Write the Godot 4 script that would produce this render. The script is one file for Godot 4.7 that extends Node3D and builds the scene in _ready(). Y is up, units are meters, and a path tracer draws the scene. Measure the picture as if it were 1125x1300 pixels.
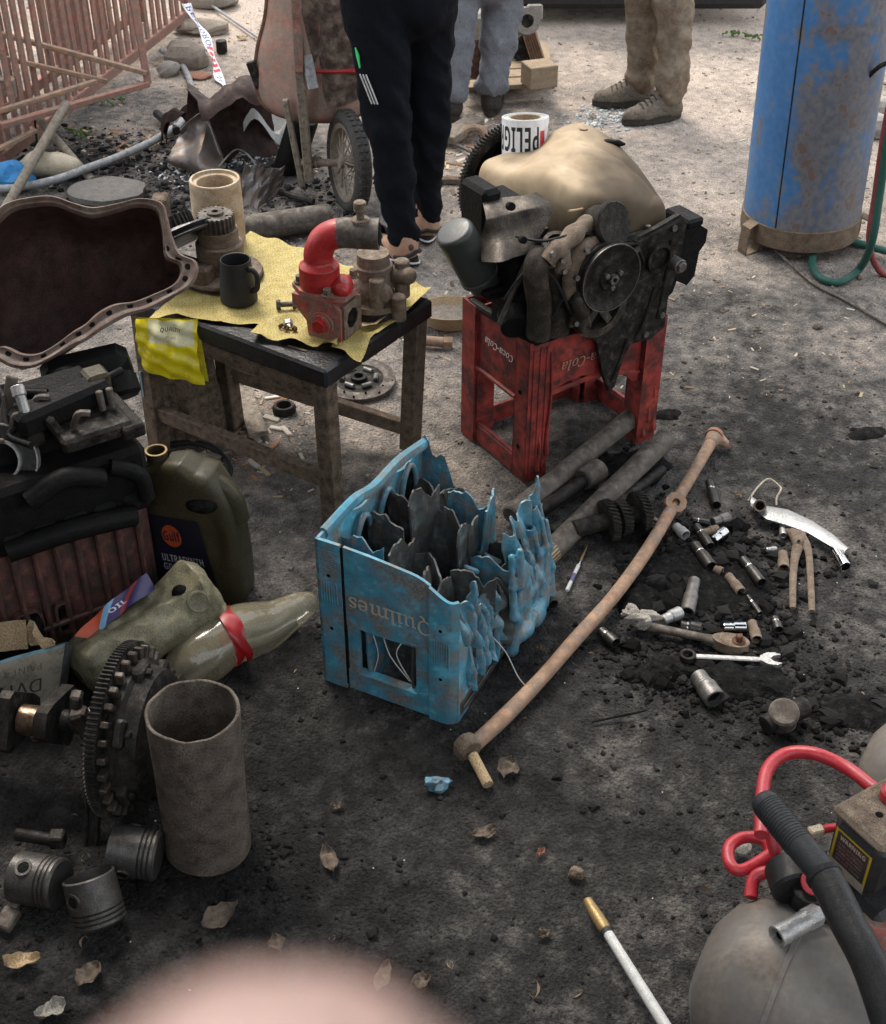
extends Node3D
# A yard where engines are repaired: engines on bottle crates, a low bench with parts, tools laid out on oily soil.

const SHADE_ROOF_Y := 2.2

class MB:  # collects triangles; points are given counter-clockwise as seen from outside
	var v := PackedVector3Array()
	var uv := PackedVector2Array()
	var c := PackedColorArray()
	var col := Color.WHITE
	var xf := Transform3D.IDENTITY

	func tri(a: Vector3, b: Vector3, d: Vector3, ua := Vector2.ZERO, ub := Vector2.ZERO, ud := Vector2.ZERO) -> void:
		v.append(xf * a); v.append(xf * d); v.append(xf * b)
		uv.append(ua); uv.append(ud); uv.append(ub)
		c.append(col); c.append(col); c.append(col)

	func quad(a: Vector3, b: Vector3, d: Vector3, e: Vector3) -> void:
		tri(a, b, d); tri(a, d, e)

	func out(pts: Array, ctr: Vector3) -> void:  # a convex face turned away from ctr
		var n: Vector3 = (pts[1] - pts[0]).cross(pts[2] - pts[0])
		if n.dot(pts[0] - ctr) < 0:
			pts.reverse()
		for i in range(1, pts.size() - 1):
			tri(pts[0], pts[i], pts[i + 1])

	func box(ctr: Vector3, size: Vector3, bev := 0.0, turn := Basis.IDENTITY) -> void:
		var h := size / 2.0
		bev = minf(bev, minf(h.x, minf(h.y, h.z)) * 0.8)
		var p := func(q: Vector3) -> Vector3: return ctr + turn * q
		for ax in 3:
			var j := (ax + 1) % 3
			var k := (ax + 2) % 3
			for s in [-1, 1]:
				var f := []
				for w in [[-1, -1], [1, -1], [1, 1], [-1, 1]]:
					var q := Vector3.ZERO
					q[ax] = h[ax] * s; q[j] = (h[j] - bev) * w[0]; q[k] = (h[k] - bev) * w[1]
					f.append(p.call(q))
				out(f, ctr)
				if bev > 0:
					for t in [-1, 1]:
						var e := []
						for w in [[0, -1], [0, 1], [1, 1], [1, -1]]:
							var q := Vector3.ZERO
							q[ax] = (h[ax] - (bev if w[0] else 0.0)) * s
							q[j] = (h[j] - (0.0 if w[0] else bev)) * t
							q[k] = (h[k] - bev) * w[1]
							e.append(p.call(q))
						out(e, ctr)
		if bev > 0:
			for sx in [-1, 1]:
				for sy in [-1, 1]:
					for sz in [-1, 1]:
						var s := Vector3(sx, sy, sz)
						var g := h - Vector3(bev, bev, bev)
						out([p.call(s * Vector3(h.x, g.y, g.z)), p.call(s * Vector3(g.x, h.y, g.z)), p.call(s * Vector3(g.x, g.y, h.z))], ctr)

	func bar(a: Vector3, b: Vector3, w: float, t: float, bev := 0.002, up := Vector3.UP) -> void:  # a plank from a to b, w across, t along up
		var z := (b - a).normalized()
		var x := up.cross(z).normalized()
		box((a + b) / 2, Vector3(w, t, a.distance_to(b)), bev, Basis(x, z.cross(x), z))

	func tube(path: Array, r, n := 10, cap := true, flat := 1.0, up := Vector3.ZERO) -> void:
		var t0: Vector3 = (path[1] - path[0]).normalized()
		var x := up if up != Vector3.ZERO else (Vector3.UP if absf(t0.y) < 0.9 else Vector3.RIGHT)
		var rings := []
		var last := path.size() - 1
		for i in path.size():
			var t: Vector3 = (path[mini(i + 1, last)] - path[maxi(i - 1, 0)]).normalized()
			x = (x - t * x.dot(t)).normalized()
			var y := t.cross(x)
			var rr: float = r[i] if r is Array else r
			var ring := []
			for k in n:
				var a := TAU * k / n
				ring.append(path[i] + x * cos(a) * rr * flat + y * sin(a) * rr)
			rings.append(ring)
		for i in last:
			for k in n:
				var m := (k + 1) % n
				quad(rings[i][k], rings[i][m], rings[i + 1][m], rings[i + 1][k])
		if cap:
			for k in n:
				var m := (k + 1) % n
				tri(path[0], rings[0][m], rings[0][k])
				tri(path[last], rings[last][k], rings[last][m])

	func lathe(prof: Array, n := 24, a0 := 0.0, a1 := TAU) -> void:  # [r, y] pairs, up the outside; axis y
		for i in prof.size() - 1:
			for k in n:
				var s := a0 + (a1 - a0) * k / n
				var e := a0 + (a1 - a0) * (k + 1) / n
				var P := func(q, w) -> Vector3: return Vector3(q[0] * cos(w), q[1], -q[0] * sin(w))
				var a: Vector3 = P.call(prof[i], s)
				var b: Vector3 = P.call(prof[i], e)
				var d: Vector3 = P.call(prof[i + 1], e)
				var f: Vector3 = P.call(prof[i + 1], s)
				if prof[i][0] > 1e-6:
					tri(a, b, d)
				if prof[i + 1][0] > 1e-6:
					tri(a, d, f)

	func cyl(a: Vector3, b: Vector3, r: float, n := 16, bev := 0.0015) -> void:
		var d := (b - a).normalized()
		var l := a.distance_to(b)
		bev = minf(bev, minf(r, l) * 0.3)
		tube([a, a + d * bev * 0.02, a + d * bev, b - d * bev, b - d * bev * 0.02, b], [r - bev, r - bev, r, r, r - bev, r - bev], n)

	func ext(poly: PackedVector2Array, z0: float, z1: float) -> void:  # an outline in x and y given thickness
		if Geometry2D.is_polygon_clockwise(poly):
			poly = poly.duplicate(); poly.reverse()
		var ix := Geometry2D.triangulate_polygon(poly)
		var q := func(i, z) -> Vector3: return Vector3(poly[i].x, poly[i].y, z)
		for i in range(0, ix.size(), 3):
			var a := ix[i]
			var b := ix[i + 1]
			var d := ix[i + 2]
			if (poly[b] - poly[a]).cross(poly[d] - poly[a]) < 0:
				var w := b; b = d; d = w
			tri(q.call(a, z1), q.call(b, z1), q.call(d, z1))
			tri(q.call(a, z0), q.call(d, z0), q.call(b, z0))
		for i in poly.size():
			var j := (i + 1) % poly.size()
			quad(q.call(i, z0), q.call(j, z0), q.call(j, z1), q.call(i, z1))

	func ring(outer: PackedVector2Array, inner: PackedVector2Array, z0: float, z1: float) -> void:  # two outlines of as many points, counter-clockwise
		var n := outer.size()
		var q := func(p, z) -> Vector3: return Vector3(p.x, p.y, z)
		for i in n:
			var j := (i + 1) % n
			quad(q.call(outer[i], z0), q.call(outer[j], z0), q.call(outer[j], z1), q.call(outer[i], z1))
			quad(q.call(inner[j], z0), q.call(inner[i], z0), q.call(inner[i], z1), q.call(inner[j], z1))
			quad(q.call(outer[i], z1), q.call(outer[j], z1), q.call(inner[j], z1), q.call(inner[i], z1))
			quad(q.call(inner[i], z0), q.call(inner[j], z0), q.call(outer[j], z0), q.call(outer[i], z0))

	func sheet(f: Callable, nu: int, nv: int, th := 0.0, loop := false) -> void:  # f(u, v) -> point
		var g := []
		for i in nu + 1:
			var row := []
			for j in nv + 1:
				row.append(f.call(float(i) / nu, float(j) / nv))
			g.append(row)
		var h := []
		if th > 0:
			for i in nu + 1:
				var row := []
				for j in nv + 1:
					var du: Vector3 = g[mini(i + 1, nu)][j] - g[maxi(i - 1, 0)][j]
					var dv: Vector3 = g[i][mini(j + 1, nv)] - g[i][maxi(j - 1, 0)]
					row.append(g[i][j] - du.cross(dv).normalized() * th)
				h.append(row)
		for i in nu:
			for j in nv:
				var ua := Vector2(float(i) / nu, float(j) / nv)
				var ub := Vector2(float(i + 1) / nu, float(j) / nv)
				var uc := Vector2(float(i + 1) / nu, float(j + 1) / nv)
				var ud := Vector2(float(i) / nu, float(j + 1) / nv)
				tri(g[i][j], g[i + 1][j], g[i + 1][j + 1], ua, ub, uc)
				tri(g[i][j], g[i + 1][j + 1], g[i][j + 1], ua, uc, ud)
				if th > 0:
					quad(h[i][j + 1], h[i + 1][j + 1], h[i + 1][j], h[i][j])
		if th > 0 and not loop:
			for i in nu:
				quad(h[i][0], h[i + 1][0], g[i + 1][0], g[i][0])
				quad(g[i][nv], g[i + 1][nv], h[i + 1][nv], h[i][nv])
			for j in nv:
				quad(g[0][j], g[0][j + 1], h[0][j + 1], h[0][j])
				quad(h[nu][j], h[nu][j + 1], g[nu][j + 1], g[nu][j])

	func ball(ctr: Vector3, r: Vector3, n := 12, m := 8) -> void:
		var f := func(u, w) -> Vector3:
			var a: float = u * TAU
			var b: float = (w - 0.5) * PI
			return ctr + Vector3(cos(a) * cos(b) * r.x, sin(b) * r.y, -sin(a) * cos(b) * r.z)
		sheet(f, n, m)

	func hexnut(a: Vector3, b: Vector3, r: float) -> void:
		tube([a, b], r, 6)

	func bend(f: Callable) -> void:  # moves every corner; f takes a point (in the parent's own space)
		for i in v.size():
			v[i] = f.call(v[i])

	func jit(amp: float, freq: float, nz: FastNoiseLite) -> void:  # dents: moves points by a smooth noise
		for i in v.size():
			var p := v[i] * freq * 100.0
			v[i] += Vector3(nz.get_noise_3d(p.x, p.y, p.z), nz.get_noise_3d(p.y + 71, p.z, p.x), nz.get_noise_3d(p.z, p.x + 33, p.y)) * amp

	func add(o: MB, t := Transform3D.IDENTITY) -> void:
		for i in o.v.size():
			v.append(xf * (t * o.v[i])); uv.append(o.uv[i]); c.append(o.c[i])

	func mesh(crease := 40.0) -> ArrayMesh:
		var n := v.size()
		var fn := PackedVector3Array(); fn.resize(n / 3)
		var id := PackedInt32Array(); id.resize(n)
		var seen := {}
		for i in n / 3:
			var a := v[i * 3]
			fn[i] = (v[i * 3 + 2] - a).cross(v[i * 3 + 1] - a)
			for k in 3:
				var key := Vector3i((v[i * 3 + k] * 40000.0).round())
				var m: int = seen.get(key, -1)
				if m < 0:
					m = seen.size(); seen[key] = m
				id[i * 3 + k] = m
		var cnt := PackedInt32Array(); cnt.resize(seen.size() + 1)
		for i in n:
			cnt[id[i] + 1] += 1
		for i in seen.size():
			cnt[i + 1] += cnt[i]
		var at := cnt.duplicate()
		var lst := PackedInt32Array(); lst.resize(n)
		for i in n:
			lst[at[id[i]]] = i / 3; at[id[i]] += 1
		var un := PackedVector3Array(); un.resize(n / 3)
		for i in n / 3:
			un[i] = fn[i].normalized()
		var nn := PackedVector3Array(); nn.resize(n)
		var lim := cos(deg_to_rad(crease))
		for i in n:
			var s := Vector3.ZERO
			var me := un[i / 3]
			for k in range(cnt[id[i]], cnt[id[i] + 1]):
				var o := lst[k]
				if me.dot(un[o]) >= lim:
					s += fn[o]
			s = s.normalized()
			nn[i] = s if s != Vector3.ZERO else Vector3.UP
		var arr := []
		arr.resize(Mesh.ARRAY_MAX)
		arr[Mesh.ARRAY_VERTEX] = v; arr[Mesh.ARRAY_NORMAL] = nn; arr[Mesh.ARRAY_TEX_UV] = uv; arr[Mesh.ARRAY_COLOR] = c
		var m := ArrayMesh.new()
		m.add_surface_from_arrays(Mesh.PRIMITIVE_TRIANGLES, arr)
		return m

var nz := FastNoiseLite.new()
var rng := RandomNumberGenerator.new()
var taken := {}
var M := {}
var GRAIN: Array = []
var GREYS: Array = []
var PATCH := {}
const PATCH_TONES := [Vector3(.05, .035, .028), Vector3(.14, .09, .06), Vector3(.19, .155, .125), Vector3(.42, .35, .25), Vector3(.03, .12, .16), Vector3(.05, .022, .02)]
var ROUGH: Texture2D
var BUMP: Texture2D
var BUMPC: Texture2D

func rnd(a: float, b: float) -> float: return rng.randf_range(a, b)

func numbered(called: String) -> String:
	var n: int = taken.get(called, 0)
	taken[called] = n + 1
	return called if n == 0 else "%s_%03d" % [called, n]

func tag(o: Node3D, label: String, cat: String, grp := "", kind := "") -> Node3D:
	if label: o.set_meta("label", label)
	if cat: o.set_meta("category", cat)
	if grp: o.set_meta("group", grp)
	if kind: o.set_meta("kind", kind)
	return o

func thing(called: String, label: String, cat: String, at := Vector3.ZERO, yaw := 0.0, grp := "") -> Node3D:
	var o := Node3D.new()
	o.name = numbered(called)
	add_child(o)
	o.position = at; o.rotation.y = yaw
	return tag(o, label, cat, grp)

func part(called: String, mb: MB, m: Material, par: Node3D, crease := 40.0) -> MeshInstance3D:
	var o := MeshInstance3D.new()
	o.name = called
	o.mesh = mb.mesh(crease)
	o.material_override = m
	par.add_child(o, true)
	return o

func one(called: String, label: String, cat: String, at: Vector3, mb: MB, m: Material, grp := "", crease := 40.0, yaw := 0.0) -> MeshInstance3D:
	var o := MeshInstance3D.new()
	o.name = numbered(called)
	o.mesh = mb.mesh(crease)
	o.material_override = m
	add_child(o)
	o.position = at; o.rotation.y = yaw
	tag(o, label, cat, grp)
	return o

func world(o: Node3D) -> MB:  # a collector whose points are given in the scene's axes
	var mb := MB.new()
	mb.xf = o.global_transform.affine_inverse()
	return mb

func lin(r: float, g: float, b: float) -> Color: return Color(r, g, b).linear_to_srgb()

func noise_tex(seed_: int, freq: float, oct: int, ramp: Gradient, size := 512, cell := false) -> NoiseTexture2D:
	var t := NoiseTexture2D.new()
	var n := FastNoiseLite.new()
	n.seed = seed_; n.frequency = freq; n.fractal_octaves = oct
	n.noise_type = FastNoiseLite.TYPE_CELLULAR if cell else FastNoiseLite.TYPE_SIMPLEX_SMOOTH
	n.fractal_gain = 0.66
	t.width = size; t.height = size; t.seamless = true; t.noise = n; t.color_ramp = ramp
	return t

func ramp(offs: Array, cols: Array) -> Gradient:
	var g := Gradient.new()
	g.offsets = PackedFloat32Array(offs)
	g.colors = PackedColorArray(cols)
	return g

# base, dark and light: linear colours as [r, g, b]; sc: how often the pattern repeats per metre; patch: [r, g, b, share]
func mk(key: String, base: Array, dark: Array, lite: Array, sc := 3.0, rough := 0.7, metal := 0.0, bump := 0.04, patch: Array = [], fine := true) -> StandardMaterial3D:
	var m := StandardMaterial3D.new()
	m.resource_name = key
	var cb := lin(base[0], base[1], base[2])
	var cd := lin(dark[0], dark[1], dark[2])
	var cl := lin(lite[0], lite[1], lite[2])
	var sd := absi(hash(key)) % 9999
	m.albedo_texture = noise_tex(sd, 0.011, 6, ramp([0.0, 0.25, 0.42, 0.54, 0.66, 0.8, 1.0], [cd, cd.lerp(cb, 0.45), cd.lerp(cb, 0.85), cb, cb.lerp(cl, .25), cb.lerp(cl, 0.7), cl]))
	m.uv1_triplanar = true
	m.uv1_scale = Vector3(sc, sc, sc)
	m.uv1_offset = Vector3(sd % 7, sd % 11, sd % 13) * 0.37
	m.roughness = minf(1.0, rough * 1.25); m.roughness_texture = ROUGH
	m.metallic = metal
	if bump > 0:
		m.heightmap_enabled = true; m.heightmap_texture = BUMP; m.heightmap_scale = bump
	m.uv2_triplanar = true
	if patch.size():
		m.detail_enabled = true
		m.detail_blend_mode = BaseMaterial3D.BLEND_MODE_MIX
		m.detail_uv_layer = BaseMaterial3D.DETAIL_UV_2
		m.uv2_scale = Vector3(sc, sc, sc) * 4.7
		var best := 0
		for i in PATCH_TONES.size():
			if Vector3(patch[0], patch[1], patch[2]).distance_to(PATCH_TONES[i]) < Vector3(patch[0], patch[1], patch[2]).distance_to(PATCH_TONES[best]): best = i
		if not PATCH.has(best):
			var q: Vector3 = PATCH_TONES[best]
			var pc := lin(q.x, q.y, q.z)
			PATCH[best] = noise_tex(905 + best, 0.03, 5, ramp([0.0, 0.35, 0.6, 1.0], [pc.darkened(0.45), pc.darkened(0.12), pc, pc.lightened(0.15)]), 256)
		m.detail_albedo = PATCH[best]
		var lv := 0 if patch[3] < .345 else (1 if patch[3] < .43 else 2)
		if not PATCH.has("m%d" % lv):
			var e: float = [.3, .4, .5][lv]
			PATCH["m%d" % lv] = noise_tex(919 + lv, 0.008, 7, ramp([0.0, clampf(0.50 - e * 0.5, 0.01, 0.9), clampf(0.86 - e * 0.5, 0.05, 0.97), 1.0], [Color.BLACK, Color(.05, .05, .05), Color(.85, .85, .85), Color(.95, .95, .95)]))
		m.detail_mask = PATCH["m%d" % lv]
	elif fine:
		m.detail_enabled = true
		m.detail_blend_mode = BaseMaterial3D.BLEND_MODE_MUL
		m.detail_uv_layer = BaseMaterial3D.DETAIL_UV_2
		m.uv2_scale = Vector3(sc, sc, sc) * 5.3
		m.detail_albedo = GRAIN[sd % GRAIN.size()]
	M[key] = m
	return m

# the same for surfaces of one tint: a shared grey pattern times the light colour
func ml(key: String, base: Array, dark: Array, lite: Array, sc := 3.0, rough := 0.7, metal := 0.0, bump := 0.04) -> StandardMaterial3D:
	var m := StandardMaterial3D.new()
	m.resource_name = key
	var sd := absi(hash(key)) % 9999
	var strong: bool = dark[1] < base[1] * .45
	var mean := .60 if strong else .72
	m.albedo_color = lin(base[0] / mean, base[1] / mean, base[2] / mean)
	m.albedo_texture = GREYS[(1 if strong else 0) + 2 * (sd % 2)]
	m.uv1_triplanar = true; m.uv2_triplanar = true
	m.uv1_scale = Vector3(sc, sc, sc)
	m.uv1_offset = Vector3(sd % 7, sd % 11, sd % 13) * 0.37
	m.roughness = minf(1.0, rough * 1.25); m.roughness_texture = ROUGH
	m.metallic = metal
	if bump > 0:
		m.heightmap_enabled = true; m.heightmap_texture = BUMP; m.heightmap_scale = bump
	m.detail_enabled = true
	m.detail_blend_mode = BaseMaterial3D.BLEND_MODE_MUL
	m.detail_uv_layer = BaseMaterial3D.DETAIL_UV_2
	m.uv2_scale = Vector3(sc, sc, sc) * 5.3
	m.detail_albedo = GRAIN[sd % GRAIN.size()]
	M[key] = m
	return m

func plain(key: String, base: Array, rough := 0.6, metal := 0.0) -> StandardMaterial3D:
	var m := StandardMaterial3D.new()
	m.resource_name = key
	m.albedo_color = lin(base[0], base[1], base[2])
	m.roughness = rough; m.metallic = metal
	M[key] = m
	return m

func circle(r: float, n: int, ctr := Vector2.ZERO, ph := 0.0) -> PackedVector2Array:
	var p := PackedVector2Array()
	for i in n:
		p.append(ctr + Vector2(cos(TAU * i / n + ph), sin(TAU * i / n + ph)) * r)
	return p

func gear_outline(r0: float, r1: float, teeth: int) -> PackedVector2Array:
	var p := PackedVector2Array()
	for i in teeth:
		for k in [[0.0, r0], [0.22, r1], [0.5, r1], [0.72, r0]]:
			var a: float = TAU * (i + k[0]) / teeth
			p.append(Vector2(cos(a), sin(a)) * k[1])
	return p

func along(a: Vector3, b: Vector3, up := Vector3.UP) -> Transform3D:  # y axis from a to b, origin a
	var y := (b - a).normalized()
	if absf(y.dot(up)) > 0.99: up = Vector3.RIGHT
	var x := y.cross(up).normalized()
	return Transform3D(Basis(x, y, x.cross(y)), a)

func facing(at: Vector3, n: Vector3, up := Vector3.UP) -> Transform3D:  # z axis along n
	var z := n.normalized()
	if absf(z.dot(up)) > 0.99: up = Vector3.FORWARD
	var x := up.cross(z).normalized()
	return Transform3D(Basis(x, z.cross(x), z), at)

func curve(pts: Array, per := 8) -> Array:  # a smooth path through points
	var o := []
	for i in pts.size() - 1:
		var p0: Vector3 = pts[maxi(i - 1, 0)]
		var p1: Vector3 = pts[i]
		var p2: Vector3 = pts[i + 1]
		var p3: Vector3 = pts[mini(i + 2, pts.size() - 1)]
		for k in per:
			o.append(p1.cubic_interpolate(p2, p0, p3, float(k) / per))
	o.append(pts[-1])
	return o

func lerps(vals: Array, t: float) -> float:  # piecewise linear over 0..1
	var x := clampf(t, 0, 1) * (vals.size() - 1)
	var i := mini(int(x), vals.size() - 2)
	return lerpf(vals[i], vals[i + 1], x - i)

# surface nets over a smooth union of tapered capsules [a, b, ra, rb]; bump(point) -> extra distance is optional
func flesh(mb: MB, bones: Array, cell := 0.012, k := 0.03, bump = null) -> void:
	var box := AABB(bones[0][0], Vector3.ZERO)
	for b in bones:
		var r: float = maxf(b[2], b[3]) + cell * 3 + 0.01
		for p in [b[0], b[1]]:
			box = box.expand(p - Vector3.ONE * r).expand(p + Vector3.ONE * r)
	var o := box.position
	var nx := int(box.size.x / cell) + 2
	var ny := int(box.size.y / cell) + 2
	var nzz := int(box.size.z / cell) + 2
	var F := PackedFloat32Array(); F.resize(nx * ny * nzz); F.fill(1.0)
	for b in bones:
		var a: Vector3 = b[0]
		var ab: Vector3 = b[1] - a
		var ra: float = b[2]
		var rb: float = b[3]
		var l2 := maxf(ab.length_squared(), 1e-9)
		var m: float = maxf(ra, rb) + k + cell * 2.5
		var lo := ((Vector3(minf(a.x, b[1].x), minf(a.y, b[1].y), minf(a.z, b[1].z)) - Vector3.ONE * m - o) / cell).floor()
		var hi := ((Vector3(maxf(a.x, b[1].x), maxf(a.y, b[1].y), maxf(a.z, b[1].z)) + Vector3.ONE * m - o) / cell).ceil()
		for x in range(maxi(0, int(lo.x)), mini(nx, int(hi.x) + 1)):
			for y in range(maxi(0, int(lo.y)), mini(ny, int(hi.y) + 1)):
				var at := (x * ny + y) * nzz
				for z in range(maxi(0, int(lo.z)), mini(nzz, int(hi.z) + 1)):
					var p := o + Vector3(x, y, z) * cell
					var ap := p - a
					var t := clampf(ap.dot(ab) / l2, 0.0, 1.0)
					var d := ap.distance_to(ab * t) - lerpf(ra, rb, t)
					var e := F[at + z]
					var h := maxf(k - absf(d - e), 0.0) / k
					F[at + z] = minf(d, e) - h * h * k * 0.25
	var idx := {}
	var pos := PackedVector3Array()
	var corner := [Vector3i(0, 0, 0), Vector3i(0, 0, 1), Vector3i(0, 1, 0), Vector3i(0, 1, 1), Vector3i(1, 0, 0), Vector3i(1, 0, 1), Vector3i(1, 1, 0), Vector3i(1, 1, 1)]
	var edges := [[0, 1], [2, 3], [4, 5], [6, 7], [0, 2], [1, 3], [4, 6], [5, 7], [0, 4], [1, 5], [2, 6], [3, 7]]
	for x in nx - 1:
		for y in ny - 1:
			for z in nzz - 1:
				var base := (x * ny + y) * nzz + z
				var f0 := F[base]
				if f0 > cell * 2.0 or f0 < -cell * 2.0:
					continue
				var s := PackedFloat32Array()
				var neg := 0
				for q in corner:
					var val := F[base + (q.x * ny + q.y) * nzz + q.z]
					s.append(val)
					if val < 0: neg += 1
				if neg == 0 or neg == 8:
					continue
				var sum := Vector3.ZERO
				var cnt := 0
				for e in edges:
					var a := s[e[0]]
					var b := s[e[1]]
					if (a < 0) != (b < 0):
						sum += Vector3(corner[e[0]]).lerp(Vector3(corner[e[1]]), a / (a - b)); cnt += 1
				idx[base] = pos.size()
				pos.append(o + (Vector3(x, y, z) + sum / cnt) * cell)
	var st := [ny * nzz, nzz, 1]
	if bump != null:
		for i in pos.size():
			pos[i] = bump.call(pos[i])
	for base in idx:
		var s0: bool = F[base] < 0
		for ax in 3:
			var s1: bool = F[base + st[ax]] < 0
			if s0 == s1:
				continue
			var u: int = st[(ax + 1) % 3]
			var w: int = st[(ax + 2) % 3]
			if not (idx.has(base - u) and idx.has(base - w) and idx.has(base - u - w)):
				continue
			var a: Vector3 = pos[idx[base]]
			var b: Vector3 = pos[idx[base - u]]
			var d: Vector3 = pos[idx[base - u - w]]
			var e: Vector3 = pos[idx[base - w]]
			if s0:
				mb.quad(a, b, d, e)
			else:
				mb.quad(e, d, b, a)

# lettering as thin solid type; centred on the origin in the x-y plane, facing +z
func letters(txt: String, h: float, font := "Droid Sans", depth := 0.0006, slant := 0.0, bold := false) -> MB:
	var tm := TextMesh.new()
	var f := SystemFont.new()
	f.font_names = PackedStringArray([font])
	if bold: f.font_weight = 700
	tm.font = f; tm.text = txt; tm.font_size = 48; tm.pixel_size = h / 36.0; tm.depth = depth
	tm.curve_step = 4.0
	var mb := MB.new()
	for s in tm.get_surface_count():
		var a := tm.surface_get_arrays(s)
		var vs: PackedVector3Array = a[Mesh.ARRAY_VERTEX]
		var ix = a[Mesh.ARRAY_INDEX]
		if ix == null or ix.size() == 0: ix = range(vs.size())
		for i in ix:
			var p := vs[i]
			p.x += p.y * slant
			mb.v.append(p); mb.uv.append(Vector2.ZERO); mb.c.append(Color.WHITE)
	return mb

# prints type into a picture (flat print on tape and labels)
func stamp(img: Image, txt: String, font: String, rect: Rect2, colr: Color, turned := false, bold := true) -> void:
	var mb := letters(txt, 1.0, font, 0.0, 0.0, bold)
	if mb.v.size() == 0: return
	var bb := AABB(mb.v[0], Vector3.ZERO)
	for p in mb.v: bb = bb.expand(p)
	for i in range(0, mb.v.size(), 3):
		var q := []
		for k in 3:
			var p := mb.v[i + k]
			var u := (p.x - bb.position.x) / bb.size.x
			var w := 1.0 - (p.y - bb.position.y) / bb.size.y
			if turned: u = 1 - u; w = 1 - w
			q.append(rect.position + Vector2(u, w) * rect.size)
		var lo := Vector2(minf(q[0].x, minf(q[1].x, q[2].x)), minf(q[0].y, minf(q[1].y, q[2].y))).floor()
		var hi := Vector2(maxf(q[0].x, maxf(q[1].x, q[2].x)), maxf(q[0].y, maxf(q[1].y, q[2].y))).ceil()
		for x in range(maxi(0, int(lo.x)), mini(img.get_width(), int(hi.x) + 1)):
			for y in range(maxi(0, int(lo.y)), mini(img.get_height(), int(hi.y) + 1)):
				if Geometry2D.point_is_inside_triangle(Vector2(x + 0.5, y + 0.5), q[0], q[1], q[2]):
					img.set_pixel(x, y, colr)

func printed(img: Image, rough := 0.6) -> StandardMaterial3D:
	var m := StandardMaterial3D.new()
	m.albedo_texture = ImageTexture.create_from_image(img)
	m.roughness = rough
	m.texture_repeat = false
	return m

func smudge(img: Image, amt: float, sc: float, tone: Color) -> void:  # dirt printed over a label
	for x in img.get_width():
		for y in img.get_height():
			var n := nz.get_noise_2d(x * sc, y * sc) * 0.5 + 0.5 + nz.get_noise_2d(x * sc * 5 + 900, y * sc * 5) * 0.25
			img.set_pixel(x, y, img.get_pixel(x, y).lerp(tone, clampf((n - 0.45) * 2.2, 0.05, 1.0) * amt))

func _ready() -> void:
	var cam := Camera3D.new()
	cam.name = "camera"
	var lens := CameraAttributesPhysical.new()
	lens.frustum_focal_length = 31.38
	lens.frustum_near = 0.01
	lens.frustum_far = 300.0
	lens.frustum_focus_distance = 2.9
	lens.exposure_aperture = 10.5
	add_child(cam)
	cam.attributes = lens
	cam.fov = 41.86
	cam.near = 0.01; cam.far = 300.0
	cam.position = Vector3(0, 1.85, 0)
	cam.rotation_degrees = Vector3(-36.5, 0, 0)
	cam.current = true

	var sm := ProceduralSkyMaterial.new()
	sm.sky_top_color = Color(0.80, 0.83, 0.87)
	sm.sky_horizon_color = Color(0.88, 0.88, 0.87)
	sm.sky_curve = 0.3
	sm.ground_bottom_color = Color(0.35, 0.32, 0.29)
	sm.ground_horizon_color = Color(0.75, 0.73, 0.70)
	sm.sun_angle_max = 1.0
	var sky := Sky.new()
	sky.sky_material = sm
	var env := Environment.new()
	env.background_mode = Environment.BG_SKY
	env.sky = sky
	env.background_energy_multiplier = 1.0
	env.ambient_light_source = Environment.AMBIENT_SOURCE_SKY
	env.tonemap_mode = Environment.TONE_MAPPER_LINEAR
	env.tonemap_exposure = 3.3
	env.sdfgi_enabled = true
	env.ssao_enabled = true
	env.ssil_enabled = true
	var we := WorldEnvironment.new()
	we.name = "world_environment"
	we.environment = env
	add_child(we)

	var sun := DirectionalLight3D.new()
	sun.name = "sun"
	sun.light_energy = 0.5
	sun.light_angular_distance = 25.0
	sun.light_color = Color(1.0, 0.97, 0.93)
	sun.shadow_enabled = true
	add_child(sun)
	sun.look_at_from_position(Vector3(-1.2, 4, -2.4), Vector3.ZERO)

	rng.seed = 7
	nz.seed = 3
	nz.noise_type = FastNoiseLite.TYPE_SIMPLEX_SMOOTH
	nz.frequency = 0.01
	nz.fractal_octaves = 3
	materials()
	setting()
	back_yard()
	people()
	tank_corner()
	red_crate_and_engine()
	bench()
	left_side()
	blue_crate()
	shafts_and_tools()
	compressor()
	litter()
	finger()


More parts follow.
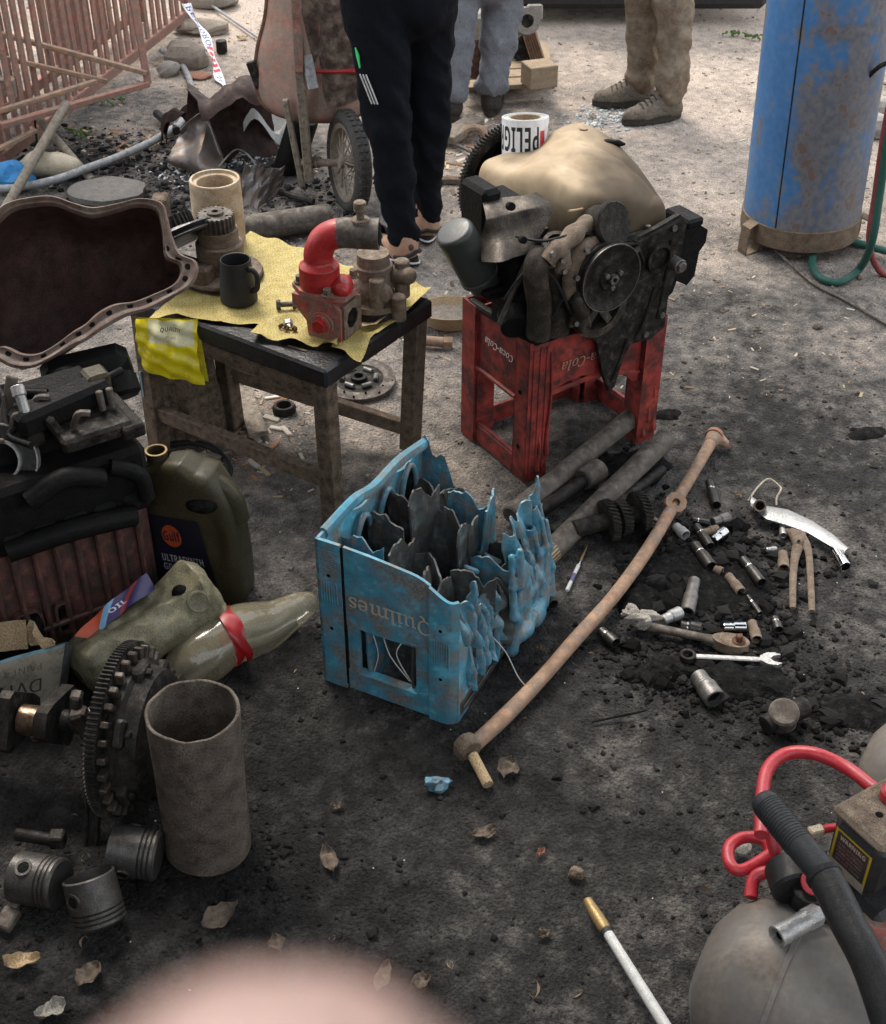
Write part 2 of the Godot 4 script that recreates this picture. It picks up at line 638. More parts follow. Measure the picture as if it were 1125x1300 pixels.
func materials() -> void:
	for i in 3:
		GRAIN.append(noise_tex(50 + i, 0.045, 4, ramp([0.0, 0.3, 0.55, 0.8, 1.0], [Color(0.36, 0.36, 0.36), Color(0.68, 0.68, 0.68), Color(0.9, 0.9, 0.9), Color(1, 1, 1), Color(1, 1, 1)]), 256))
	for i in 4:
		GREYS.append(noise_tex(70 + i, 0.011, 6, ramp([0.0, 0.28, 0.45, 0.6, 0.8, 1.0], [lin(.22, .22, .22), lin(.42, .42, .42), lin(.58, .58, .58), lin(.62, .62, .62), lin(.82, .82, .82), lin(1, 1, 1)] if i % 2 else [lin(.48, .48, .48), lin(.62, .62, .62), lin(.71, .71, .71), lin(.73, .73, .73), lin(.83, .83, .83), lin(.95, .95, .95)])))
	ROUGH = noise_tex(61, 0.02, 5, ramp([0.0, 0.35, 0.65, 1.0], [Color(0.55, 0.55, 0.55), Color(0.72, 0.72, 0.72), Color(0.85, 0.85, 0.85), Color(1, 1, 1)]), 256)
	BUMP = noise_tex(62, 0.03, 5, ramp([0.0, 1.0], [Color.BLACK, Color.WHITE]), 512)
	ml("greasy black", [.016, .0155, .0155], [.008, .008, .008], [.07, .064, .058], 5, .45, .05, .12)
	mk("oily iron", [.038, .035, .032], [.010, .0095, .009], [.12, .105, .09], 5, .48, .15, .1)
	ml("dull steel", [.20, .19, .18], [.07, .06, .055], [.34, .33, .31], 6, .5, .7, .06)
	mk("dusty iron", [.13, .115, .098], [.045, .038, .034], [.25, .22, .185], 5, .7, .2, .1, [.05, .042, .036, .36])
	ml("bare steel", [.45, .43, .41], [.2, .18, .16], [.6, .58, .56], 8, .35, .9, .03)
	ml("chrome", [.62, .62, .62], [.35, .33, .32], [.72, .72, .72], 8, .16, 1.0, .0)
	ml("dark socket", [.075, .07, .066], [.025, .023, .022], [.2, .18, .165], 12, .38, .75, .04)
	mk("rust brown", [.15, .072, .043], [.05, .028, .02], [.27, .14, .085], 5, .85, .1, .1)
	mk("rust dust", [.33, .19, .115], [.17, .085, .05], [.42, .29, .2], 5, .85, .0, .08, [.2, .12, .085, .4])
	mk("pan rust", [.075, .04, .033], [.025, .016, .015], [.16, .085, .066], 5, .7, .15, .12)
	mk("pan inside", [.075, .038, .032], [.02, .012, .011], [.11, .058, .046], 4, .75, .1, .14)
	mk("tan pan", [.33, .252, .162], [.26, .19, .12], [.42, .335, .23], 1.5, .72, .03, .012, [], false)
	mk("sooty metal", [.075, .062, .05], [.016, .0145, .0135], [.2, .165, .135], 3.6, .55, .5, .04)
	mk("red crate plastic", [.27, .037, .03], [.14, .025, .021], [.36, .062, .048], 3, .55, 0, .05, [.05, .022, .02, .3])
	mk("blue crate plastic", [.05, .23, .33], [.06, .14, .175], [.13, .45, .58], 2.6, .5, 0, .08, [.19, .17, .15, .3])
	mk("blue melt", [.035, .20, .30], [.02, .09, .13], [.10, .38, .50], 5, .4, 0, .14, [.19, .17, .15, .3])
	mk("grey melt", [.06, .072, .074], [.018, .022, .024], [.17, .185, .18], 4, .5, 0, .1, [.05, .042, .036, .3])
	ml("bench wood", [.155, .115, .085], [.05, .038, .03], [.27, .21, .16], 5, .8, 0, .12)
	ml("pale wood", [.38, .285, .19], [.2, .14, .09], [.5, .4, .28], 5, .8, 0, .1)
	ml("grey wood", [.27, .225, .175], [.12, .095, .075], [.38, .33, .27], 6, .85, 0, .15)
	ml("black top", [.018, .017, .018], [.007, .007, .007], [.09, .085, .08], 5, .38, 0, .08)
	mk("yellow paper", [.52, .41, .14], [.37, .28, .09], [.60, .50, .22], 4, .7, 0, .05)
	mk("yellow wrap", [.62, .50, .015], [.35, .27, .02], [.75, .64, .05], 5, .4, 0, .12)
	ml("kraft", [.47, .34, .2], [.27, .18, .1], [.58, .46, .31], 4, .8, 0, .05)
	mk("bright red paint", [.52, .022, .022], [.26, .014, .014], [.56, .05, .045], 5, .42, 0, .04)
	mk("dusty red paint", [.34, .065, .05], [.15, .04, .033], [.38, .17, .13], 6, .75, 0, .08, [.24, .19, .155, .4])
	mk("brown dusty casting", [.20, .148, .108], [.075, .052, .038], [.31, .25, .19], 6, .85, .05, .1)
	ml("mug black", [.03, .031, .031], [.016, .016, .016], [.075, .075, .073], 6, .55, 0, .04)
	ml("cloth black", [.0095, .0105, .0145], [.006, .007, .010], [.02, .023, .03], 8, .75, 0, .02)
	ml("cloth grey", [.27, .28, .31], [.16, .16, .17], [.28, .285, .30], 5, .95, 0, .03)
	mk("cloth tan", [.215, .175, .13], [.085, .07, .055], [.32, .265, .2], 2.4, .95, 0, .04, [.10, .078, .06, .3])
	ml("shirt", [.2, .2, .22], [.12, .12, .14], [.26, .26, .28], 4, .95, 0, .03)
	ml("skin", [.44, .26, .175], [.33, .18, .12], [.5, .32, .23], 8, .55, 0, .02)
	ml("boot dark", [.055, .045, .038], [.02, .018, .016], [.14, .115, .095], 9, .8, 0, .08)
	ml("boot dusty", [.21, .175, .14], [.09, .07, .055], [.3, .26, .21], 9, .9, 0, .08)
	ml("rubber", [.02, .02, .021], [.01, .01, .01], [.055, .052, .05], 9, .75, 0, .06)
	ml("dusty tyre", [.065, .06, .055], [.025, .024, .023], [.17, .15, .13], 9, .9, 0, .1)
	mk("barrow red", [.27, .125, .092], [.13, .06, .045], [.36, .21, .165], 3.5, .8, .05, .06, [.19, .135, .105, .45])
	mk("barrow under", [.17, .125, .10], [.07, .05, .042], [.27, .215, .175], 4, .85, .1, .08, [.10, .055, .04, .4])
	mk("gate red", [.30, .13, .095], [.15, .065, .05], [.40, .22, .17], 5, .8, .1, .06, [.19, .155, .125, .42])
	mk("burnt sheet", [.045, .025, .02], [.012, .01, .01], [.10, .055, .042], 4, .7, .3, .1)
	mk("scorched zinc", [.14, .135, .135], [.05, .045, .045], [.24, .235, .24], 3.5, .5, .6, .06, [.11, .065, .05, .3])
	mk("tank blue", [.025, .135, .38], [.04, .09, .17], [.05, .21, .52], 2.2, .5, 0, .03, [.15, .105, .075, .32])
	mk("tank brown", [.2, .145, .10], [.09, .06, .04], [.28, .215, .16], 4, .8, .1, .06)
	ml("green hose", [.03, .11, .085], [.018, .06, .05], [.06, .17, .13], 9, .55, 0, .03)
	ml("pink hose", [.30, .07, .07], [.2, .05, .05], [.36, .14, .13], 9, .6, 0, .03)
	ml("red hose", [.56, .03, .045], [.40, .025, .03], [.62, .10, .10], 9, .42, 0, .03)
	ml("grey pipe", [.33, .33, .33], [.15, .14, .13], [.45, .45, .45], 6, .6, 0, .04)
	ml("olive plastic", [.06, .05, .027], [.035, .029, .017], [.16, .135, .07], 4, .42, 0, .05)
	ml("pale olive plastic", [.23, .21, .135], [.10, .085, .045], [.35, .31, .19], 4, .45, 0, .05)
	mk("compressor grey", [.135, .128, .12], [.085, .077, .07], [.19, .178, .165], 1.6, .42, .1, 0.0, [.19, .155, .125, .3])
	ml("grip rubber", [.035, .038, .041], [.018, .019, .02], [.085, .08, .075], 9, .6, 0, .05)
	ml("black casing", [.03, .029, .029], [.014, .014, .014], [.12, .10, .085], 5, .5, 0, .05)
	ml("concrete", [.34, .31, .27], [.2, .18, .16], [.45, .42, .38], 4, .95, 0, .2)
	ml("stone", [.3, .25, .2], [.17, .14, .11], [.42, .36, .3], 5, .95, 0, .25)
	ml("clay", [.36, .17, .11], [.22, .1, .065], [.45, .26, .18], 6, .95, 0, .2)
	mk("charred", [.012, .012, .012], [.004, .004, .004], [.04, .038, .036], 7, .8, 0, .35)  # char and crust; also the black that stands for unlit holes and slots
	mk("bark", [.19, .145, .11], [.05, .04, .032], [.34, .27, .21], 6, .95, 0, .5)
	ml("leaf", [.15, .118, .092], [.07, .05, .04], [.24, .2, .15], 12, .8, 0, .06)
	ml("green leaf", [.10, .18, .04], [.05, .10, .02], [.16, .26, .07], 12, .7, 0, .05)
	ml("white plastic", [.66, .66, .64], [.4, .38, .36], [.75, .75, .74], 8, .45, 0, .02)
	ml("cream plastic", [.55, .47, .34], [.35, .28, .2], [.65, .58, .46], 6, .5, 0, .04)
	ml("silver alloy", [.52, .51, .49], [.3, .28, .26], [.6, .59, .58], 9, .42, .6, .08)
	ml("brass", [.42, .29, .13], [.25, .16, .07], [.5, .37, .2], 9, .45, .5, .04)
	ml("piston alloy", [.11, .103, .097], [.03, .028, .026], [.2, .19, .18], 7, .45, .6, .05)
	mk("pipe grey", [.125, .10, .08], [.04, .033, .027], [.2, .17, .14], 3.4, .8, .1, .08)
	ml("sky blue bag", [.03, .22, .5], [.02, .14, .33], [.06, .3, .6], 6, .5, 0, .1)
	for k in M: M[k].metallic_specular = .36
	for k in ["cloth black", "cloth grey", "cloth tan", "greasy black", "charred", "oily iron", "leaf", "boot dusty", "bark", "bench wood"]: M[k].metallic_specular = .16
	for k in ["bright red paint", "chrome", "yellow wrap", "red hose", "black top", "blue melt"]: M[k].metallic_specular = .5
	ml("filter paint", [.042, .046, .043], [.024, .025, .024], [.08, .085, .08], 6, .45, 0, .03)
	var pet := StandardMaterial3D.new()
	pet.albedo_color = Color(0.62, 0.58, 0.48, 0.34)
	pet.transparency = BaseMaterial3D.TRANSPARENCY_ALPHA
	pet.roughness = 0.14
	M["pet"] = pet


func oiliness() -> Image:  # how black the soil is: 0 dry and pale, 1 soaked in old oil
	var pts := [
		[Vector3(-1.145,0,-6.382), .05], [Vector3(0.504,0,-6.382), .12], [Vector3(1.237,0,-6.382), .05], [Vector3(1.97,0,-6.382), .08], [Vector3(-1.988,0,-6.382), .1], [Vector3(-0.853,0,-5.506), .1], [Vector3(0.28,0,-5.41), .2], [Vector3(0.577,0,-5.506), .16], [Vector3(1.195,0,-5.506), .14],
		[Vector3(-1.253,0,-5.053), .42], [Vector3(0.418,0,-5.053), .25], [Vector3(1.025,0,-5.053), .18], [Vector3(-1.309,0,-4.618), .7], [Vector3(-1.517,0,-4.545), .62], [Vector3(0.021,0,-4.655), .32], [Vector3(0.961,0,-4.655), .2], [Vector3(-1.053,0,-4.304), .8], [Vector3(-0.516,0,-4.304), .58], [Vector3(-0.007,0,-4.304), .3],
		[Vector3(0.905,0,-4.304), .2], [Vector3(-0.412,0,-3.992), .48], [Vector3(-0.654,0,-4.581), .68], [Vector3(-0.006,0,-3.992), .38], [Vector3(0.846,0,-3.933), .33], [Vector3(1.312,0,-3.992), .28], [Vector3(1.291,0,-3.712), .4], [Vector3(-0.006,0,-3.46), .36], [Vector3(0.771,0,-3.46), .52], [Vector3(1.182,0,-3.46), .48],
		[Vector3(-0.462,0,-3.024), .38], [Vector3(-0.005,0,-3.024), .36], [Vector3(0.701,0,-3.024), .66], [Vector3(1.075,0,-3.024), .66], [Vector3(-0.576,0,-2.798), .42], [Vector3(-0.163,0,-2.798), .38], [Vector3(0.659,0,-2.763), .70], [Vector3(-0.373,0,-2.531), .45], [Vector3(-0.152,0,-2.531), .45],
		[Vector3(0.29,0,-2.531), .68], [Vector3(0.807,0,-2.531), .75], [Vector3(-0.334,0,-2.296), .52], [Vector3(0.238,0,-2.296), .62], [Vector3(0.576,0,-2.242), .95], [Vector3(0.88,0,-2.296), .7], [Vector3(-0.347,0,-2.088), .78], [Vector3(0.225,0,-2.088), .75], [Vector3(0.552,0,-2.088), .92],
		[Vector3(0.846,0,-2.088), .74], [Vector3(-0.324,0,-1.859), .88], [Vector3(0.21,0,-1.859), .8], [Vector3(0.347,0,-1.859), .74], [Vector3(0.668,0,-1.859), .86], [Vector3(-0.233,0,-1.658), .92], [Vector3(0.054,0,-1.658), .86], [Vector3(0.29,0,-1.735), .72], [Vector3(0.483,0,-1.658), .82],
		[Vector3(-0.152,0,-1.481), .9], [Vector3(0.185,0,-1.481), .84], [Vector3(0.397,0,-1.549), .82], [Vector3(-0.652,0,-1.323), .95], [Vector3(-0.782,0,-1.859), 1.0], [Vector3(-0.814,0,-2.352), .9], [Vector3(-0.207,0,-1.323), .85], [Vector3(0.175,0,-1.323), .78], [Vector3(0.353,0,-1.323), .72], [Vector3(0.336,0,-1.195), .7]]
	var im := Image.create_empty(96, 96, false, Image.FORMAT_RF)
	for i in 96:
		for j in 96:
			var p := Vector2(-3.2 + 6.4 * i / 95.0, -7.2 + 6.4 * j / 95.0)
			var s := 0.0
			var w := 0.0
			for q in pts:
				var k: float = 1.0 / pow(p.distance_squared_to(Vector2(q[0].x, q[0].z)) + 0.006, 1.7)
				s += k * q[1]; w += k
			im.set_pixel(i, j, Color(s / w, 0, 0))
	return im


func hgt(x: float, z: float) -> float:
	return nz.get_noise_2d(x * 160, z * 160) * 0.007 + nz.get_noise_2d(x * 700 + 50, z * 700) * 0.0022 - 0.004


func setting() -> void:
	# the soil
	var oil := oiliness()
	var big: Image = oil.duplicate()
	big.resize(2048, 2048, Image.INTERPOLATE_CUBIC)
	var od := big.get_data().to_float32_array()
	var n1 := FastNoiseLite.new(); n1.seed = 4; n1.frequency = 0.006; n1.fractal_octaves = 6; n1.fractal_gain = 0.6
	var n2 := FastNoiseLite.new(); n2.seed = 9; n2.frequency = 0.05; n2.fractal_octaves = 4; n2.fractal_gain = 0.7
	var a1 := n1.get_image(2048, 2048, false, false, true).get_data()
	var a2 := n2.get_image(2048, 2048, false, false, true).get_data()
	var tones := [Vector3(.60, .49, .405), Vector3(.37, .312, .265), Vector3(.165, .149, .135), Vector3(.043, .0405, .039), Vector3(.0118, .0113, .0113)]
	var lut := PackedByteArray()
	for i in 256:
		var x := i / 255.0 * 4.0
		var k := mini(int(x), 3)
		var t: Vector3 = tones[k].lerp(tones[k + 1], x - k)
		var c := lin(t.x, t.y, t.z)
		lut.append(int(c.r * 255)); lut.append(int(c.g * 255)); lut.append(int(c.b * 255))
	var px := PackedByteArray()
	px.resize(2048 * 2048 * 3)
	for i in 2048 * 2048:
		var o := od[i] + (a1[i] - 128) * 0.0019 + (a2[i] - 128) * 0.0016
		var k := clampi(int(o * 255.0), 0, 255) * 3
		px[i * 3] = lut[k]; px[i * 3 + 1] = lut[k + 1]; px[i * 3 + 2] = lut[k + 2]
	var soil := StandardMaterial3D.new()
	soil.resource_name = "soil"
	soil.uv1_triplanar = true; soil.uv1_world_triplanar = true
	soil.uv1_scale = Vector3(2.3, 2.3, 2.3)
	soil.albedo_texture = noise_tex(77, 0.05, 6, ramp([0.0, 0.25, 0.42, 0.55, 0.7, 1.0], [Color(0.5, 0.5, 0.5), Color(0.74, 0.74, 0.74), Color(0.85, 0.85, 0.85), Color(0.92, 0.92, 0.92), Color(1, 1, 1), Color(1, 1, 1)]), 1024)
	soil.roughness = 0.95
	soil.metallic_specular = 0.3
	soil.detail_enabled = true
	soil.detail_blend_mode = BaseMaterial3D.BLEND_MODE_MUL
	soil.detail_uv_layer = BaseMaterial3D.DETAIL_UV_2
	soil.detail_albedo = ImageTexture.create_from_image(Image.create_from_data(2048, 2048, false, Image.FORMAT_RGB8, px))
	soil.heightmap_enabled = true
	soil.heightmap_texture = noise_tex(78, 0.035, 7, ramp([0.0, 1.0], [Color.BLACK, Color.WHITE]), 1024)
	soil.heightmap_scale = 0.85
	var xs := PackedFloat32Array([-60, -25, -12, -7, -5, -4])
	for i in 321: xs.append(-3.2 + 0.02 * i)
	for k in [4, 5, 7, 12, 25, 60]: xs.append(k)
	var zs := PackedFloat32Array([-90, -40, -22, -14, -10, -8.2])
	for i in 321: zs.append(-7.2 + 0.02 * i)
	for k in [0, 1.5, 4, 9, 20, 60]: zs.append(k)
	var st := SurfaceTool.new()
	st.begin(Mesh.PRIMITIVE_TRIANGLES)
	var w := zs.size()
	for x in xs:
		for z in zs:
			st.set_uv2(Vector2((x + 3.2) / 6.4, (z + 7.2) / 6.4))
			st.add_vertex(Vector3(x, hgt(x, z), z))
	for i in xs.size() - 1:
		for j in w - 1:
			var a := i * w + j
			for q in [a, a + w, a + 1, a + 1, a + w, a + w + 1]:
				st.add_index(q)
	st.generate_normals()
	var g := MeshInstance3D.new()
	g.name = "ground"
	g.mesh = st.commit()
	g.material_override = soil
	add_child(g)
	g.set_meta("kind", "structure")
	# added out of view to hold back sky light: a roof strip and two walls
	var roof := thing("added_shade_roof", "added corrugated roof strip overhead, out of view, shading the foreground", "roof", Vector3(0, SHADE_ROOF_Y, 0))
	var mb := MB.new()
	mb.sheet(func(u: float, v: float): return Vector3(lerpf(-3.5, 3.5, u), 0.018 * sin(u * 92.0 * TAU), lerpf(-.5, -2.3, v)), 368, 2, 0.001)
	part("shade_roof_sheet", mb, M["sooty metal"], roof, 60)
	for z in [-2.2, -1.4, -0.6]:
		mb = MB.new(); mb.box(Vector3(0, -0.07, z), Vector3(7, 0.1, 0.06), 0.003)
		part("shade_roof_purlin", mb, M["bench wood"], roof)
	mb = MB.new(); mb.box(Vector3(0, 0, 0), Vector3(9.0, 2.0, 0.14), 0.004)
	one("added_back_wall", "added wall behind the camera, out of view, blocking low sky light", "wall", Vector3(0, .99, 2.0), mb, M["dusty iron"])  # unseen wall, added to cut the low sky behind the camera
	mb = MB.new(); mb.box(Vector3(0, 0, 0), Vector3(0.12, 2.2, 3.6), 0.004)
	one("added_left_wall", "added wall on the left, out of view, blocking sky light from that side", "wall", Vector3(-1.42, 1.09, -.15), mb, M["dusty iron"])  # unseen wall, added to darken the left foreground

func rod(mb: MB, a: Vector3, b: Vector3, r: float, n := 8) -> void:
	mb.tube([a, b], r, n)

func lump(mb: MB, c: Vector3, s: Vector3, sd: int, rough := .35) -> void:  # an angular stone
	var f := func(u: float, w: float) -> Vector3:
		var a: float = u * TAU
		var b: float = (w - 0.5) * PI
		var d := Vector3(cos(a) * cos(b), sin(b), -sin(a) * cos(b))
		var k := 1.0 + rough * nz.get_noise_3d(d.x * 60 + sd * 31, d.y * 60, d.z * 60 + sd * 17)
		k = snappedf(k, .07) * .6 + k * .4
		return c + d * s * k
	mb.sheet(f, 14, 9)

func back_yard() -> void:
	var mb: MB
	# the slatted gate: two leaves one behind the other
	var a := Vector3(-1.163,0,-6.213)
	var b := Vector3(-1.56,0,-4.495)
	for leaf in 2:
		var sh := Vector3(-.22, 0, -.05) * leaf
		var A := a + sh + Vector3(0, .06, 0)
		var B := b + sh + Vector3(0, .05, 0)
		var t := thing("slatted_gate", ["rust red gate of upright steel slats, the nearer of two leaves at top left", "rust red slatted steel gate leaf seen through the gaps of the nearer one"][leaf], "gate", A)
		for y in [0.0, 1.15]:
			mb = world(t); mb.bar(A + Vector3(0, y, 0), B + Vector3(0, y, 0), .03, .04, .002); part("rail", mb, M["gate red"], t)
		var n := 27
		for i in n:
			var p := A.lerp(B, (i + .5) / n)
			var lean := Vector3(rnd(-.012, .012), 0, rnd(-.012, .012))
			mb = world(t)
			mb.box(p + Vector3(0, .575, 0) + (A - B).normalized() * rnd(-.01, .01), Vector3(.009, 1.13, .032), .001, Basis(Vector3.UP, atan2((A - B).x, (A - B).z)) * Basis(Vector3.RIGHT, lean.x))
			part("slat", mb, M["gate red"], t)
		for q in [A, B]:
			mb = world(t); mb.box(q + Vector3(0, .55, 0), Vector3(.035, 1.2, .035), .002); part("stile", mb, M["gate red"], t)
	# the bent frame in front of it
	var c := Vector3(-1.108,0.152,-5)
	var t2 := thing("angle_iron_frame", "red angle-iron frame with long rails, leaning in front of the slatted gate", "frame", Vector3(c.x, 0, c.z))
	for q in [[c, Vector3(-1.15,0.512,-5.1), .026], [c, Vector3(-1.527,0.175,-4.5), .028], [c + Vector3(0, .04, 0), Vector3(-1.622,0.374,-4.9), .024], [Vector3(-1.248,0.178,-4.95), Vector3(-1.589,0.338,-4.75), .022], [Vector3(-1.276,0.195,-4.9), Vector3(-1.547,0.206,-4.55), .022], [Vector3(-1.436,0.123,-4.6), Vector3(-1.549,0.104,-4.45), .02]]:
		mb = world(t2); mb.bar(q[0], q[1], q[2], q[2] * .7, .002); part("rail", mb, M["gate red"] if q[2] > .025 else M["rust dust"], t2)
	mb = world(t2); mb.bar(Vector3(-1.511,0.243,-4.7), Vector3(-1.599,0.248,-4.7), .05, .06, .003); part("block", mb, M["grey wood"], t2)
	for q in [[Vector3(-1.349,0.174,-4.72), Vector3(-1.462,0,-4.088), .017], [Vector3(-1.462,0.143,-4.7), Vector3(-1.225,0,-4.446), .015]]:
		mb = world(t2); rod(mb, q[0], q[1], q[2], 10); part("leg", mb, M["grey wood"], t2)
	mb = world(t2); rod(mb, Vector3(-1.44,0.158,-4.62), Vector3(-1.456,-0.085,-4.6), .004, 6); part("wire_tie", mb, M["oily iron"], t2)
	# caution tape
	var img := Image.create_empty(512, 64, false, Image.FORMAT_RGB8)
	img.fill(Color(.82, .83, .85))
	for k in 2: stamp(img, "PELIGRO", "Droid Sans", Rect2(20 + k * 330, 14, 190, 36), Color(.25, .3, .5), false)
	for k in 5: img.fill_rect(Rect2i(212 + k * 24, 6, 14, 52), Color(.8, .18, .24))
	smudge(img, .2, 2.0, Color(.6, .55, .5))
	var tp := curve([Vector3(-1.119,0.164,-6), Vector3(-1.062,0.113,-5.9), Vector3(-1.002,0.092,-5.75), Vector3(-0.958,0.06,-5.6), Vector3(-0.923,0.015,-5.5), Vector3(-0.89,0.01,-5.4), Vector3(-0.847,0.008,-5.359)], 6)
	mb = MB.new()
	mb.sheet(func(u: float, v: float):
		var x := u * (tp.size() - 1)
		var i := mini(int(x), tp.size() - 2)
		var p: Vector3 = tp[i].lerp(tp[i + 1], x - i) - tp[0]
		return p + Vector3(1, 0, .3) * (v - .5) * .042 * (1 - .5 * sin(u * 9) * sin(u * 9)) + Vector3(0, .0, .012 * sin(u * 21 + v * 5)), 40, 4)
	var tm := printed(img, .5)
	one("caution_tape", "crumpled strip of white and red warning tape trailing from the slatted gate to the soil", "tape", tp[0], mb, tm, "", 60)
	# stones and hoses
	var k := 0
	for q in [[Vector3(-1.083,0,-5.665), Vector3(.10, .07, .07), "large tan stone beside the grey hose at the gate's foot", "stone"], [Vector3(-1.082,0,-6.143), Vector3(.13, .035, .08), "broad low rock behind the warning tape", "stone"], [Vector3(-1.138,0,-5.555), Vector3(.05, .035, .04), "broken grey block leaning on the large tan stone", "concrete"], [Vector3(-1.104,0,-6.559), Vector3(.14, .06, .1), "pale boulder at the top edge, above the warning tape", "concrete"],
		[Vector3(1.626,0,-4.887), Vector3(.07, .045, .06), "grey rubble stone right of the tall blue tank", "concrete"], [Vector3(1.723,0,-5.053), Vector3(.09, .05, .06), "second rubble stone at the right edge behind the blue tank", "concrete"], [Vector3(-1.012,0,-5.526), Vector3(.05, .012, .04), "flat reddish clay shard next to the warning tape's end", "clay"]]:
		mb = MB.new(); lump(mb, Vector3(0, q[1].y * .6, 0), q[1], k)
		one("stone", q[2], "stone", q[0], mb, M[q[3]], "", 30); k += 1
	mb = MB.new()
	mb.sheet(func(u: float, v: float):
		var ang: float = u * TAU
		var r: float = .105 * (1 + .25 * nz.get_noise_1d(u * 300.0 * (1.0 - u) + 40))
		return Vector3(cos(ang) * r * v * 1.25, .034 - .016 * pow(v, 4.0) + .004 * nz.get_noise_2d(cos(ang) * v * 90, sin(ang) * v * 90), -sin(ang) * r * v), 26, 6)
	mb.sheet(func(u: float, v: float):
		var ang: float = u * TAU
		var r: float = .105 * (1 + .25 * nz.get_noise_1d(u * 300.0 * (1.0 - u) + 40))
		return Vector3(cos(ang) * r * 1.25, lerpf(.0, .018, v), -sin(ang) * r), 26, 2)
	one("flat_stone", "flat grey slab lying among the charred scraps behind the rusty pan", "stone", Vector3(-1.16,0,-4.331), mb, ml("dark slab", [.14, .125, .11], [.07, .06, .05], [.2, .18, .16], 5, .9, 0, .2), "", 30)
	var path := curve([Vector3(-1.211,0.02,-5.811), Vector3(-1.12,0.02,-5.685), Vector3(-1.037,0.02,-5.447), Vector3(-0.995,0.02,-5.215), Vector3(-0.989,0.02,-5.015), Vector3(-1.002,0.02,-4.867)], 6)
	mb = MB.new(); for i in path.size(): path[i] -= Vector3(-1.006,0,-5.272)
	mb.tube(path, .013, 8); one("grey_hose", "grey hose curving from the tan stone down to the grey pipe", "hose", Vector3(-1.006,0,-5.272), mb, M["grey pipe"], "", 60)
	path = curve([Vector3(-0.998,0.03,-4.888), Vector3(-1.056,0.03,-4.746), Vector3(-1.154,0.035,-4.574), Vector3(-1.236,0.04,-4.461), Vector3(-1.334,0.03,-4.381), Vector3(-1.46,0.02,-4.337), Vector3(-1.564,0.02,-4.324)], 6)
	mb = MB.new(); for i in path.size(): path[i] -= Vector3(-1.176,0,-4.663)
	mb.tube(path, .014, 10); one("grey_pipe", "long pale grey pipe lying across the charred heap at the left", "pipe", Vector3(-1.176,0,-4.663), mb, M["grey pipe"], "", 60)
	mb = MB.new(); rod(mb, Vector3(0, .025, 0), Vector3(-0.99,0.03,-4.84) - Vector3(-1.098,0,-5.036), .016); one("black_tube", "short black tube end meeting the grey pipe", "tube", Vector3(-1.098,0,-5.036), mb, M["rubber"])
	mb = MB.new(); rod(mb, Vector3(0, .02, 0), Vector3(-0.803,0.015,-5.98) - Vector3(-1.125,0,-6.546), .006); mb.ball(Vector3(-0.803,0.015,-5.98) - Vector3(-1.125,0,-6.546), Vector3(.014, .014, .014)); one("thin_rod", "thin grey rod on the soil left of the wheelbarrow's top", "rod", Vector3(-1.125,0,-6.546), mb, M["grey pipe"])
	mb = MB.new(); mb.cyl(Vector3.ZERO, Vector3(0, .05, 0), .024, 16); one("small_can", "small dark can standing beside the warning tape", "can", Vector3(-0.958,0,-5.853), mb, M["oily iron"])
	mb = MB.new()
	flesh(mb, [[Vector3(-.05, .04, 0), Vector3(.03, .04, .01), .045, .04], [Vector3(.03, .04, .01), Vector3(.07, .035, .01), .04, .035], [Vector3(-.1, .035, 0), Vector3(-.05, .04, 0), .02, .04]], .008, .02)
	one("cream_jug", "cream plastic jug lying in the charred heap under the angle-iron frame", "jug", Vector3(-1.371,0,-4.495), mb, M["cream plastic"], "", 70)
	mb = MB.new(); lump(mb, Vector3(0, .03, 0), Vector3(.07, .05, .06), 5, .6); one("blue_bag", "crumpled bright blue bag at the left edge, behind the rusty pan", "bag", Vector3(-1.485,0,-4.398), mb, M["sky blue bag"], "", 40)
	burnt_metal()
	wheelbarrow()
	# timber and iron between the people
	mb = MB.new(); mb.bar(Vector3(0, .03, 0), Vector3(0.129,0.05,-4.916) - Vector3(0.01,0,-4.761), .075, .03, .003); mb.jit(.004, .4, nz)
	one("plank", "split grey plank lying right of the black-trousered person", "plank", Vector3(0.01,0,-4.761), mb, M["grey wood"])
	mb = MB.new(); mb.bar(Vector3(0, .015, 0), Vector3(0.183,0.02,-4.554) - Vector3(0.01,0,-4.792), .012, .01, .001); one("iron_bar", "thin grey iron bar crossing the split plank", "bar", Vector3(0.01,0,-4.792), mb, M["dull steel"])
	mb = MB.new(); mb.bar(Vector3(0, .012, 0), Vector3(0.114,0.012,-4.424) - Vector3(-0.018,0,-4.426), .03, .014, .002); one("wood_strip", "dark wood strip between the black trousers and the engine", "plank", Vector3(-0.018,0,-4.426), mb, M["bench wood"])
	mb = MB.new(); mb.tube(curve([Vector3(-.05, .02, 0), Vector3(-.02, .05, -.02), Vector3(.03, .05, -.02), Vector3(.06, .02, .01)], 5), .014, 8); mb.jit(.006, .5, nz); one("bent_casting", "rusty bent casting beside the split plank", "scrap metal", Vector3(0.109,0,-4.792), mb, M["rust dust"])
	pallet()
	vehicle()


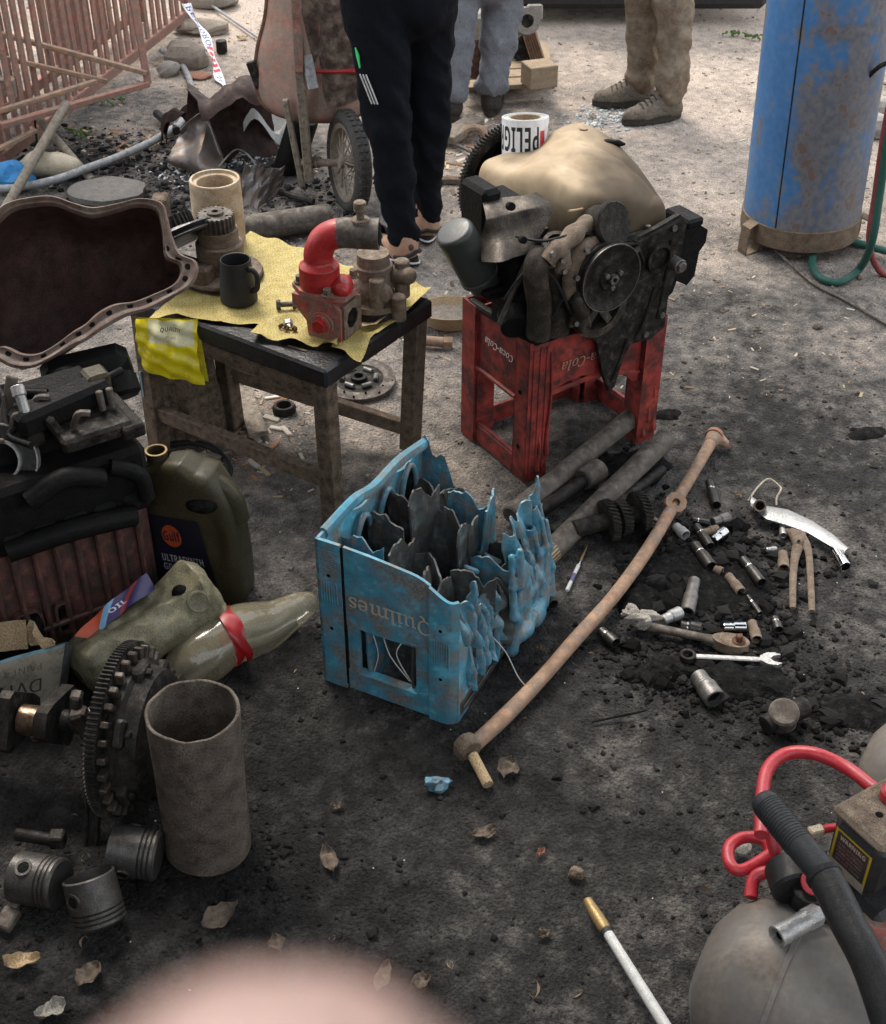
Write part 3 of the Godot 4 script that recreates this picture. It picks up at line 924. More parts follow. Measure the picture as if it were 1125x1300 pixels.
func burnt_metal() -> void:
	var mb := MB.new()
	var shell := func(r: float, l: float, a0: float, a1: float, amp: float, sd: int) -> MB:
		var g := MB.new()
		g.sheet(func(u: float, v: float):
			var ang := lerpf(a0, a1, u)
			var rr: float = r * (1 + amp * nz.get_noise_2d(u * 160 + sd * 50, v * 90))
			return Vector3((v - .5) * l * (1 + amp * nz.get_noise_1d(u * 220 + sd)), rr * sin(ang) + amp * .4 * nz.get_noise_2d(v * 120, u * 120 + sd * 9), rr * cos(ang)), 36, 14, .003)
		return g
	mb = shell.call(.15, .30, .75, 4.4, .22, 1)
	one("burnt_drum", "burnt brown drum shell lying open towards the view, left of the wheelbarrow", "drum", Vector3(-0.717,0,-4.495) + Vector3(0, .135, -.10), mb, M["burnt sheet"], "", 60, .35)
	# grey folded sheet in front of it
	var p := [Vector3(-0.935,0.01,-4.443), Vector3(-0.992,0.02,-4.915), Vector3(-0.902,0.05,-5.016), Vector3(-0.774,0.01,-4.471)]
	var base := Vector3(-0.86,0,-4.453)
	mb = MB.new()
	var q0 := Vector3(-0.968,0.019,-4.55) - base
	var q1 := Vector3(-0.769,-0.009,-4.42) - base
	var q2 := Vector3(-0.94,0.113,-4.62) - base
	var q3 := Vector3(-0.774,0.073,-4.5) - base
	var q4 := Vector3(-0.835,0.199,-4.6) - base
	mb.sheet(func(u: float, v: float):
		var lo := q0.lerp(q1, u)
		var hi := q2.lerp(q4, u * 1.6) if u < .625 else q4.lerp(q3, (u - .625) / .375)
		var w := lo.lerp(hi, v)
		return w + Vector3(-.2, .2, .9) * (.035 * sin(v * PI * 2.0) + .012 * sin(u * 11 + v * 4)) + Vector3(.01, 0, 0) * nz.get_noise_2d(u * 200, v * 200), 26, 22, .003)
	one("zinc_sheet", "scorched grey sheet folded upright in front of the burnt drum", "metal sheet", base, mb, M["scorched zinc"], "", 30)
	mb = shell.call(.10, .05, .2, 3.0, .2, 4)
	one("rusty_shell", "rounded rusty shell standing at the left end of the burnt drum", "metal sheet", Vector3(-0.938,0,-4.746) + Vector3(0, .02, 0), mb, M["burnt sheet"], "", 60, 1.2)
	base = Vector3(-0.61,0,-4.226)
	mb = MB.new()
	var r0 := Vector3(-0.663,0,-4.226) - base
	var r1 := Vector3(-0.538,0,-4.304) - base
	mb.sheet(func(u: float, v: float):
		var w := r0.lerp(r1, u) + Vector3(-.02 + .02 * v, v * (.13 - .04 * u), -.05 * v)
		return w + Vector3(0, 0, 1) * (.05 * (1 - absf(u - .5) * 2) * (1 - v * .6)) + Vector3(.012, .02, 0) * nz.get_noise_2d(u * 260, v * 200), 20, 14, .003)
	one("zinc_offcut", "small crumpled grey sheet offcut standing in front of the wheelbarrow's leg", "metal sheet", base, mb, M["scorched zinc"], "", 25)
	mb = MB.new()
	mb.xf = Transform3D(Basis(Vector3.BACK, -.35) * Basis(Vector3.RIGHT, .15), Vector3.ZERO)
	mb.lathe([[0, 0], [.05, 0], [.052, .02], [.052, .21], [.046, .22], [0, .22]], 28)
	mb.jit(.008, .3, nz)
	one("charred_canister", "blackened canister leaning under the wheelbarrow tray", "canister", Vector3(-0.553,0,-4.467) + Vector3(0, 0, -.08), mb, M["greasy black"])
	mb = MB.new()
	mb.sheet(func(u: float, v: float): return Vector3((u - .5) * .2, .06 + .05 * sin(u * 7 + v * 3) + .03 * sin(v * 9) + v * .06, (v - .5) * -.12), 14, 8, .002)
	one("foil_scrap", "pale crumpled foil scrap between the burnt drum and the wheelbarrow", "foil", Vector3(-0.627,0,-4.808), mb, M["white plastic"], "", 20)
	mb = MB.new(); rod(mb, Vector3(0, .015, 0), Vector3(-0.435,0.012,-4.237) - Vector3(-0.557,0,-4.311), .011); one("dark_bar", "dark bar lying on the soil under the wheelbarrow", "bar", Vector3(-0.557,0,-4.311), mb, M["oily iron"])
	mb = MB.new()
	mb.lathe([[.018, 0], [.03, 0], [.03, .024], [.018, .024], [.018, 0]], 20)
	mb.bend(func(w): return Vector3(w.x, w.z * .9 + .03, w.y))
	mb.box(Vector3(-.06, .02, .012), Vector3(.09, .045, .02), .004)
	one("pipe_bracket", "tan bracket with a round eye behind the ochre pipe", "bracket", Vector3(-0.727,0,-4.398), mb, M["rust dust"])
	mb = MB.new(); var w := curve([Vector3(-0.747,0.12,-4.271), Vector3(-0.716,0.1,-4.475), Vector3(-0.659,0.06,-4.468), Vector3(-0.62,0.01,-4.347)], 6)
	for i in w.size(): w[i] -= Vector3(-0.73,0,-4.51)
	mb.tube(w, .0035, 6); one("bent_wire", "bent wire arching out of the burnt drum", "wire", Vector3(-0.73,0,-4.51), mb, M["dull steel"])
	mb = MB.new()
	mb.lathe([[0, 0], [.04, 0], [.042, .01], [.042, .35], [.038, .36], [0, .36]], 20)
	mb.bend(func(v): return Basis(Vector3.UP, .35) * Vector3(v.y - .18, v.z + .042, v.x))
	one("steel_tube", "thick grey steel tube with a rusty end, behind the bench", "tube", Vector3(-0.534,0,-3.992), mb, M["dusty iron"])


func wheelbarrow() -> void:
	var hub := Vector3(-0.311,0.145,-4.25)
	var t := thing("wheelbarrow", "rusty red wheelbarrow tipped upright on its wheel, left of the black trousers", "wheelbarrow", Vector3(hub.x, 0, hub.z))
	var mb := world(t)
	var W := facing(hub, Vector3(-.92, .06, .38))
	mb.xf = mb.xf * W
	var prof := []
	for i in 13:
		var a := -PI / 2 + PI * i / 12
		prof.append([.140 + .028 * cos(a), .030 * sin(a)])
	prof.append([.125, .022]); prof.append([.125, -.022]); prof.append([.140, -.030])
	var tyre := MB.new(); tyre.lathe(prof, 44)
	for i in 44:
		var a := TAU * i / 44
		for s in [-1, 1]:
			tyre.box(Vector3(cos(a) * .166, s * .010, -sin(a) * .166), Vector3(.008, .014, .012), .001, Basis(Vector3.UP, a))
	mb.add(tyre, Transform3D(Basis(Vector3.RIGHT, PI / 2), Vector3.ZERO))
	var wheel := part("wheel", mb, M["dusty tyre"], t)
	mb = world(t); mb.xf = mb.xf * W
	var rim := MB.new(); rim.lathe([[.112, -.02], [.127, -.024], [.127, .024], [.112, .02], [.112, -.02]], 40)
	mb.add(rim, Transform3D(Basis(Vector3.RIGHT, PI / 2), Vector3.ZERO)); part("rim", mb, M["grey wood"], wheel)
	for i in 28:
		var a := TAU * i / 28
		mb = world(t); mb.xf = mb.xf * W
		rod(mb, Vector3(cos(a + .3) * .014, sin(a + .3) * .014, .022 if i % 2 else -.022), Vector3(cos(a) * .114, sin(a) * .114, .006 if i % 2 else -.006), .0026, 5)
		part("spoke", mb, M["grey wood"], wheel)
	mb = world(t); mb.xf = mb.xf * W
	mb.cyl(Vector3(0, 0, -.03), Vector3(0, 0, .035), .018, 14); part("hub", mb, M["grey wood"], wheel)
	mb = world(t); rod(mb, hub, Vector3(-0.487,0.11,-4.33), .013, 12); mb.tube([Vector3(-0.468,0.114,-4.32), Vector3(-0.415,0.125,-4.3)], .019, 12); part("axle", mb, M["brown dusty casting"], t)
	mb = world(t); mb.bar(Vector3(-0.46,0.49,-4.27), Vector3(-0.451,0.064,-4.3), .036, .03, .003, Vector3.RIGHT); mb.jit(.003, .5, nz); part("leg", mb, M["grey wood"], t)
	mb = world(t); mb.bar(Vector3(-0.517,0.328,-4.33), Vector3(-0.478,0.033,-4.32), .022, .02, .003, Vector3.RIGHT); part("leg", mb, M["grey wood"], t)
	mb = world(t); mb.bar(Vector3(-0.453,0.733,-4.26), Vector3(-0.457,0.445,-4.255), .034, .03, .003, Vector3.RIGHT); part("side_rail", mb, M["barrow red"], t)
	# the tray: a deep shell, its outside to the view
	var lip := curve([Vector3(-0.555,0.751,-4.56), Vector3(-0.571,0.632,-4.55), Vector3(-0.588,0.529,-4.54), Vector3(-0.619,0.434,-4.53), Vector3(-0.633,0.345,-4.52), Vector3(-0.619,0.272,-4.49), Vector3(-0.563,0.233,-4.46), Vector3(-0.446,0.22,-4.43), Vector3(-0.326,0.228,-4.43), Vector3(-0.257,0.258,-4.46), Vector3(-0.229,0.365,-4.5), Vector3(-0.215,0.534,-4.54), Vector3(-0.205,0.751,-4.56)], 5)
	mb = world(t)
	var mid0 := Vector3(-0.409,0.284,-4.44)
	var mid1 := Vector3(-0.379,0.775,-4.46)
	mb.sheet(func(u: float, v: float):
		var x := u * (lip.size() - 1)
		var i := mini(int(x), lip.size() - 2)
		var p: Vector3 = lip[i].lerp(lip[i + 1], x - i)
		var ax := mid0.lerp(mid1, clampf((p.y - .22) / .55, 0.0, 1.0))
		ax.y = maxf(ax.y, p.y)
		var q := p.lerp(ax, v)
		return q + Vector3(0, 0, .14) * pow(sin(v * PI / 2), .7) + Vector3(.004, .004, .008) * nz.get_noise_2d(q.x * 260, q.y * 260), 60, 14, .003)
	part("tray", mb, M["barrow red"], t, 60)
	mb = world(t)
	mb.sheet(func(u: float, v: float):
		var q := Vector3(-0.459,0.34,-4.325).lerp(Vector3(-0.259,0.34,-4.325), u).lerp(Vector3(-0.441,0.715,-4.325).lerp(Vector3(-0.226,0.715,-4.325), u), v)
		return q + Vector3(0, -.03 * sin(u * PI) * (1 - v), .02 * sin(u * PI)), 12, 14, .002)
	part("tray_panel", mb, M["barrow under"], t, 60)
	mb = world(t); mb.tube(lip, .009, 8); part("rolled_lip", mb, M["rust brown"], t)
	mb = world(t); rod(mb, Vector3(-0.45,0.612,-4.33), Vector3(-0.311,0.612,-4.33), .007); part("cross_rod", mb, M["rust brown"], t)
	mb = world(t); rod(mb, Vector3(-0.417,0.427,-4.31), Vector3(-0.265,0.427,-4.31), .008); part("cross_rod", mb, M["bright red paint"], t)
	mb = world(t); mb.tube(curve([Vector3(-0.458,0.604,-4.3), Vector3(-0.435,0.5,-4.27), Vector3(-0.418,0.422,-4.25)], 4), .016, 12); part("handle", mb, M["barrow red"], t)
	mb = world(t); mb.tube([Vector3(-0.432,0.492,-4.265), Vector3(-0.414,0.395,-4.24)], .0175, 12); part("handle_grip", mb, M["grey pipe"], t)
	mb = world(t); mb.bar(Vector3(-0.462,0.466,-4.3), Vector3(-0.426,0.388,-4.26), .04, .004, .001); part("bracket", mb, M["barrow red"], t)
	mb = world(t); mb.bar(Vector3(-0.645,0.396,-4.5), Vector3(-0.62,0.311,-4.5), .02, .03, .002); part("hook", mb, M["oily iron"], t)
	mb = world(t); rod(mb, Vector3(-0.26,0.354,-4.3), Vector3(-0.252,0.176,-4.28), .009); part("wheel_stay", mb, M["barrow red"], t)


func pallet() -> void:
	var at := Vector3(0.264,0,-5.391)
	var t := thing("pallet", "low wooden pallet carrying engine scrap, behind the grey trousers", "pallet", at)
	var mb: MB
	var y := .06
	for k in 4:
		mb = world(t); mb.bar(Vector3(0.085,0.06,-5.217) + Vector3(0, .01, -.1 * k), Vector3(0.423,0.06,-5.272) + Vector3(0, .01, -.1 * k), .085, .018, .002); mb.jit(.003, .5, nz); part("board", mb, M["pale wood"], t)
	for q in [Vector3(0.12,0,-5.391), Vector3(0.274,0,-5.41), Vector3(0.417,0,-5.448)]:
		mb = world(t); mb.bar(q + Vector3(0, .03, .04), q + Vector3(0, .03, -.36), .06, .055, .002); part("runner", mb, M["pale wood"], t)
	mb = MB.new(); mb.box(Vector3(0, .045, 0), Vector3(.115, .085, .1), .003, Basis(Vector3.UP, .35)); mb.jit(.002, .5, nz)
	one("wood_block", "square pale timber block on the right end of the pallet", "wood block", Vector3(0.374,0.08,-5.194), mb, M["pale wood"])
	var e := thing("engine_scrap", "dusty engine casting with a round flange, standing on the pallet", "engine part", Vector3(0.257,0.08,-5.268))
	mb = world(e); flesh(mb, [[Vector3(0.143,0.034,-5.6), Vector3(0.142,0.132,-5.65), .07, .06], [Vector3(0.143,0.044,-5.62), Vector3(0.254,0.067,-5.6), .07, .08], [Vector3(0.254,0.034,-5.6), Vector3(0.312,0.093,-5.6), .06, .05], [Vector3(0.291,0.115,-5.6), Vector3(0.316,0.189,-5.62), .045, .04]], .014, .04); mb.jit(.012, .6, nz)
	part("casting", mb, M["brown dusty casting"], e, 60)
	mb = world(e); mb.box(Vector3(0.134,0.176,-5.6), Vector3(.09, .14, .1), .015, Basis(Vector3.UP, .3)); mb.jit(.012, .6, nz); part("pale_cover", mb, M["concrete"], e)
	mb = world(e)
	var fc := Vector3(0.334,0.237,-5.5)
	mb.xf = mb.xf * facing(fc, Vector3(.1, .25, 1))
	mb.ring(circle(.052, 28), circle(.026, 28), -.05, .04); mb.ring(circle(.026, 28), circle(.0, 28), -.04, -.035); mb.box(Vector3(.04, .03, -.03), Vector3(.06, .06, .05), .006)
	part("round_flange", mb, M["concrete"], e)
	mb = world(e); mb.box(Vector3(0.329,0.096,-5.55), Vector3(.07, .14, .09), .008, Basis(Vector3.BACK, .5)); mb.jit(.008, .6, nz); part("lower_casting", mb, M["oily iron"], e)
	mb = world(e); mb.box(Vector3(0.37,0.131,-5.5), Vector3(.055, .13, .07), .004, Basis(Vector3.BACK, .35)); part("copper_core", mb, M["rust dust"], e)
	for k in 5:
		mb = world(e); mb.box(Vector3(0.37,0.131,-5.5) + Basis(Vector3.BACK, .35) * Vector3(-.02 + k * .01, 0, .037), Vector3(.003, .12, .006), .0, Basis(Vector3.BACK, .35)); part("cooling_fin", mb, M["rust brown"], e)
	mb = MB.new()
	mb.sheet(func(u: float, v: float): return Vector3((u - .5) * .2, .04 + v * .17 - .05 * (1 - u) * v, .05 * sin(u * 3) - .03 * v), 10, 8, .004)
	one("rusty_trough", "rusty red sheet trough showing between the grey trouser legs", "metal sheet", Vector3(0.147,0.07,-5.224), mb, M["rust brown"], "", 50)


func vehicle() -> void:
	# only its dark underside shows, at the top edge
	var at := Vector3(.72, 0, -6.85)
	var t := thing("parked_vehicle", "dark underside of a parked vehicle at the top edge, between the two people", "vehicle", at)
	var mb := MB.new(); mb.box(Vector3(0, .52, -.1), Vector3(1.5, .6, 1.2), .06); part("body", mb, M["black casing"], t)
	mb = MB.new(); mb.box(Vector3(0, .20, .56), Vector3(1.5, .26, .14), .03); part("bumper", mb, M["black casing"], t)
	mb = MB.new(); mb.box(Vector3(0, .16, -.15), Vector3(1.0, .1, 1.1), .03); part("underside", mb, M["greasy black"], t)
	for s in [-1, 1]:
		mb = MB.new(); mb.lathe([[.1, -.09], [.27, -.09], [.3, -.06], [.3, .06], [.27, .09], [.1, .09], [.1, -.09]], 32)
		mb.bend(func(p: Vector3): return Vector3(p.y + s * .62, p.x + .3, p.z - .2)); part("tyre", mb, M["rubber"], t)

# A whole figure from its leg joints: body, then trousers, shirt, shoes and hair over it.
# legs: [hip, knee, ankle, toe direction] for left and right
func person(label: String, legs: Array, face: Vector3, trousers: String, shirt: String, thigh: float, hem: float, at_hem: float, shoe: String) -> Node3D:
	var mid: Vector3 = (legs[0][0] + legs[1][0]) / 2
	var t := thing("person", label, "person", Vector3(mid.x, 0, mid.z))
	var f := face.normalized()
	var side := f.cross(Vector3.UP).normalized()
	var hipy := mid.y
	var sh := mid + Vector3(0, .50, 0)
	var neck := mid + Vector3(0, .60, 0)
	var head := mid + Vector3(0, .75, 0) + f * .02
	# body, one surface
	var mb := world(t)
	var bones := [[mid + Vector3(0, .02, 0), mid + Vector3(0, .2, 0), .10, .09], [mid + Vector3(0, .2, 0), sh - Vector3(0, .06, 0), .09, .11], [sh - side * .14, sh + side * .14, .05, .05], [sh, neck + Vector3(0, .04, 0), .06, .05], [head - Vector3(0, .03, 0) + f * .02, head + Vector3(0, .04, 0), .07, .085]]
	bones.append([head + f * .085 - Vector3(0, .02, 0), head + f * .075 + Vector3(0, .015, 0), .013, .009])
	for s in [-1, 1]:
		var el: Vector3 = sh + side * s * .2 - Vector3(0, .26, 0) + f * .03
		var wr: Vector3 = el + f * .22 - side * s * .08 + Vector3(0, .05, 0)
		bones.append([sh + side * s * .17, el, .05, .038]); bones.append([el, wr, .038, .027])
		bones.append([wr, wr + f * .08, .026, .03])
		bones.append([head + side * s * .085, head + side * s * .088 - Vector3(0, .03, 0), .012, .01])
		for k in 4:
			var b: Vector3 = wr + f * .09 + Vector3(0, .03 - k * .018, 0)
			bones.append([b, b + f * .05 - side * s * .012, .0095, .0085])
	for l in legs:
		bones.append([l[0], l[1], .06, .04]); bones.append([l[1], l[2], .04, .034])
		if shoe != "clog": continue
		bones.append([l[2], l[2] - Vector3(0, l[2].y - .035, 0), .036, .035])
		bones.append([l[2] * Vector3(1, 0, 1) + Vector3(0, .035, 0), l[2] * Vector3(1, 0, 1) + Vector3(0, .03, 0) + l[3] * .15, .036, .028])
	flesh(mb, bones, .014, .03)
	part("body", mb, M["skin"], t, 80)
	# trousers
	mb = world(t)
	bones = [[mid + Vector3(0, .12, 0) - side * .03, mid + Vector3(0, .0, 0) + side * .03, .125, .125]]
	for l in legs:
		bones.append([l[0] + Vector3(0, .03, 0), l[1], thigh, thigh * .68])
		var end: Vector3 = l[1].lerp(l[2], (l[1].y - at_hem) / (l[1].y - l[2].y))
		bones.append([l[1], l[1].lerp(end, .5), thigh * .68, lerpf(thigh * .62, hem, .45)])
		bones.append([l[1].lerp(end, .5), end, lerpf(thigh * .62, hem, .45), hem])
	var wr := func(p: Vector3) -> Vector3:
		var k := smoothstep(hipy + .1, hipy - .1, p.y)
		var low := 1.0 + .7 * smoothstep(at_hem + .16, at_hem, p.y)
		var n := nz.get_noise_3d(p.x * 300, p.y * 900 + p.x * 900, p.z * 700) * .014 * low + nz.get_noise_3d(p.x * 900 + 40, p.y * 600 - p.z * 900, p.z * 900) * .010
		return p + Vector3(n, 0, nz.get_noise_3d(p.x * 400 + 99, p.y * 800 + p.x * 900, p.z * 400) * .011) * k
	flesh(mb, bones, .0095, .022, wr)
	part("trousers", mb, M[trousers], t, 80)
	# shirt
	mb = world(t)
	bones = [[mid + Vector3(0, .1, 0), mid + Vector3(0, .25, 0), .135, .125], [mid + Vector3(0, .25, 0), sh - Vector3(0, .05, 0), .125, .14], [sh - side * .15, sh + side * .15, .065, .065]]
	for s in [-1, 1]:
		bones.append([sh + side * s * .17, sh + side * s * .205 - Vector3(0, .2, 0), .068, .06])
	flesh(mb, bones, .018, .04)
	part("shirt", mb, M[shirt], t, 80)
	mb = world(t)
	flesh(mb, [[head - f * .03 + Vector3(0, .02, 0), head + Vector3(0, .06, 0), .085, .085]], .014, .03)
	part("hair", mb, M["cloth black"], t, 80)
	# shoes
	for l in legs:
		var heel: Vector3 = l[2] * Vector3(1, 0, 1)
		var d: Vector3 = l[3].normalized()
		var sd := d.cross(Vector3.UP)
		mb = world(t)
		if shoe == "clog":
			mb.sheet(func(u: float, v: float):
				var a: float = u * TAU
				var q: Vector3 = heel + d * (.075 + cos(a) * .135) + sd * sin(a) * (.046 + .006 * cos(a))
				return q + Vector3(0, .004 + v * .022, 0) - (q - heel - d * .075) * .04 * v, 32, 3)
			mb.sheet(func(u: float, v: float):
				var a: float = u * TAU
				return heel + d * (.075 + cos(a) * .129 * v) + sd * sin(a) * (.044 + .006 * cos(a)) * v + Vector3(0, .0262, 0), 32, 3)
			part("shoe_sole", mb, M["rubber"], t)
			mb = world(t)
			for s in [.0145]:
				var lp := []
				for i in 33:
					var a := TAU * i / 32
					lp.append(heel + d * (.075 + cos(a) * .1345) + sd * sin(a) * (.0458 + .006 * cos(a)) + Vector3(0, s, 0))
				mb.tube(lp, .0032, 6, false)
			part("sole_stripe", mb, M["white plastic"], t)
			mb = world(t)
			mb.sheet(func(u: float, v: float):
				var a: float = lerpf(-1.9, 1.9, u)
				var h := .05 * sin(v * PI / 2) * smoothstep(-.5, .4, cos(a)) + .018
				var k := cos(v * PI / 2)
				return heel + d * (.085 + cos(a) * .12 * maxf(k, .35)) + sd * sin(a) * .047 * maxf(k, .2) + Vector3(0, .022 + h, 0), 24, 8)
			part("shoe_upper", mb, M["rubber"], t, 70)
			mb = world(t)
			var st := []
			for i in 13:
				var a := PI / 2 + PI * i / 12
				st.append(heel + d * (.0 + cos(a) * .052) + sd * sin(a) * .046 + Vector3(0, .05 - .018 * absf(sin(a)), 0))
			mb.tube(st, .006, 6, true, 1.0)
			part("heel_strap", mb, M["rubber"], t)
		else:
			var small := Transform3D(Basis.IDENTITY.scaled(Vector3.ONE * .86), heel * .14)
			mb.xf = mb.xf * small
			flesh(mb, [[heel + Vector3(0, .05, 0) - d * .01, heel + Vector3(0, .12, 0), .046, .05], [heel + Vector3(0, .042, 0) - d * .02, heel + d * .10 + Vector3(0, .046, 0), .04, .045], [heel + d * .08 + Vector3(0, .06, 0), heel + d * .04 + Vector3(0, .09, 0), .036, .04], [heel + d * .1 + Vector3(0, .042, 0), heel + d * .19 + Vector3(0, .034, 0), .042, .034], [heel + d * .13 + sd * .012 + Vector3(0, .035, 0), heel + d * .13 - sd * .012 + Vector3(0, .035, 0), .036, .036]], .0075, .02, func(p: Vector3): return Vector3(p.x, maxf(p.y, .014), p.z) + Vector3(nz.get_noise_3d(p.x * 900, p.y * 900, p.z * 900), nz.get_noise_3d(p.z * 900, p.x * 900, p.y * 900), 0) * .006)
			part("boot_upper", mb, M[shoe], t, 70)
			mb = world(t); mb.xf = mb.xf * small
			mb.sheet(func(u: float, v: float):
				var a: float = u * TAU
				var q: Vector3 = heel + d * (.083 + cos(a) * .148) + sd * sin(a) * (.049 + .007 * cos(a))
				return q + Vector3(0, v * .026, 0), 36, 2)
			mb.sheet(func(u: float, v: float):
				var a: float = u * TAU
				return heel + d * (.083 + cos(a) * .148 * v) + sd * sin(a) * (.049 + .007 * cos(a)) * v + Vector3(0, .026, 0), 36, 2)
			part("boot_sole", mb, M["boot dark"], t)
			mb = world(t); mb.xf = mb.xf * small
			for k in 5:
				var q: Vector3 = heel + d * (.065 + k * .02) + Vector3(0, .118 - k * .011, 0)
				mb.tube([q - sd * .03 - Vector3(0, .006, 0), q + Vector3(0, .008, 0), q + sd * .03 - Vector3(0, .006, 0)], .0035, 5)
			part("boot_lace", mb, M["boot dusty"] if shoe == "boot dark" else M["boot dark"], t)
	return t

func people() -> void:
	var A := person("person in black tracksuit trousers and slip-on clogs, seen from behind, right of the wheelbarrow", [[Vector3(-0.192,0.79,-3.85), Vector3(-0.161,0.424,-3.83), Vector3(-0.12,0.068,-3.81), Vector3(-.75, 0, -.66)], [Vector3(-0.048,0.762,-3.95), Vector3(-0.051,0.4,-3.96), Vector3(-0.054,0.049,-3.98), Vector3(-.1, 0, -1)]], Vector3(-.3, 0, -1), "cloth black", "cloth black", .099, .043, .085, "clog")
	# white stripes and a green mark down the left seam
	for k in 3:
		var mb := world(A)
		var p := [Vector3(-0.226,0.599,-3.775), Vector3(-0.211,0.56,-3.772), Vector3(-0.195,0.516,-3.77)]
		for i in 3: p[i] += Vector3(.0085 * k - .008, 0, .012 + .002 * k)
		mb.tube(p, .0022, 6, true, 1.0)
		part("stripe", mb, M["white plastic"], A)
	var mb := world(A)
	mb.tube([Vector3(-0.245,0.668,-3.78), Vector3(-0.239,0.648,-3.775), Vector3(-0.234,0.614,-3.77)], [.002, .005, .002], 8)
	part("green_mark", mb, plain("green mark", [.03, .5, .13], .6), A)
	mb = world(A); mb.ball(Vector3(-0.102,0.064,-3.775), Vector3(.013, .012, .006)); part("ankle_mark", mb, plain("ankle mark", [.05, .03, .025], .7), A)
	person("person in grey tracksuit trousers standing at the pallet, behind the black-trousered person", [[Vector3(0.061,0.545,-5.08), Vector3(0.045,0.312,-5.06), Vector3(0.032,0.059,-5.06), Vector3(-.2, 0, -1)], [Vector3(0.23,0.527,-5.15), Vector3(0.213,0.276,-5.13), Vector3(0.187,0.062,-5.12), Vector3(.1, 0, -1)]], Vector3(.1, 0, -1), "cloth grey", "shirt", .098, .064, .12, "boot dark")
	person("person in stained tan work trousers and dusty boots, facing left, near the blue tank", [[Vector3(0.725,0.575,-5.2), Vector3(0.771,0.284,-5.2), Vector3(0.784,0.028,-5.22), Vector3(-1, 0, .12)], [Vector3(0.822,0.605,-5.08), Vector3(0.863,0.312,-5.06), Vector3(0.869,0.047,-5.06), Vector3(-.93, 0, .35)]], Vector3(-1, 0, .2), "cloth tan", "shirt", .092, .058, .10, "boot dusty")


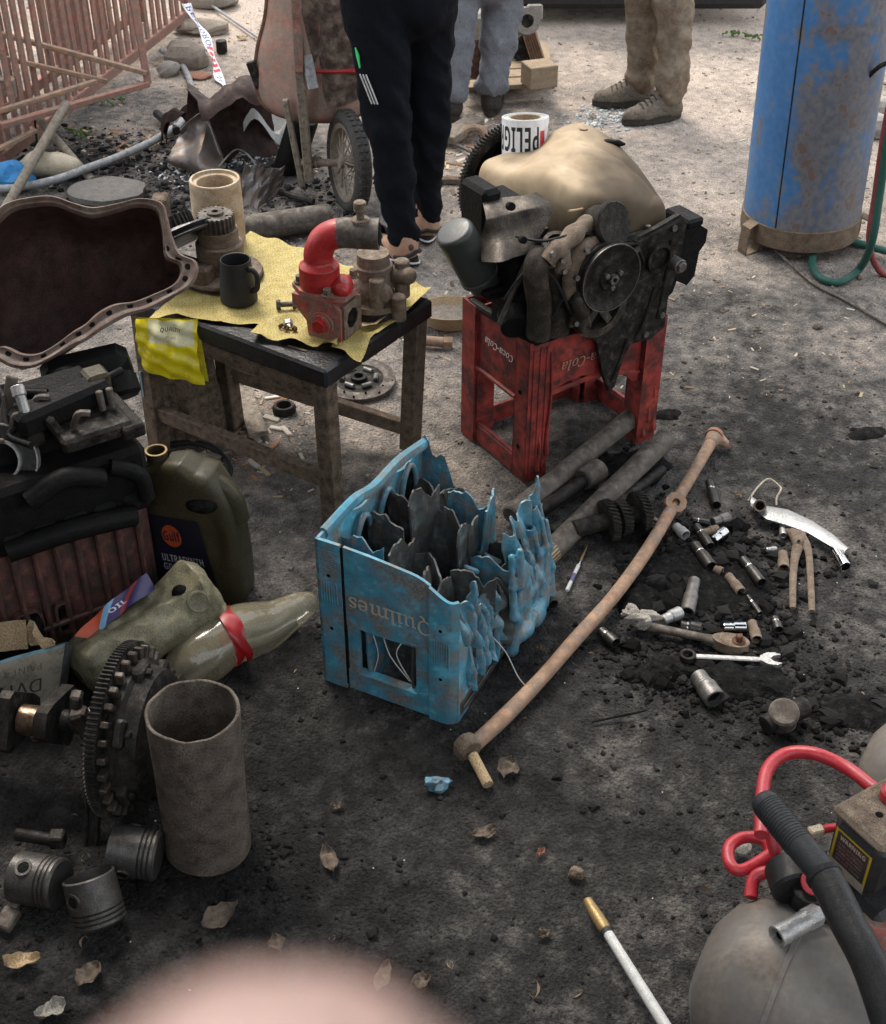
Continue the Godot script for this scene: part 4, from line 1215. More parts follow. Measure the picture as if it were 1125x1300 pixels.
func tank_corner() -> void:
	var at := Vector3(1.141,0,-3.986)
	var t := thing("tall_tank", "tall blue pressure tank with worn paint, standing on bent strap feet at the right", "tank", at)
	t.rotation.z = deg_to_rad(1.6)
	var R := .182
	var mb := MB.new()
	mb.lathe([[R - .0005, 1.35], [R - .02, 1.42], [R - .07, 1.49], [.06, 1.52], [0, 1.525]], 72)
	mb.lathe([[.1, .05], [R - .02, .052], [R, .08]], 72)
	part("tank_dome", mb, M["tank blue"], t, 60)
	# worn paint: blue with dirt and rust blotches, greyer and browner towards one side
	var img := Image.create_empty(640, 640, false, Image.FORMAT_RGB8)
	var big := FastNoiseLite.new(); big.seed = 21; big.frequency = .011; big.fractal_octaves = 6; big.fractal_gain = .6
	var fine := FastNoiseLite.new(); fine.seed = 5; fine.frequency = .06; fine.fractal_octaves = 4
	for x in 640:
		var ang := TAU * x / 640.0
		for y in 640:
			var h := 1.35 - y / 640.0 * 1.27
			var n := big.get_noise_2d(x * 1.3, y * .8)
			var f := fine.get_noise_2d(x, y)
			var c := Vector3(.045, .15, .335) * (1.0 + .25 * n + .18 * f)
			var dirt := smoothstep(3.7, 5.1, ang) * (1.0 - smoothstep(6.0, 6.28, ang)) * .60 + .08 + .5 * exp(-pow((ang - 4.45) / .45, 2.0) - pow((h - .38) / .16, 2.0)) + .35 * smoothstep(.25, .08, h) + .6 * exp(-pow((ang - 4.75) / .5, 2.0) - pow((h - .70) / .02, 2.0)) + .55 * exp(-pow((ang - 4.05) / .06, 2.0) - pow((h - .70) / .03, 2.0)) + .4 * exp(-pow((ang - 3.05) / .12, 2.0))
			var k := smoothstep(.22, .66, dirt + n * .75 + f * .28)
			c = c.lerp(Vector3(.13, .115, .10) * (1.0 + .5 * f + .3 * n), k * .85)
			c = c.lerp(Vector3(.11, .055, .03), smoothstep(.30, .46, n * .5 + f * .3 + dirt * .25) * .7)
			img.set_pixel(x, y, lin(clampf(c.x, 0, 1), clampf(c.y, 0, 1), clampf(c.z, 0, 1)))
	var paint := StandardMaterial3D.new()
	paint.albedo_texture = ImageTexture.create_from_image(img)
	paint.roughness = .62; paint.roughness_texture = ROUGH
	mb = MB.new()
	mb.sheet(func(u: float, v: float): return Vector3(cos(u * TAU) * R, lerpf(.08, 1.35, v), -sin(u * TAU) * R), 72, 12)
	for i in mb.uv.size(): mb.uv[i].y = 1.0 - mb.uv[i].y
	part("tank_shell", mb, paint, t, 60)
	mb = MB.new(); mb.lathe([[R - .015, .035], [R + .003, .035], [R + .005, .05], [R + .004, .098], [R - .002, .102], [R - .015, .1]], 72); mb.jit(.004, .2, nz)
	part("bottom_band", mb, M["tank brown"], t, 50)
	mb = MB.new(); var a := 4.05
	mb.tube([Vector3(cos(a) * R, .1, -sin(a) * R), Vector3(cos(a + .0) * R, .7, -sin(a) * R), Vector3(cos(a + .0) * R, 1.4, -sin(a) * R)], .0024, 6)
	part("weld_seam", mb, M["oily iron"], t)
	for q in [3.62, 5.95, 1.6]:
		mb = MB.new()
		var d := Vector3(cos(q), 0, -sin(q))
		var s := d.cross(Vector3.UP)
		mb.sheet(func(u: float, v: float):
			var p := [d * (R + .004) + Vector3(0, .095, 0), d * (R + .032) + Vector3(0, .085, 0), d * (R + .04) + Vector3(0, .0, 0), d * (R - .0) + Vector3(0, .004, 0), d * (R - .05) + Vector3(0, .06, 0)]
			var x := u * 4
			var i := mini(int(x), 3)
			return p[i].lerp(p[i + 1], x - i) + s * (v - .5) * .04, 16, 2, .004)
		part("strap_foot", mb, M["tank brown"], t)
	for q in [[4.55, .93, .06], [5.2, .9, .09], [4.0, .9, .04]]: pass
	mb = MB.new()
	mb.tube(curve([Vector3(.10, .565, .145), Vector3(.118, .60, .17), Vector3(.15, .617, .18), Vector3(.24, .625, .15)], 5), .007, 8)
	part("hook", mb, M["oily iron"], t)
	# a second tank lying behind
	var p2 := Vector3(1.554,0,-4.226)
	var u := thing("lying_tank", "blue tank lying on its side at the right edge, behind the tall tank", "tank", p2)
	mb = MB.new(); var r := .125
	mb.lathe([[0, -.06], [.05, -.055], [.1, -.03], [r, .02], [r, .8], [0, .85]], 40)
	mb.bend(func(p: Vector3): return Vector3(p.y - .02, p.x * 0 + p.z + r, p.x)); part("tank_shell", mb, M["tank blue"], u, 60)
	mb = MB.new(); mb.lathe([[r + .001, .012], [r + .005, .012], [r + .005, .035], [r + .001, .035]], 40)
	mb.bend(func(p: Vector3): return Vector3(p.y - .02, p.z + r, p.x)); part("rim_band", mb, M["tank brown"], u)
	# hoses
	var hose := func(called: String, label: String, pts: Array, rr: float, mm: String) -> void:
		var g := MB.new(); var pa := curve(pts, 8)
		var o := Vector3(pa[-1].x, 0, pa[-1].z)
		for i in pa.size(): pa[i] -= o
		g.tube(pa, rr, 12)
		one(called, label, "hose", o, g, M[mm], "", 60)
	hose.call("green_hose", "green rubber hose hanging at the right edge, looping beside the tall blue tank", [Vector3(1.252,0.706,-3.66), Vector3(1.249,0.491,-3.65), Vector3(1.256,0.309,-3.64), Vector3(1.256,0.16,-3.62), Vector3(1.265,0.03,-3.704), Vector3(1.192,0.012,-3.646), Vector3(1.14,0.012,-3.677), Vector3(1.139,0.013,-3.782), Vector3(1.188,0.02,-3.885), Vector3(1.243,0.035,-3.899), Vector3(1.313,0.03,-3.869), Vector3(1.432,0.02,-3.801)], .0115, "green hose")
	hose.call("pink_hose", "faded red hose hanging beside the green one", [Vector3(1.253,0.736,-3.7), Vector3(1.25,0.476,-3.69), Vector3(1.258,0.268,-3.68), Vector3(1.262,0.134,-3.66), Vector3(1.333,0.012,-3.714), Vector3(1.395,0.012,-3.662)], .0095, "pink hose")
	hose.call("thin_cable", "thin grey cable running from under the blue tank to the right edge", [Vector3(1.043,0.012,-3.862), Vector3(1.082,0.006,-3.748), Vector3(1.12,0.006,-3.637), Vector3(1.188,0.006,-3.536), Vector3(1.235,0.006,-3.449), Vector3(1.305,0.006,-3.332)], .0045, "dusty iron")

# boxes with a shared wobble, for warped plastic crates
func wob(mb: MB, amp: float, freq := 1.0) -> MB:
	mb.jit(amp, freq, nz)
	return mb

func panel(mb: MB, a: Vector3, b: Vector3, bev := 0.002) -> void:  # a box from one corner to the other
	mb.box((a + b) / 2, (b - a).abs(), bev)

func fine_panel(mb: MB, a: Vector3, b: Vector3, n := 6, m := 4) -> void:  # the same cut into cells so that it can warp; thin in z
	var t := absf(b.z - a.z)
	mb.sheet(func(u: float, v: float): return Vector3(lerpf(a.x, b.x, u), lerpf(a.y, b.y, v), maxf(a.z, b.z)), n, m, t)

func red_crate_and_engine() -> void:
	var er := Vector3(.848, 0, -.53)
	var nn := Vector3(.53, 0, .848)
	var corner := Vector3(0.193,0,-2.621)
	var yaw := deg_to_rad(32)
	var t := thing("bottle_crate", "red plastic soda crate, upside down and half melted, carrying the tan-panned engine", "crate", corner + er * .1945 - nn * .1345, yaw)
	var X := .1945
	var Z := .1345
	var m: Material = M["red crate plastic"]
	var mb: MB
	# corner posts, each an angle of two plates with a raised rib
	for sx in [-1, 1]:
		for sz in [-1, 1]:
			var far: bool = sx > 0 and sz > 0
			mb = MB.new()
			var hh := .345 if far else .378
			fine_panel(mb, Vector3(sx * X, 0, sz * Z), Vector3(sx * (X - .058), hh, sz * (Z - .008)), 5, 20)
			mb.sheet(func(u: float, v: float): return Vector3(sx * X, lerpf(0, hh, u), lerpf(sz * Z, sz * (Z - .055), v)), 20, 4, .007 * sx * sz)
			mb.sheet(func(u: float, v: float): return Vector3(sx * (X - .058), lerpf(0, hh, u), lerpf(sz * Z, sz * (Z - .045), v)), 16, 3, .005)
			mb.sheet(func(u: float, v: float): return Vector3(sx * lerpf(X, X - .05, v), lerpf(0, hh, u), sz * (Z - .055)), 16, 3, .005)
			for k in 3:
				mb.tube([Vector3(sx * (X - .012 - k * .018), .02, sz * Z), Vector3(sx * (X - .012 - k * .018), hh - .02, sz * Z)], .0035, 6)
			wob(mb, .016 if far else .006, .22)
			part("post", mb, m, t)
			# drain holes, their dark painted as black discs on the post
			for y in [.085, .235]:
				mb = MB.new(); mb.cyl(Vector3(sx * (X + .0006), y, sz * (Z - .03)), Vector3(sx * (X - .002), y, sz * (Z - .03)), .006, 10)
				part("drain_hole", mb, M["charred"], t)
	# long sides: a printed band above, an arched opening below
	for sz in [-1, 1]:
		mb = MB.new()
		mb.sheet(func(u: float, v: float): return Vector3(lerpf(-X + .058, X - .058, u), lerpf(.225 + .02 * sin(u * 5.0) * (1.0 - v) - .03 * smoothstep(.8, 1.0, u) * (1 - v), lerpf(.372, .345, u), v), sz * (Z - .006)), 16, 8, .006)
		mb.tube([Vector3(-X + .06, .226, sz * (Z - .004)), Vector3(0, .236, sz * (Z - .004)), Vector3(X - .06, .205, sz * (Z - .004))], .006, 6)
		wob(mb, .006, .25)
		part("side_band", mb, m, t)
		if sz < 0:
			mb = MB.new(); panel(mb, Vector3(-X + .05, 0, sz * Z), Vector3(X - .05, .05, sz * (Z - .012))); part("bottom_rail", mb, m, t)
	# short sides: band, window and bottom rail
	for sx in [-1, 1]:
		mb = MB.new()
		mb.sheet(func(u: float, v: float): return Vector3(sx * (X - .003), lerpf(.215, .372, u), lerpf(-Z + .05, Z - .05, v)), 8, 8, .006 * sx)
		mb.tube([Vector3(sx * X, .214, -Z + .05), Vector3(sx * X, .214, Z - .05)], .006, 6)
		wob(mb, .003, .25)
		part("side_band", mb, m, t)
		mb = MB.new(); panel(mb, Vector3(sx * X, 0, -Z + .05), Vector3(sx * (X - .012), .052, Z - .05), .003)
		panel(mb, Vector3(sx * (X - .001), .052, -Z + .048), Vector3(sx * (X - .012), .06, Z - .048), .002)
		part("bottom_rail", mb, m, t)
	# the lattice of the crate's floor, now its top
	for k in 5:
		mb = MB.new(); var x := -.14 + k * .07
		mb.bar(Vector3(x, .34, -Z + .01), Vector3(x, .34, Z - .01), .006, .06, .001)
		wob(mb, .005, .3); part("cell_divider", mb, m, t)
	for k in 3:
		mb = MB.new(); var z := -.07 + k * .07
		mb.bar(Vector3(-X + .01, .335, z), Vector3(X - .01, .335, z), .006, .06, .001)
		wob(mb, .005, .3); part("cell_divider", mb, m, t)
	# oily black rim and the runs of melted plastic
	mb = MB.new()
	var rim := [Vector3(-X + .004, .376, -Z + .02), Vector3(-X + .004, .381, 0), Vector3(-X + .01, .380, Z - .02), Vector3(-X + .03, .380, Z - .006), Vector3(-.08, .375, Z - .012), Vector3(0, .370, Z - .008), Vector3(.1, .362, Z - .012)]
	mb.tube(curve(rim, 6), .012, 8, true, .8)
	wob(mb, .01, .4); part("oily_rim", mb, M["greasy black"], t)
	for q in [[.172, .30, .05, .011], [.184, .33, .12, .010], [.15, .22, .07, .006], [.19, .2, .02, .013], [-.135, .34, .06, .006], [-.16, .12, .02, .008], [.16, .12, .012, .012]]:
		mb = MB.new()
		mb.tube(curve([Vector3(q[0], q[1], Z + .001), Vector3(q[0] + .004, lerpf(q[1], q[2], .4), Z + .004), Vector3(q[0] - .002, lerpf(q[1], q[2], .8), Z + .003), Vector3(q[0], q[2], Z + .005)], 5), [.3 * q[3], .5 * q[3], .5 * q[3], .6 * q[3], .5 * q[3], .45 * q[3], .5 * q[3], .5 * q[3], .6 * q[3], .7 * q[3], .8 * q[3], .9 * q[3], q[3], q[3], q[3], .6 * q[3]], 7)
		wob(mb, .004, .6); part("melted_run", mb, m, t)
	# the print, upside down on the crate
	var lt := MB.new()
	lt.add(letters("Coca-Cola", .019, "Droid Serif", .0006, .25), Transform3D(Basis(Vector3.UP, -PI / 2) * Basis(Vector3.BACK, PI), Vector3(-X - .0005, .305, .015)))
	part("lettering", lt, plain("crate print", [.62, .58, .54], .6), t)
	lt = MB.new()
	lt.add(letters("Coca-Cola", .026, "Droid Serif", .0006, .25), Transform3D(Basis(Vector3.BACK, PI), Vector3(-.025, .29, Z - .0005)))
	wob(lt, .006, .25)
	part("lettering", lt, plain("faded print", [.30, .16, .11], .6), t)
	engine(corner, yaw)


func engine(corner: Vector3, yaw: float) -> void:
	var t := thing("engine", "upside-down greasy engine with tan oil pan and pulley, on the red crate", "engine", corner + Vector3(0, .381, 0), yaw)
	var up := Transform3D(Basis.IDENTITY, Vector3(0, -.381, 0))  # the numbers below count from the soil
	var nb := func() -> MB:
		var q := MB.new(); q.xf = up; return q
	var mb: MB
	var black: Material = M["greasy black"]
	var iron: Material = M["oily iron"]
	# block
	mb = nb.call()
	mb.box(Vector3(.245, .475, -.23), Vector3(.27, .19, .42), .008)
	for k in 5:
		mb.box(Vector3(.112, .46 + .02 * (k % 2), -.07 - k * .075), Vector3(.03, .1, .04), .006)
		mb.box(Vector3(.385, .48, -.07 - k * .075), Vector3(.03, .12, .045), .006)
	mb.jit(.006, .5, nz)
	part("engine_block", mb, black, t)
	# front plate hanging over the crate's side
	mb = nb.call()
	var pp := PackedVector2Array()
	for q in [Vector3(0.13,0.603,0), Vector3(0.252,0.571,0), Vector3(0.329,0.585,0), Vector3(0.39,0.601,0), Vector3(0.413,0.572,0), Vector3(0.402,0.477,0), Vector3(0.381,0.392,0), Vector3(0.38,0.318,0), Vector3(0.34,0.298,0), Vector3(0.279,0.303,0), Vector3(0.262,0.27,0), Vector3(0.243,0.198,0), Vector3(0.228,0.188,0), Vector3(0.204,0.245,0), Vector3(0.178,0.337,0), Vector3(0.136,0.38,0), Vector3(0.083,0.425,0), Vector3(0.058,0.471,0), Vector3(0.073,0.562,0)]:
		pp.append(Vector2(q.x, q.y))
	mb.ext(pp, .006, .018)
	mb.jit(.003, .5, nz)
	part("front_plate", mb, iron, t)
	mb = nb.call()
	for q in [Vector3(0.372,0.573,0), Vector3(0.363,0.356,0), Vector3(0.098,0.45,0), Vector3(0.319,0.317,0), Vector3(0.266,0.547,0)]:
		mb.hexnut(Vector3(q.x, q.y, .018), Vector3(q.x, q.y, .026), .008)
	part("plate_bolt", mb, M["dull steel"], t)
	for q in [[Vector3(0.136,0.591,0), Vector3(0.255,0.563,0), Vector3(0.326,0.574,0), Vector3(0.393,0.589,0)], [Vector3(0.37,0.544,0), Vector3(0.364,0.447,0), Vector3(0.353,0.349,0)], [Vector3(0.266,0.321,0), Vector3(0.249,0.263,0), Vector3(0.23,0.216,0)], [Vector3(0.297,0.504,0), Vector3(0.263,0.571,0)], [Vector3(0.335,0.435,0), Vector3(0.314,0.36,0), Vector3(0.29,0.314,0)]]:
		mb = nb.call()
		var rp := curve(q, 5)
		for i in rp.size(): rp[i].z = .019
		mb.tube(rp, .0045, 6); mb.jit(.002, .6, nz); part("cast_rib", mb, iron, t, 60)
	# right mounting bracket
	mb = nb.call()
	pp = PackedVector2Array()
	for q in [Vector3(0.404,0.578,-0.03), Vector3(0.442,0.546,-0.03), Vector3(0.486,0.54,-0.03), Vector3(0.509,0.524,-0.03), Vector3(0.507,0.493,-0.03), Vector3(0.49,0.473,-0.03), Vector3(0.484,0.413,-0.03), Vector3(0.463,0.394,-0.03), Vector3(0.429,0.414,-0.03), Vector3(0.42,0.387,-0.03), Vector3(0.391,0.37,-0.03), Vector3(0.355,0.477,-0.03)]:
		pp.append(Vector2(q.x, q.y))
	mb.ext(pp, -.075, -.01)
	mb.box(Vector3(.452, .56, -.035), Vector3(.05, .022, .09), .006)
	mb.jit(.006, .5, nz)
	part("side_bracket", mb, black, t)
	mb = nb.call()
	mb.cyl(Vector3(.375, .49, .018), Vector3(.375, .49, .055), .017, 14)
	mb.cyl(Vector3(.375, .49, .055), Vector3(.375, .49, .062), .013, 6)
	part("idler_stud", mb, M["dull steel"], t)
	mb = nb.call()
	mb.xf = up * facing(Vector3(.335, .51, .018), Vector3.BACK)
	mb.ring(circle(.036, 24), circle(.027, 24), 0, .012)
	part("seal_ring", mb, iron, t)
	# oil pan, bottom up
	mb = nb.call()
	var cx := .262
	var cz := -.225
	var rise := func(x: float, z: float) -> float:
		var w := ((x - cx) * .62 + (z - cz) * .78)   # from the rear left end to the front right one
		var h := lerps([.068, .075, .085, .114, .130, .132, .126, .112, .088, .055], (w + .2) / .4)
		h -= .012 * exp(-pow((x - .22) / .03, 2) - pow((z + .1) / .1, 2))
		return h + nz.get_noise_2d(x * 700, z * 700) * .003
	mb.sheet(func(u: float, v: float):
		var a: float = u * TAU
		var e := .32
		var k := pow(1.0 - v, .5)
		var q := Vector2(signf(cos(a)) * pow(absf(cos(a)), e) * .146, -signf(sin(a)) * pow(absf(sin(a)), e) * .215) * k
		var lean := 1.0 - .05 * smoothstep(.97, .75, k)
		var x := cx + q.x * lean
		var z := cz + q.y * lean
		var y: float = .57 + (rise.call(x, z) - .006 * exp(-pow((x - .33 - .4 * (z + .2)) / .012, 2)) + .004 * exp(-pow((x - .20 + .3 * z) / .02, 2))) * pow(maxf(0.0, 1.0 - pow(k, 20.0)), .55)
		return Vector3(x, y, z), 140, 60)
	# pan colour darkens towards its low front right end
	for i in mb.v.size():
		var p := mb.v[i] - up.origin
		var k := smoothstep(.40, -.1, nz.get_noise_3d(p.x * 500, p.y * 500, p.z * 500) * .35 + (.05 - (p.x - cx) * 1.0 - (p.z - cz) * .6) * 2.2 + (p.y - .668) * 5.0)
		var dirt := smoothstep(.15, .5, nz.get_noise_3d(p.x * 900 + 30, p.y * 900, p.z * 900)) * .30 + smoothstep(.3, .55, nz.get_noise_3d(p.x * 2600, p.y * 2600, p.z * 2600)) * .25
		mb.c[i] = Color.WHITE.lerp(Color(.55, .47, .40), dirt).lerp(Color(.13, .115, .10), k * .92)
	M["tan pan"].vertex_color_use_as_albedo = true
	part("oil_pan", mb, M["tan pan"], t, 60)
	mb = nb.call()
	var outl := []
	for i in 41:
		var a := TAU * i / 40
		outl.append(Vector3(cx + signf(cos(a)) * pow(absf(cos(a)), .6) * .155, .572, cz - signf(sin(a)) * pow(absf(sin(a)), .6) * .226))
	mb.tube(outl, .006, 6, false, 1.0)
	part("pan_flange", mb, iron, t)
	for i in 14:
		var q: Vector3 = outl[i * 40 / 14]
		mb = nb.call(); mb.hexnut(q + Vector3(0, .004, 0), q + Vector3(0, .013, 0), .007); part("flange_bolt", mb, M["dull steel"], t)
	mb = nb.call()
	var dp := Vector3(.3488, .69, -.3)
	mb.cyl(dp - Vector3(0, .012, 0), dp + Vector3(0, .004, 0), .014, 14); mb.hexnut(dp + Vector3(0, .004, 0), dp + Vector3(0, .016, 0), .0105)
	part("drain_plug", mb, M["rust dust"], t)
	# starter ring at the rear
	mb = nb.call()
	mb.xf = up * facing(Vector3(.262, .535, -.472), Vector3.BACK)
	mb.ring(gear_outline(.140, .147, 96), circle(.118, 384), -.012, .008)
	part("ring_gear", mb, M["oily iron"], t, 25)
	mb = nb.call()
	mb.xf = up * facing(Vector3(.262, .535, -.476), Vector3.BACK)
	mb.ring(circle(.119, 40), circle(.05, 40), -.014, .0)
	part("flywheel", mb, black, t)
	# crank pulley, its hub and bolts
	mb = nb.call()
	mb.xf = up * along(Vector3(.150, .533, .022), Vector3(.153, .536, 1))
	mb.lathe([[.0, .02], [.045, .02], [.045, .036], [.076, .036], [.079, .038], [.079, .043], [.070, .048], [.070, .05], [.079, .055], [.079, .060], [.0765, .063], [.073, .0625], [.062, .054], [.045, .052], [.03, .055], [.027, .062], [.012, .063], [.010, .058], [.0, .058]], 48)
	var pul := part("crank_pulley", mb, M["oily iron"], t, 35)
	mb = nb.call()
	mb.xf = up * facing(Vector3(.1505, .5335, .084), Vector3(.003, .003, 1))
	mb.ring(circle(.0125, 6), circle(.006, 6), 0, .012)
	mb.ring(circle(.0785, 48), circle(.0765, 48), -.0015, .0015)
	part("hub_nut", mb, M["dull steel"], pul)
	for k in 3:
		var a := TAU * k / 3 + .5
		mb = nb.call(); var c := Vector3(.1505 + cos(a) * .021, .5335 + sin(a) * .021, .082)
		mb.cyl(c, c + Vector3(0, 0, .012), .0062, 8); part("hub_bolt", mb, M["dull steel"], pul)
	# spoked timing wheel below
	mb = nb.call()
	mb.xf = up * facing(Vector3(.158, .445, .03), Vector3.BACK)
	mb.ring(circle(.076, 40), circle(.058, 40), 0, .014)
	for k in 5:
		var a := TAU * k / 5 + .3
		mb.bar(Vector3(cos(a) * .01, sin(a) * .01, .007), Vector3(cos(a) * .062, sin(a) * .062, .007), .02, .008, .002, Vector3.BACK)
	part("spoked_wheel", mb, M["sooty metal"], t)
	mb = nb.call()
	mb.cyl(Vector3(.158, .445, .019), Vector3(.158, .445, .022), .06, 28)
	part("wheel_recess", mb, M["charred"], t)
	# thermostat drum in front of the pan
	mb = nb.call()
	mb.xf = up * along(Vector3(.17, .615, -.01), Vector3(.17 + .1, .615 + .25, .60))
	mb.lathe([[0, 0], [.044, 0], [.044, .045], [.050, .048], [.0505, .058], [.047, .062], [.035, .0605], [.0, .0605]], 36)
	part("blanking_cap", mb, iron, t)
	# side castings, dusty pipes and cable
	mb = nb.call()
	mb.tube(curve([Vector3(0.007,0.609,0.02), Vector3(-0.015,0.586,0.03), Vector3(-0.015,0.549,0.03), Vector3(0.005,0.483,0.02), Vector3(0.013,0.401,0.01)], 6), .029, 14, true, .85)
	mb.tube(curve([Vector3(0.048,0.568,0), Vector3(0.06,0.499,0), Vector3(0.072,0.389,0)], 6), .03, 12)
	mb.jit(.005, .5, nz)
	part("intake_pipe", mb, M["sooty metal"], t, 60)
	mb = nb.call()
	mb.tube(curve([Vector3(0.149,0.634,0), Vector3(0.104,0.638,0.02), Vector3(0.062,0.628,0.035), Vector3(0.023,0.619,0.045), Vector3(-0.002,0.6,0.045)], 5), [.016, .02, .023, .022, .019, .018, .02, .023, .024, .023, .021, .019, .018, .019, .023, .024, .022, .021, .021, .021, .021], 14, true, .9)
	flesh(mb, [[Vector3(0.041,0.608,0.04), Vector3(0.044,0.581,0.05), .02, .014], [Vector3(0.044,0.581,0.05), Vector3(0.029,0.572,0.05), .013, .01]], .006, .012)
	mb.jit(.005, .6, nz)
	part("water_elbow", mb, M["brown dusty casting"], t, 70)
	mb = nb.call()
	mb.tube(curve([Vector3(0.155,0.596,0.03), Vector3(0.104,0.6,0.04), Vector3(0.076,0.572,0.045), Vector3(0.068,0.534,0.045), Vector3(0.074,0.498,0.045)], 5), .017, 12, true, 1.3)
	mb.jit(.004, .6, nz)
	part("timing_arm", mb, M["brown dusty casting"], t, 70)
	mb = nb.call()
	flesh(mb, [[Vector3(0.078,0.496,0.06), Vector3(0.092,0.461,0.06), .022, .019], [Vector3(0.091,0.449,0.05), Vector3(0.103,0.407,0.05), .012, .009], [Vector3(0.077,0.442,0.05), Vector3(0.072,0.428,0.05), .008, .007], [Vector3(0.114,0.439,0.05), Vector3(0.125,0.412,0.05), .008, .006]], .005, .012)
	mb.jit(.006, .7, nz)
	part("fuel_pump", mb, M["sooty metal"], t, 60)
	for q in [Vector3(0.026,0.601,0.065), Vector3(0.004,0.619,0.06), Vector3(0.067,0.55,0.065), Vector3(0.092,0.605,0.062), Vector3(0.075,0.436,0.062), Vector3(0.036,0.571,0.06)]:
		mb = nb.call(); mb.hexnut(q, q + Vector3(-.002, .002, .010), .0062); part("casting_bolt", mb, M["dull steel"], t)
	for q in [[Vector3(-0.073,0.507,0), Vector3(-0.032,0.57,0.02), Vector3(0.012,0.562,0.05), Vector3(0.057,0.475,0.06)], [Vector3(-0.026,0.63,-0.03), Vector3(0.003,0.636,0.03), Vector3(0.087,0.637,0.04), Vector3(0.16,0.608,0.03)], [Vector3(0.026,0.45,0.04), Vector3(0.046,0.499,0.055), Vector3(0.078,0.449,0.05), Vector3(0.141,0.415,0.035)]]:
		mb = nb.call(); mb.tube(curve(q, 6), .0035, 6); part("fuel_line", mb, M["rubber"], t, 60)
	mb = nb.call()
	mb.xf = up * facing(Vector3(.065, .597, .0), Vector3(-.1, .9, .4))
	mb.ring(circle(.036, 28), circle(.027, 28), -.008, .008)
	mb.bar(Vector3(.033, 0, 0), Vector3(.16, .02, 0), .03, .014, .003, Vector3.BACK)
	mb.bar(Vector3(-.033, -.01, 0), Vector3(-.05, -.02, 0), .03, .014, .003, Vector3.BACK)
	part("rocker_flange", mb, M["sooty metal"], t)
	mb = nb.call()
	mb.tube([Vector3(-0.07,0.438,-0.02), Vector3(-0.032,0.492,-0.03), Vector3(0.055,0.598,-0.06)], [.0062, .0062, .009], 8)
	part("dipstick_tube", mb, M["sooty metal"], t)
	# oil filter
	var fa := Vector3(-0.121,0.629,-0.13)
	var fb := Vector3(-0.05,0.502,-0.13)
	mb = nb.call()
	mb.xf = up * along(fb, fa)
	var fl := fa.distance_to(fb)
	mb.lathe([[0, -.004], [.044, -.004], [.046, .0], [.046, .008], [.0435, .01], [.0435, fl - .012], [.040, fl - .004], [.034, fl], [.0, fl]], 36)
	mb.tube([Vector3(0, -.03, 0), Vector3(0, -.004, 0)], .036, 20)
	var filt := part("oil_filter", mb, M["filter paint"], t)
	mb = nb.call()
	mb.xf = up * along(fb, fa)
	for k in 5:
		var a := -2.0 - k * .001
		for i in 3 + k % 2:
			var ang := 3.95 + i * .2
			var p := Vector3(cos(ang) * .0438, fl * .30 + k * .009, -sin(ang) * .0438)
			mb.box(p, Vector3(.009, .0022, .0006), 0.0, Basis(Vector3.UP, ang + PI / 2))
	part("filter_print", mb, plain("filter print", [.42, .42, .40], .6), filt)
	mb = nb.call()
	mb.box(Vector3(0.01,0.447,-0.12), Vector3(.06, .05, .12), .01)
	mb.box(Vector3(-0.023,0.476,-0.12), Vector3(.08, .025, .08), .006)
	mb.box(Vector3(0.03,0.425,-0.1), Vector3(.08, .1, .1), .012)
	mb.cyl(Vector3(-0.009,0.434,-0.06), Vector3(-0.025,0.417,-0.02), .035, 18)
	mb.jit(.006, .6, nz)
	part("filter_head", mb, black, t)
	# the curled heat shield
	mb = nb.call()
	var h0 := Vector3(-0.092,0.576,-0.06)
	var h1 := Vector3(0.002,0.583,-0.03)
	var h2 := Vector3(-0.027,0.65,-0.16)
	var h3 := Vector3(0.092,0.659,-0.11)
	mb.sheet(func(u: float, v: float):
		var p: Vector3 = h0.lerp(h1, u).lerp(h2.lerp(h3, u), v)
		p += Vector3(-.3, .3, .85) * (.045 * sin(u * PI) * (1 - v * .3) - .03 * sin(v * PI * 1.6) * (1 - u) + .016 * sin(u * 7.0 + v * 2.0))
		p.y += .02 * sin(v * PI) * u
		if v > .8: p += Vector3(.2, 0, -.6) * (v - .8) * .3
		p.x += .045 * pow(u, 2.0) * sin(v * PI)
		return p, 20, 20, .002)
	var sh := part("heat_shield", mb, M["sooty metal"], t, 60)
	mb = nb.call()
	for q in [[Vector3(-0.05,0.707,-0.02), .009], [Vector3(-0.03,0.635,0), .008]]:
		mb.cyl(q[0] - Vector3(-.3, .3, .85) * .01, q[0] + Vector3(-.3, .3, .85) * .012, q[1], 12)
	part("shield_hole", mb, M["charred"], sh)
	mb = nb.call()
	mb.box(Vector3(-0.005,0.624,-0.2), Vector3(.05, .13, .1), .01); mb.box(Vector3(0.047,0.633,-0.22), Vector3(.1, .02, .08), .005)
	mb.box(Vector3(0.04,0.521,-0.12), Vector3(.1, .12, .12), .01)
	mb.jit(.008, .5, nz)
	part("bell_housing", mb, black, t)
	mb = nb.call()
	mb.tube(curve([Vector3(0.087,0.672,0), Vector3(0.13,0.658,-0.02), Vector3(0.19,0.64,-0.05), Vector3(0.226,0.639,-0.06)], 5), .0028, 6)
	part("wire_end", mb, M["kraft"], t)
	# things that rest on it
	tape_roll("tape_roll", Vector3(.262, .626, -.41), corner, yaw)
	mb = MB.new()
	flesh(mb, [[Vector3(-.012, .008, 0), Vector3(.012, .01, .004), .011, .008], [Vector3(.012, .01, .004), Vector3(.028, .009, .006), .006, .004]], .003, .008)
	var p2 := Transform3D(Basis(Vector3.UP, yaw), corner) * Vector3(.372, .682, -.22)
	one("oily_plug", "small black oily plug lying on the tan oil pan", "plug", p2, mb, black, "", 60)


const TAPE := 2.5

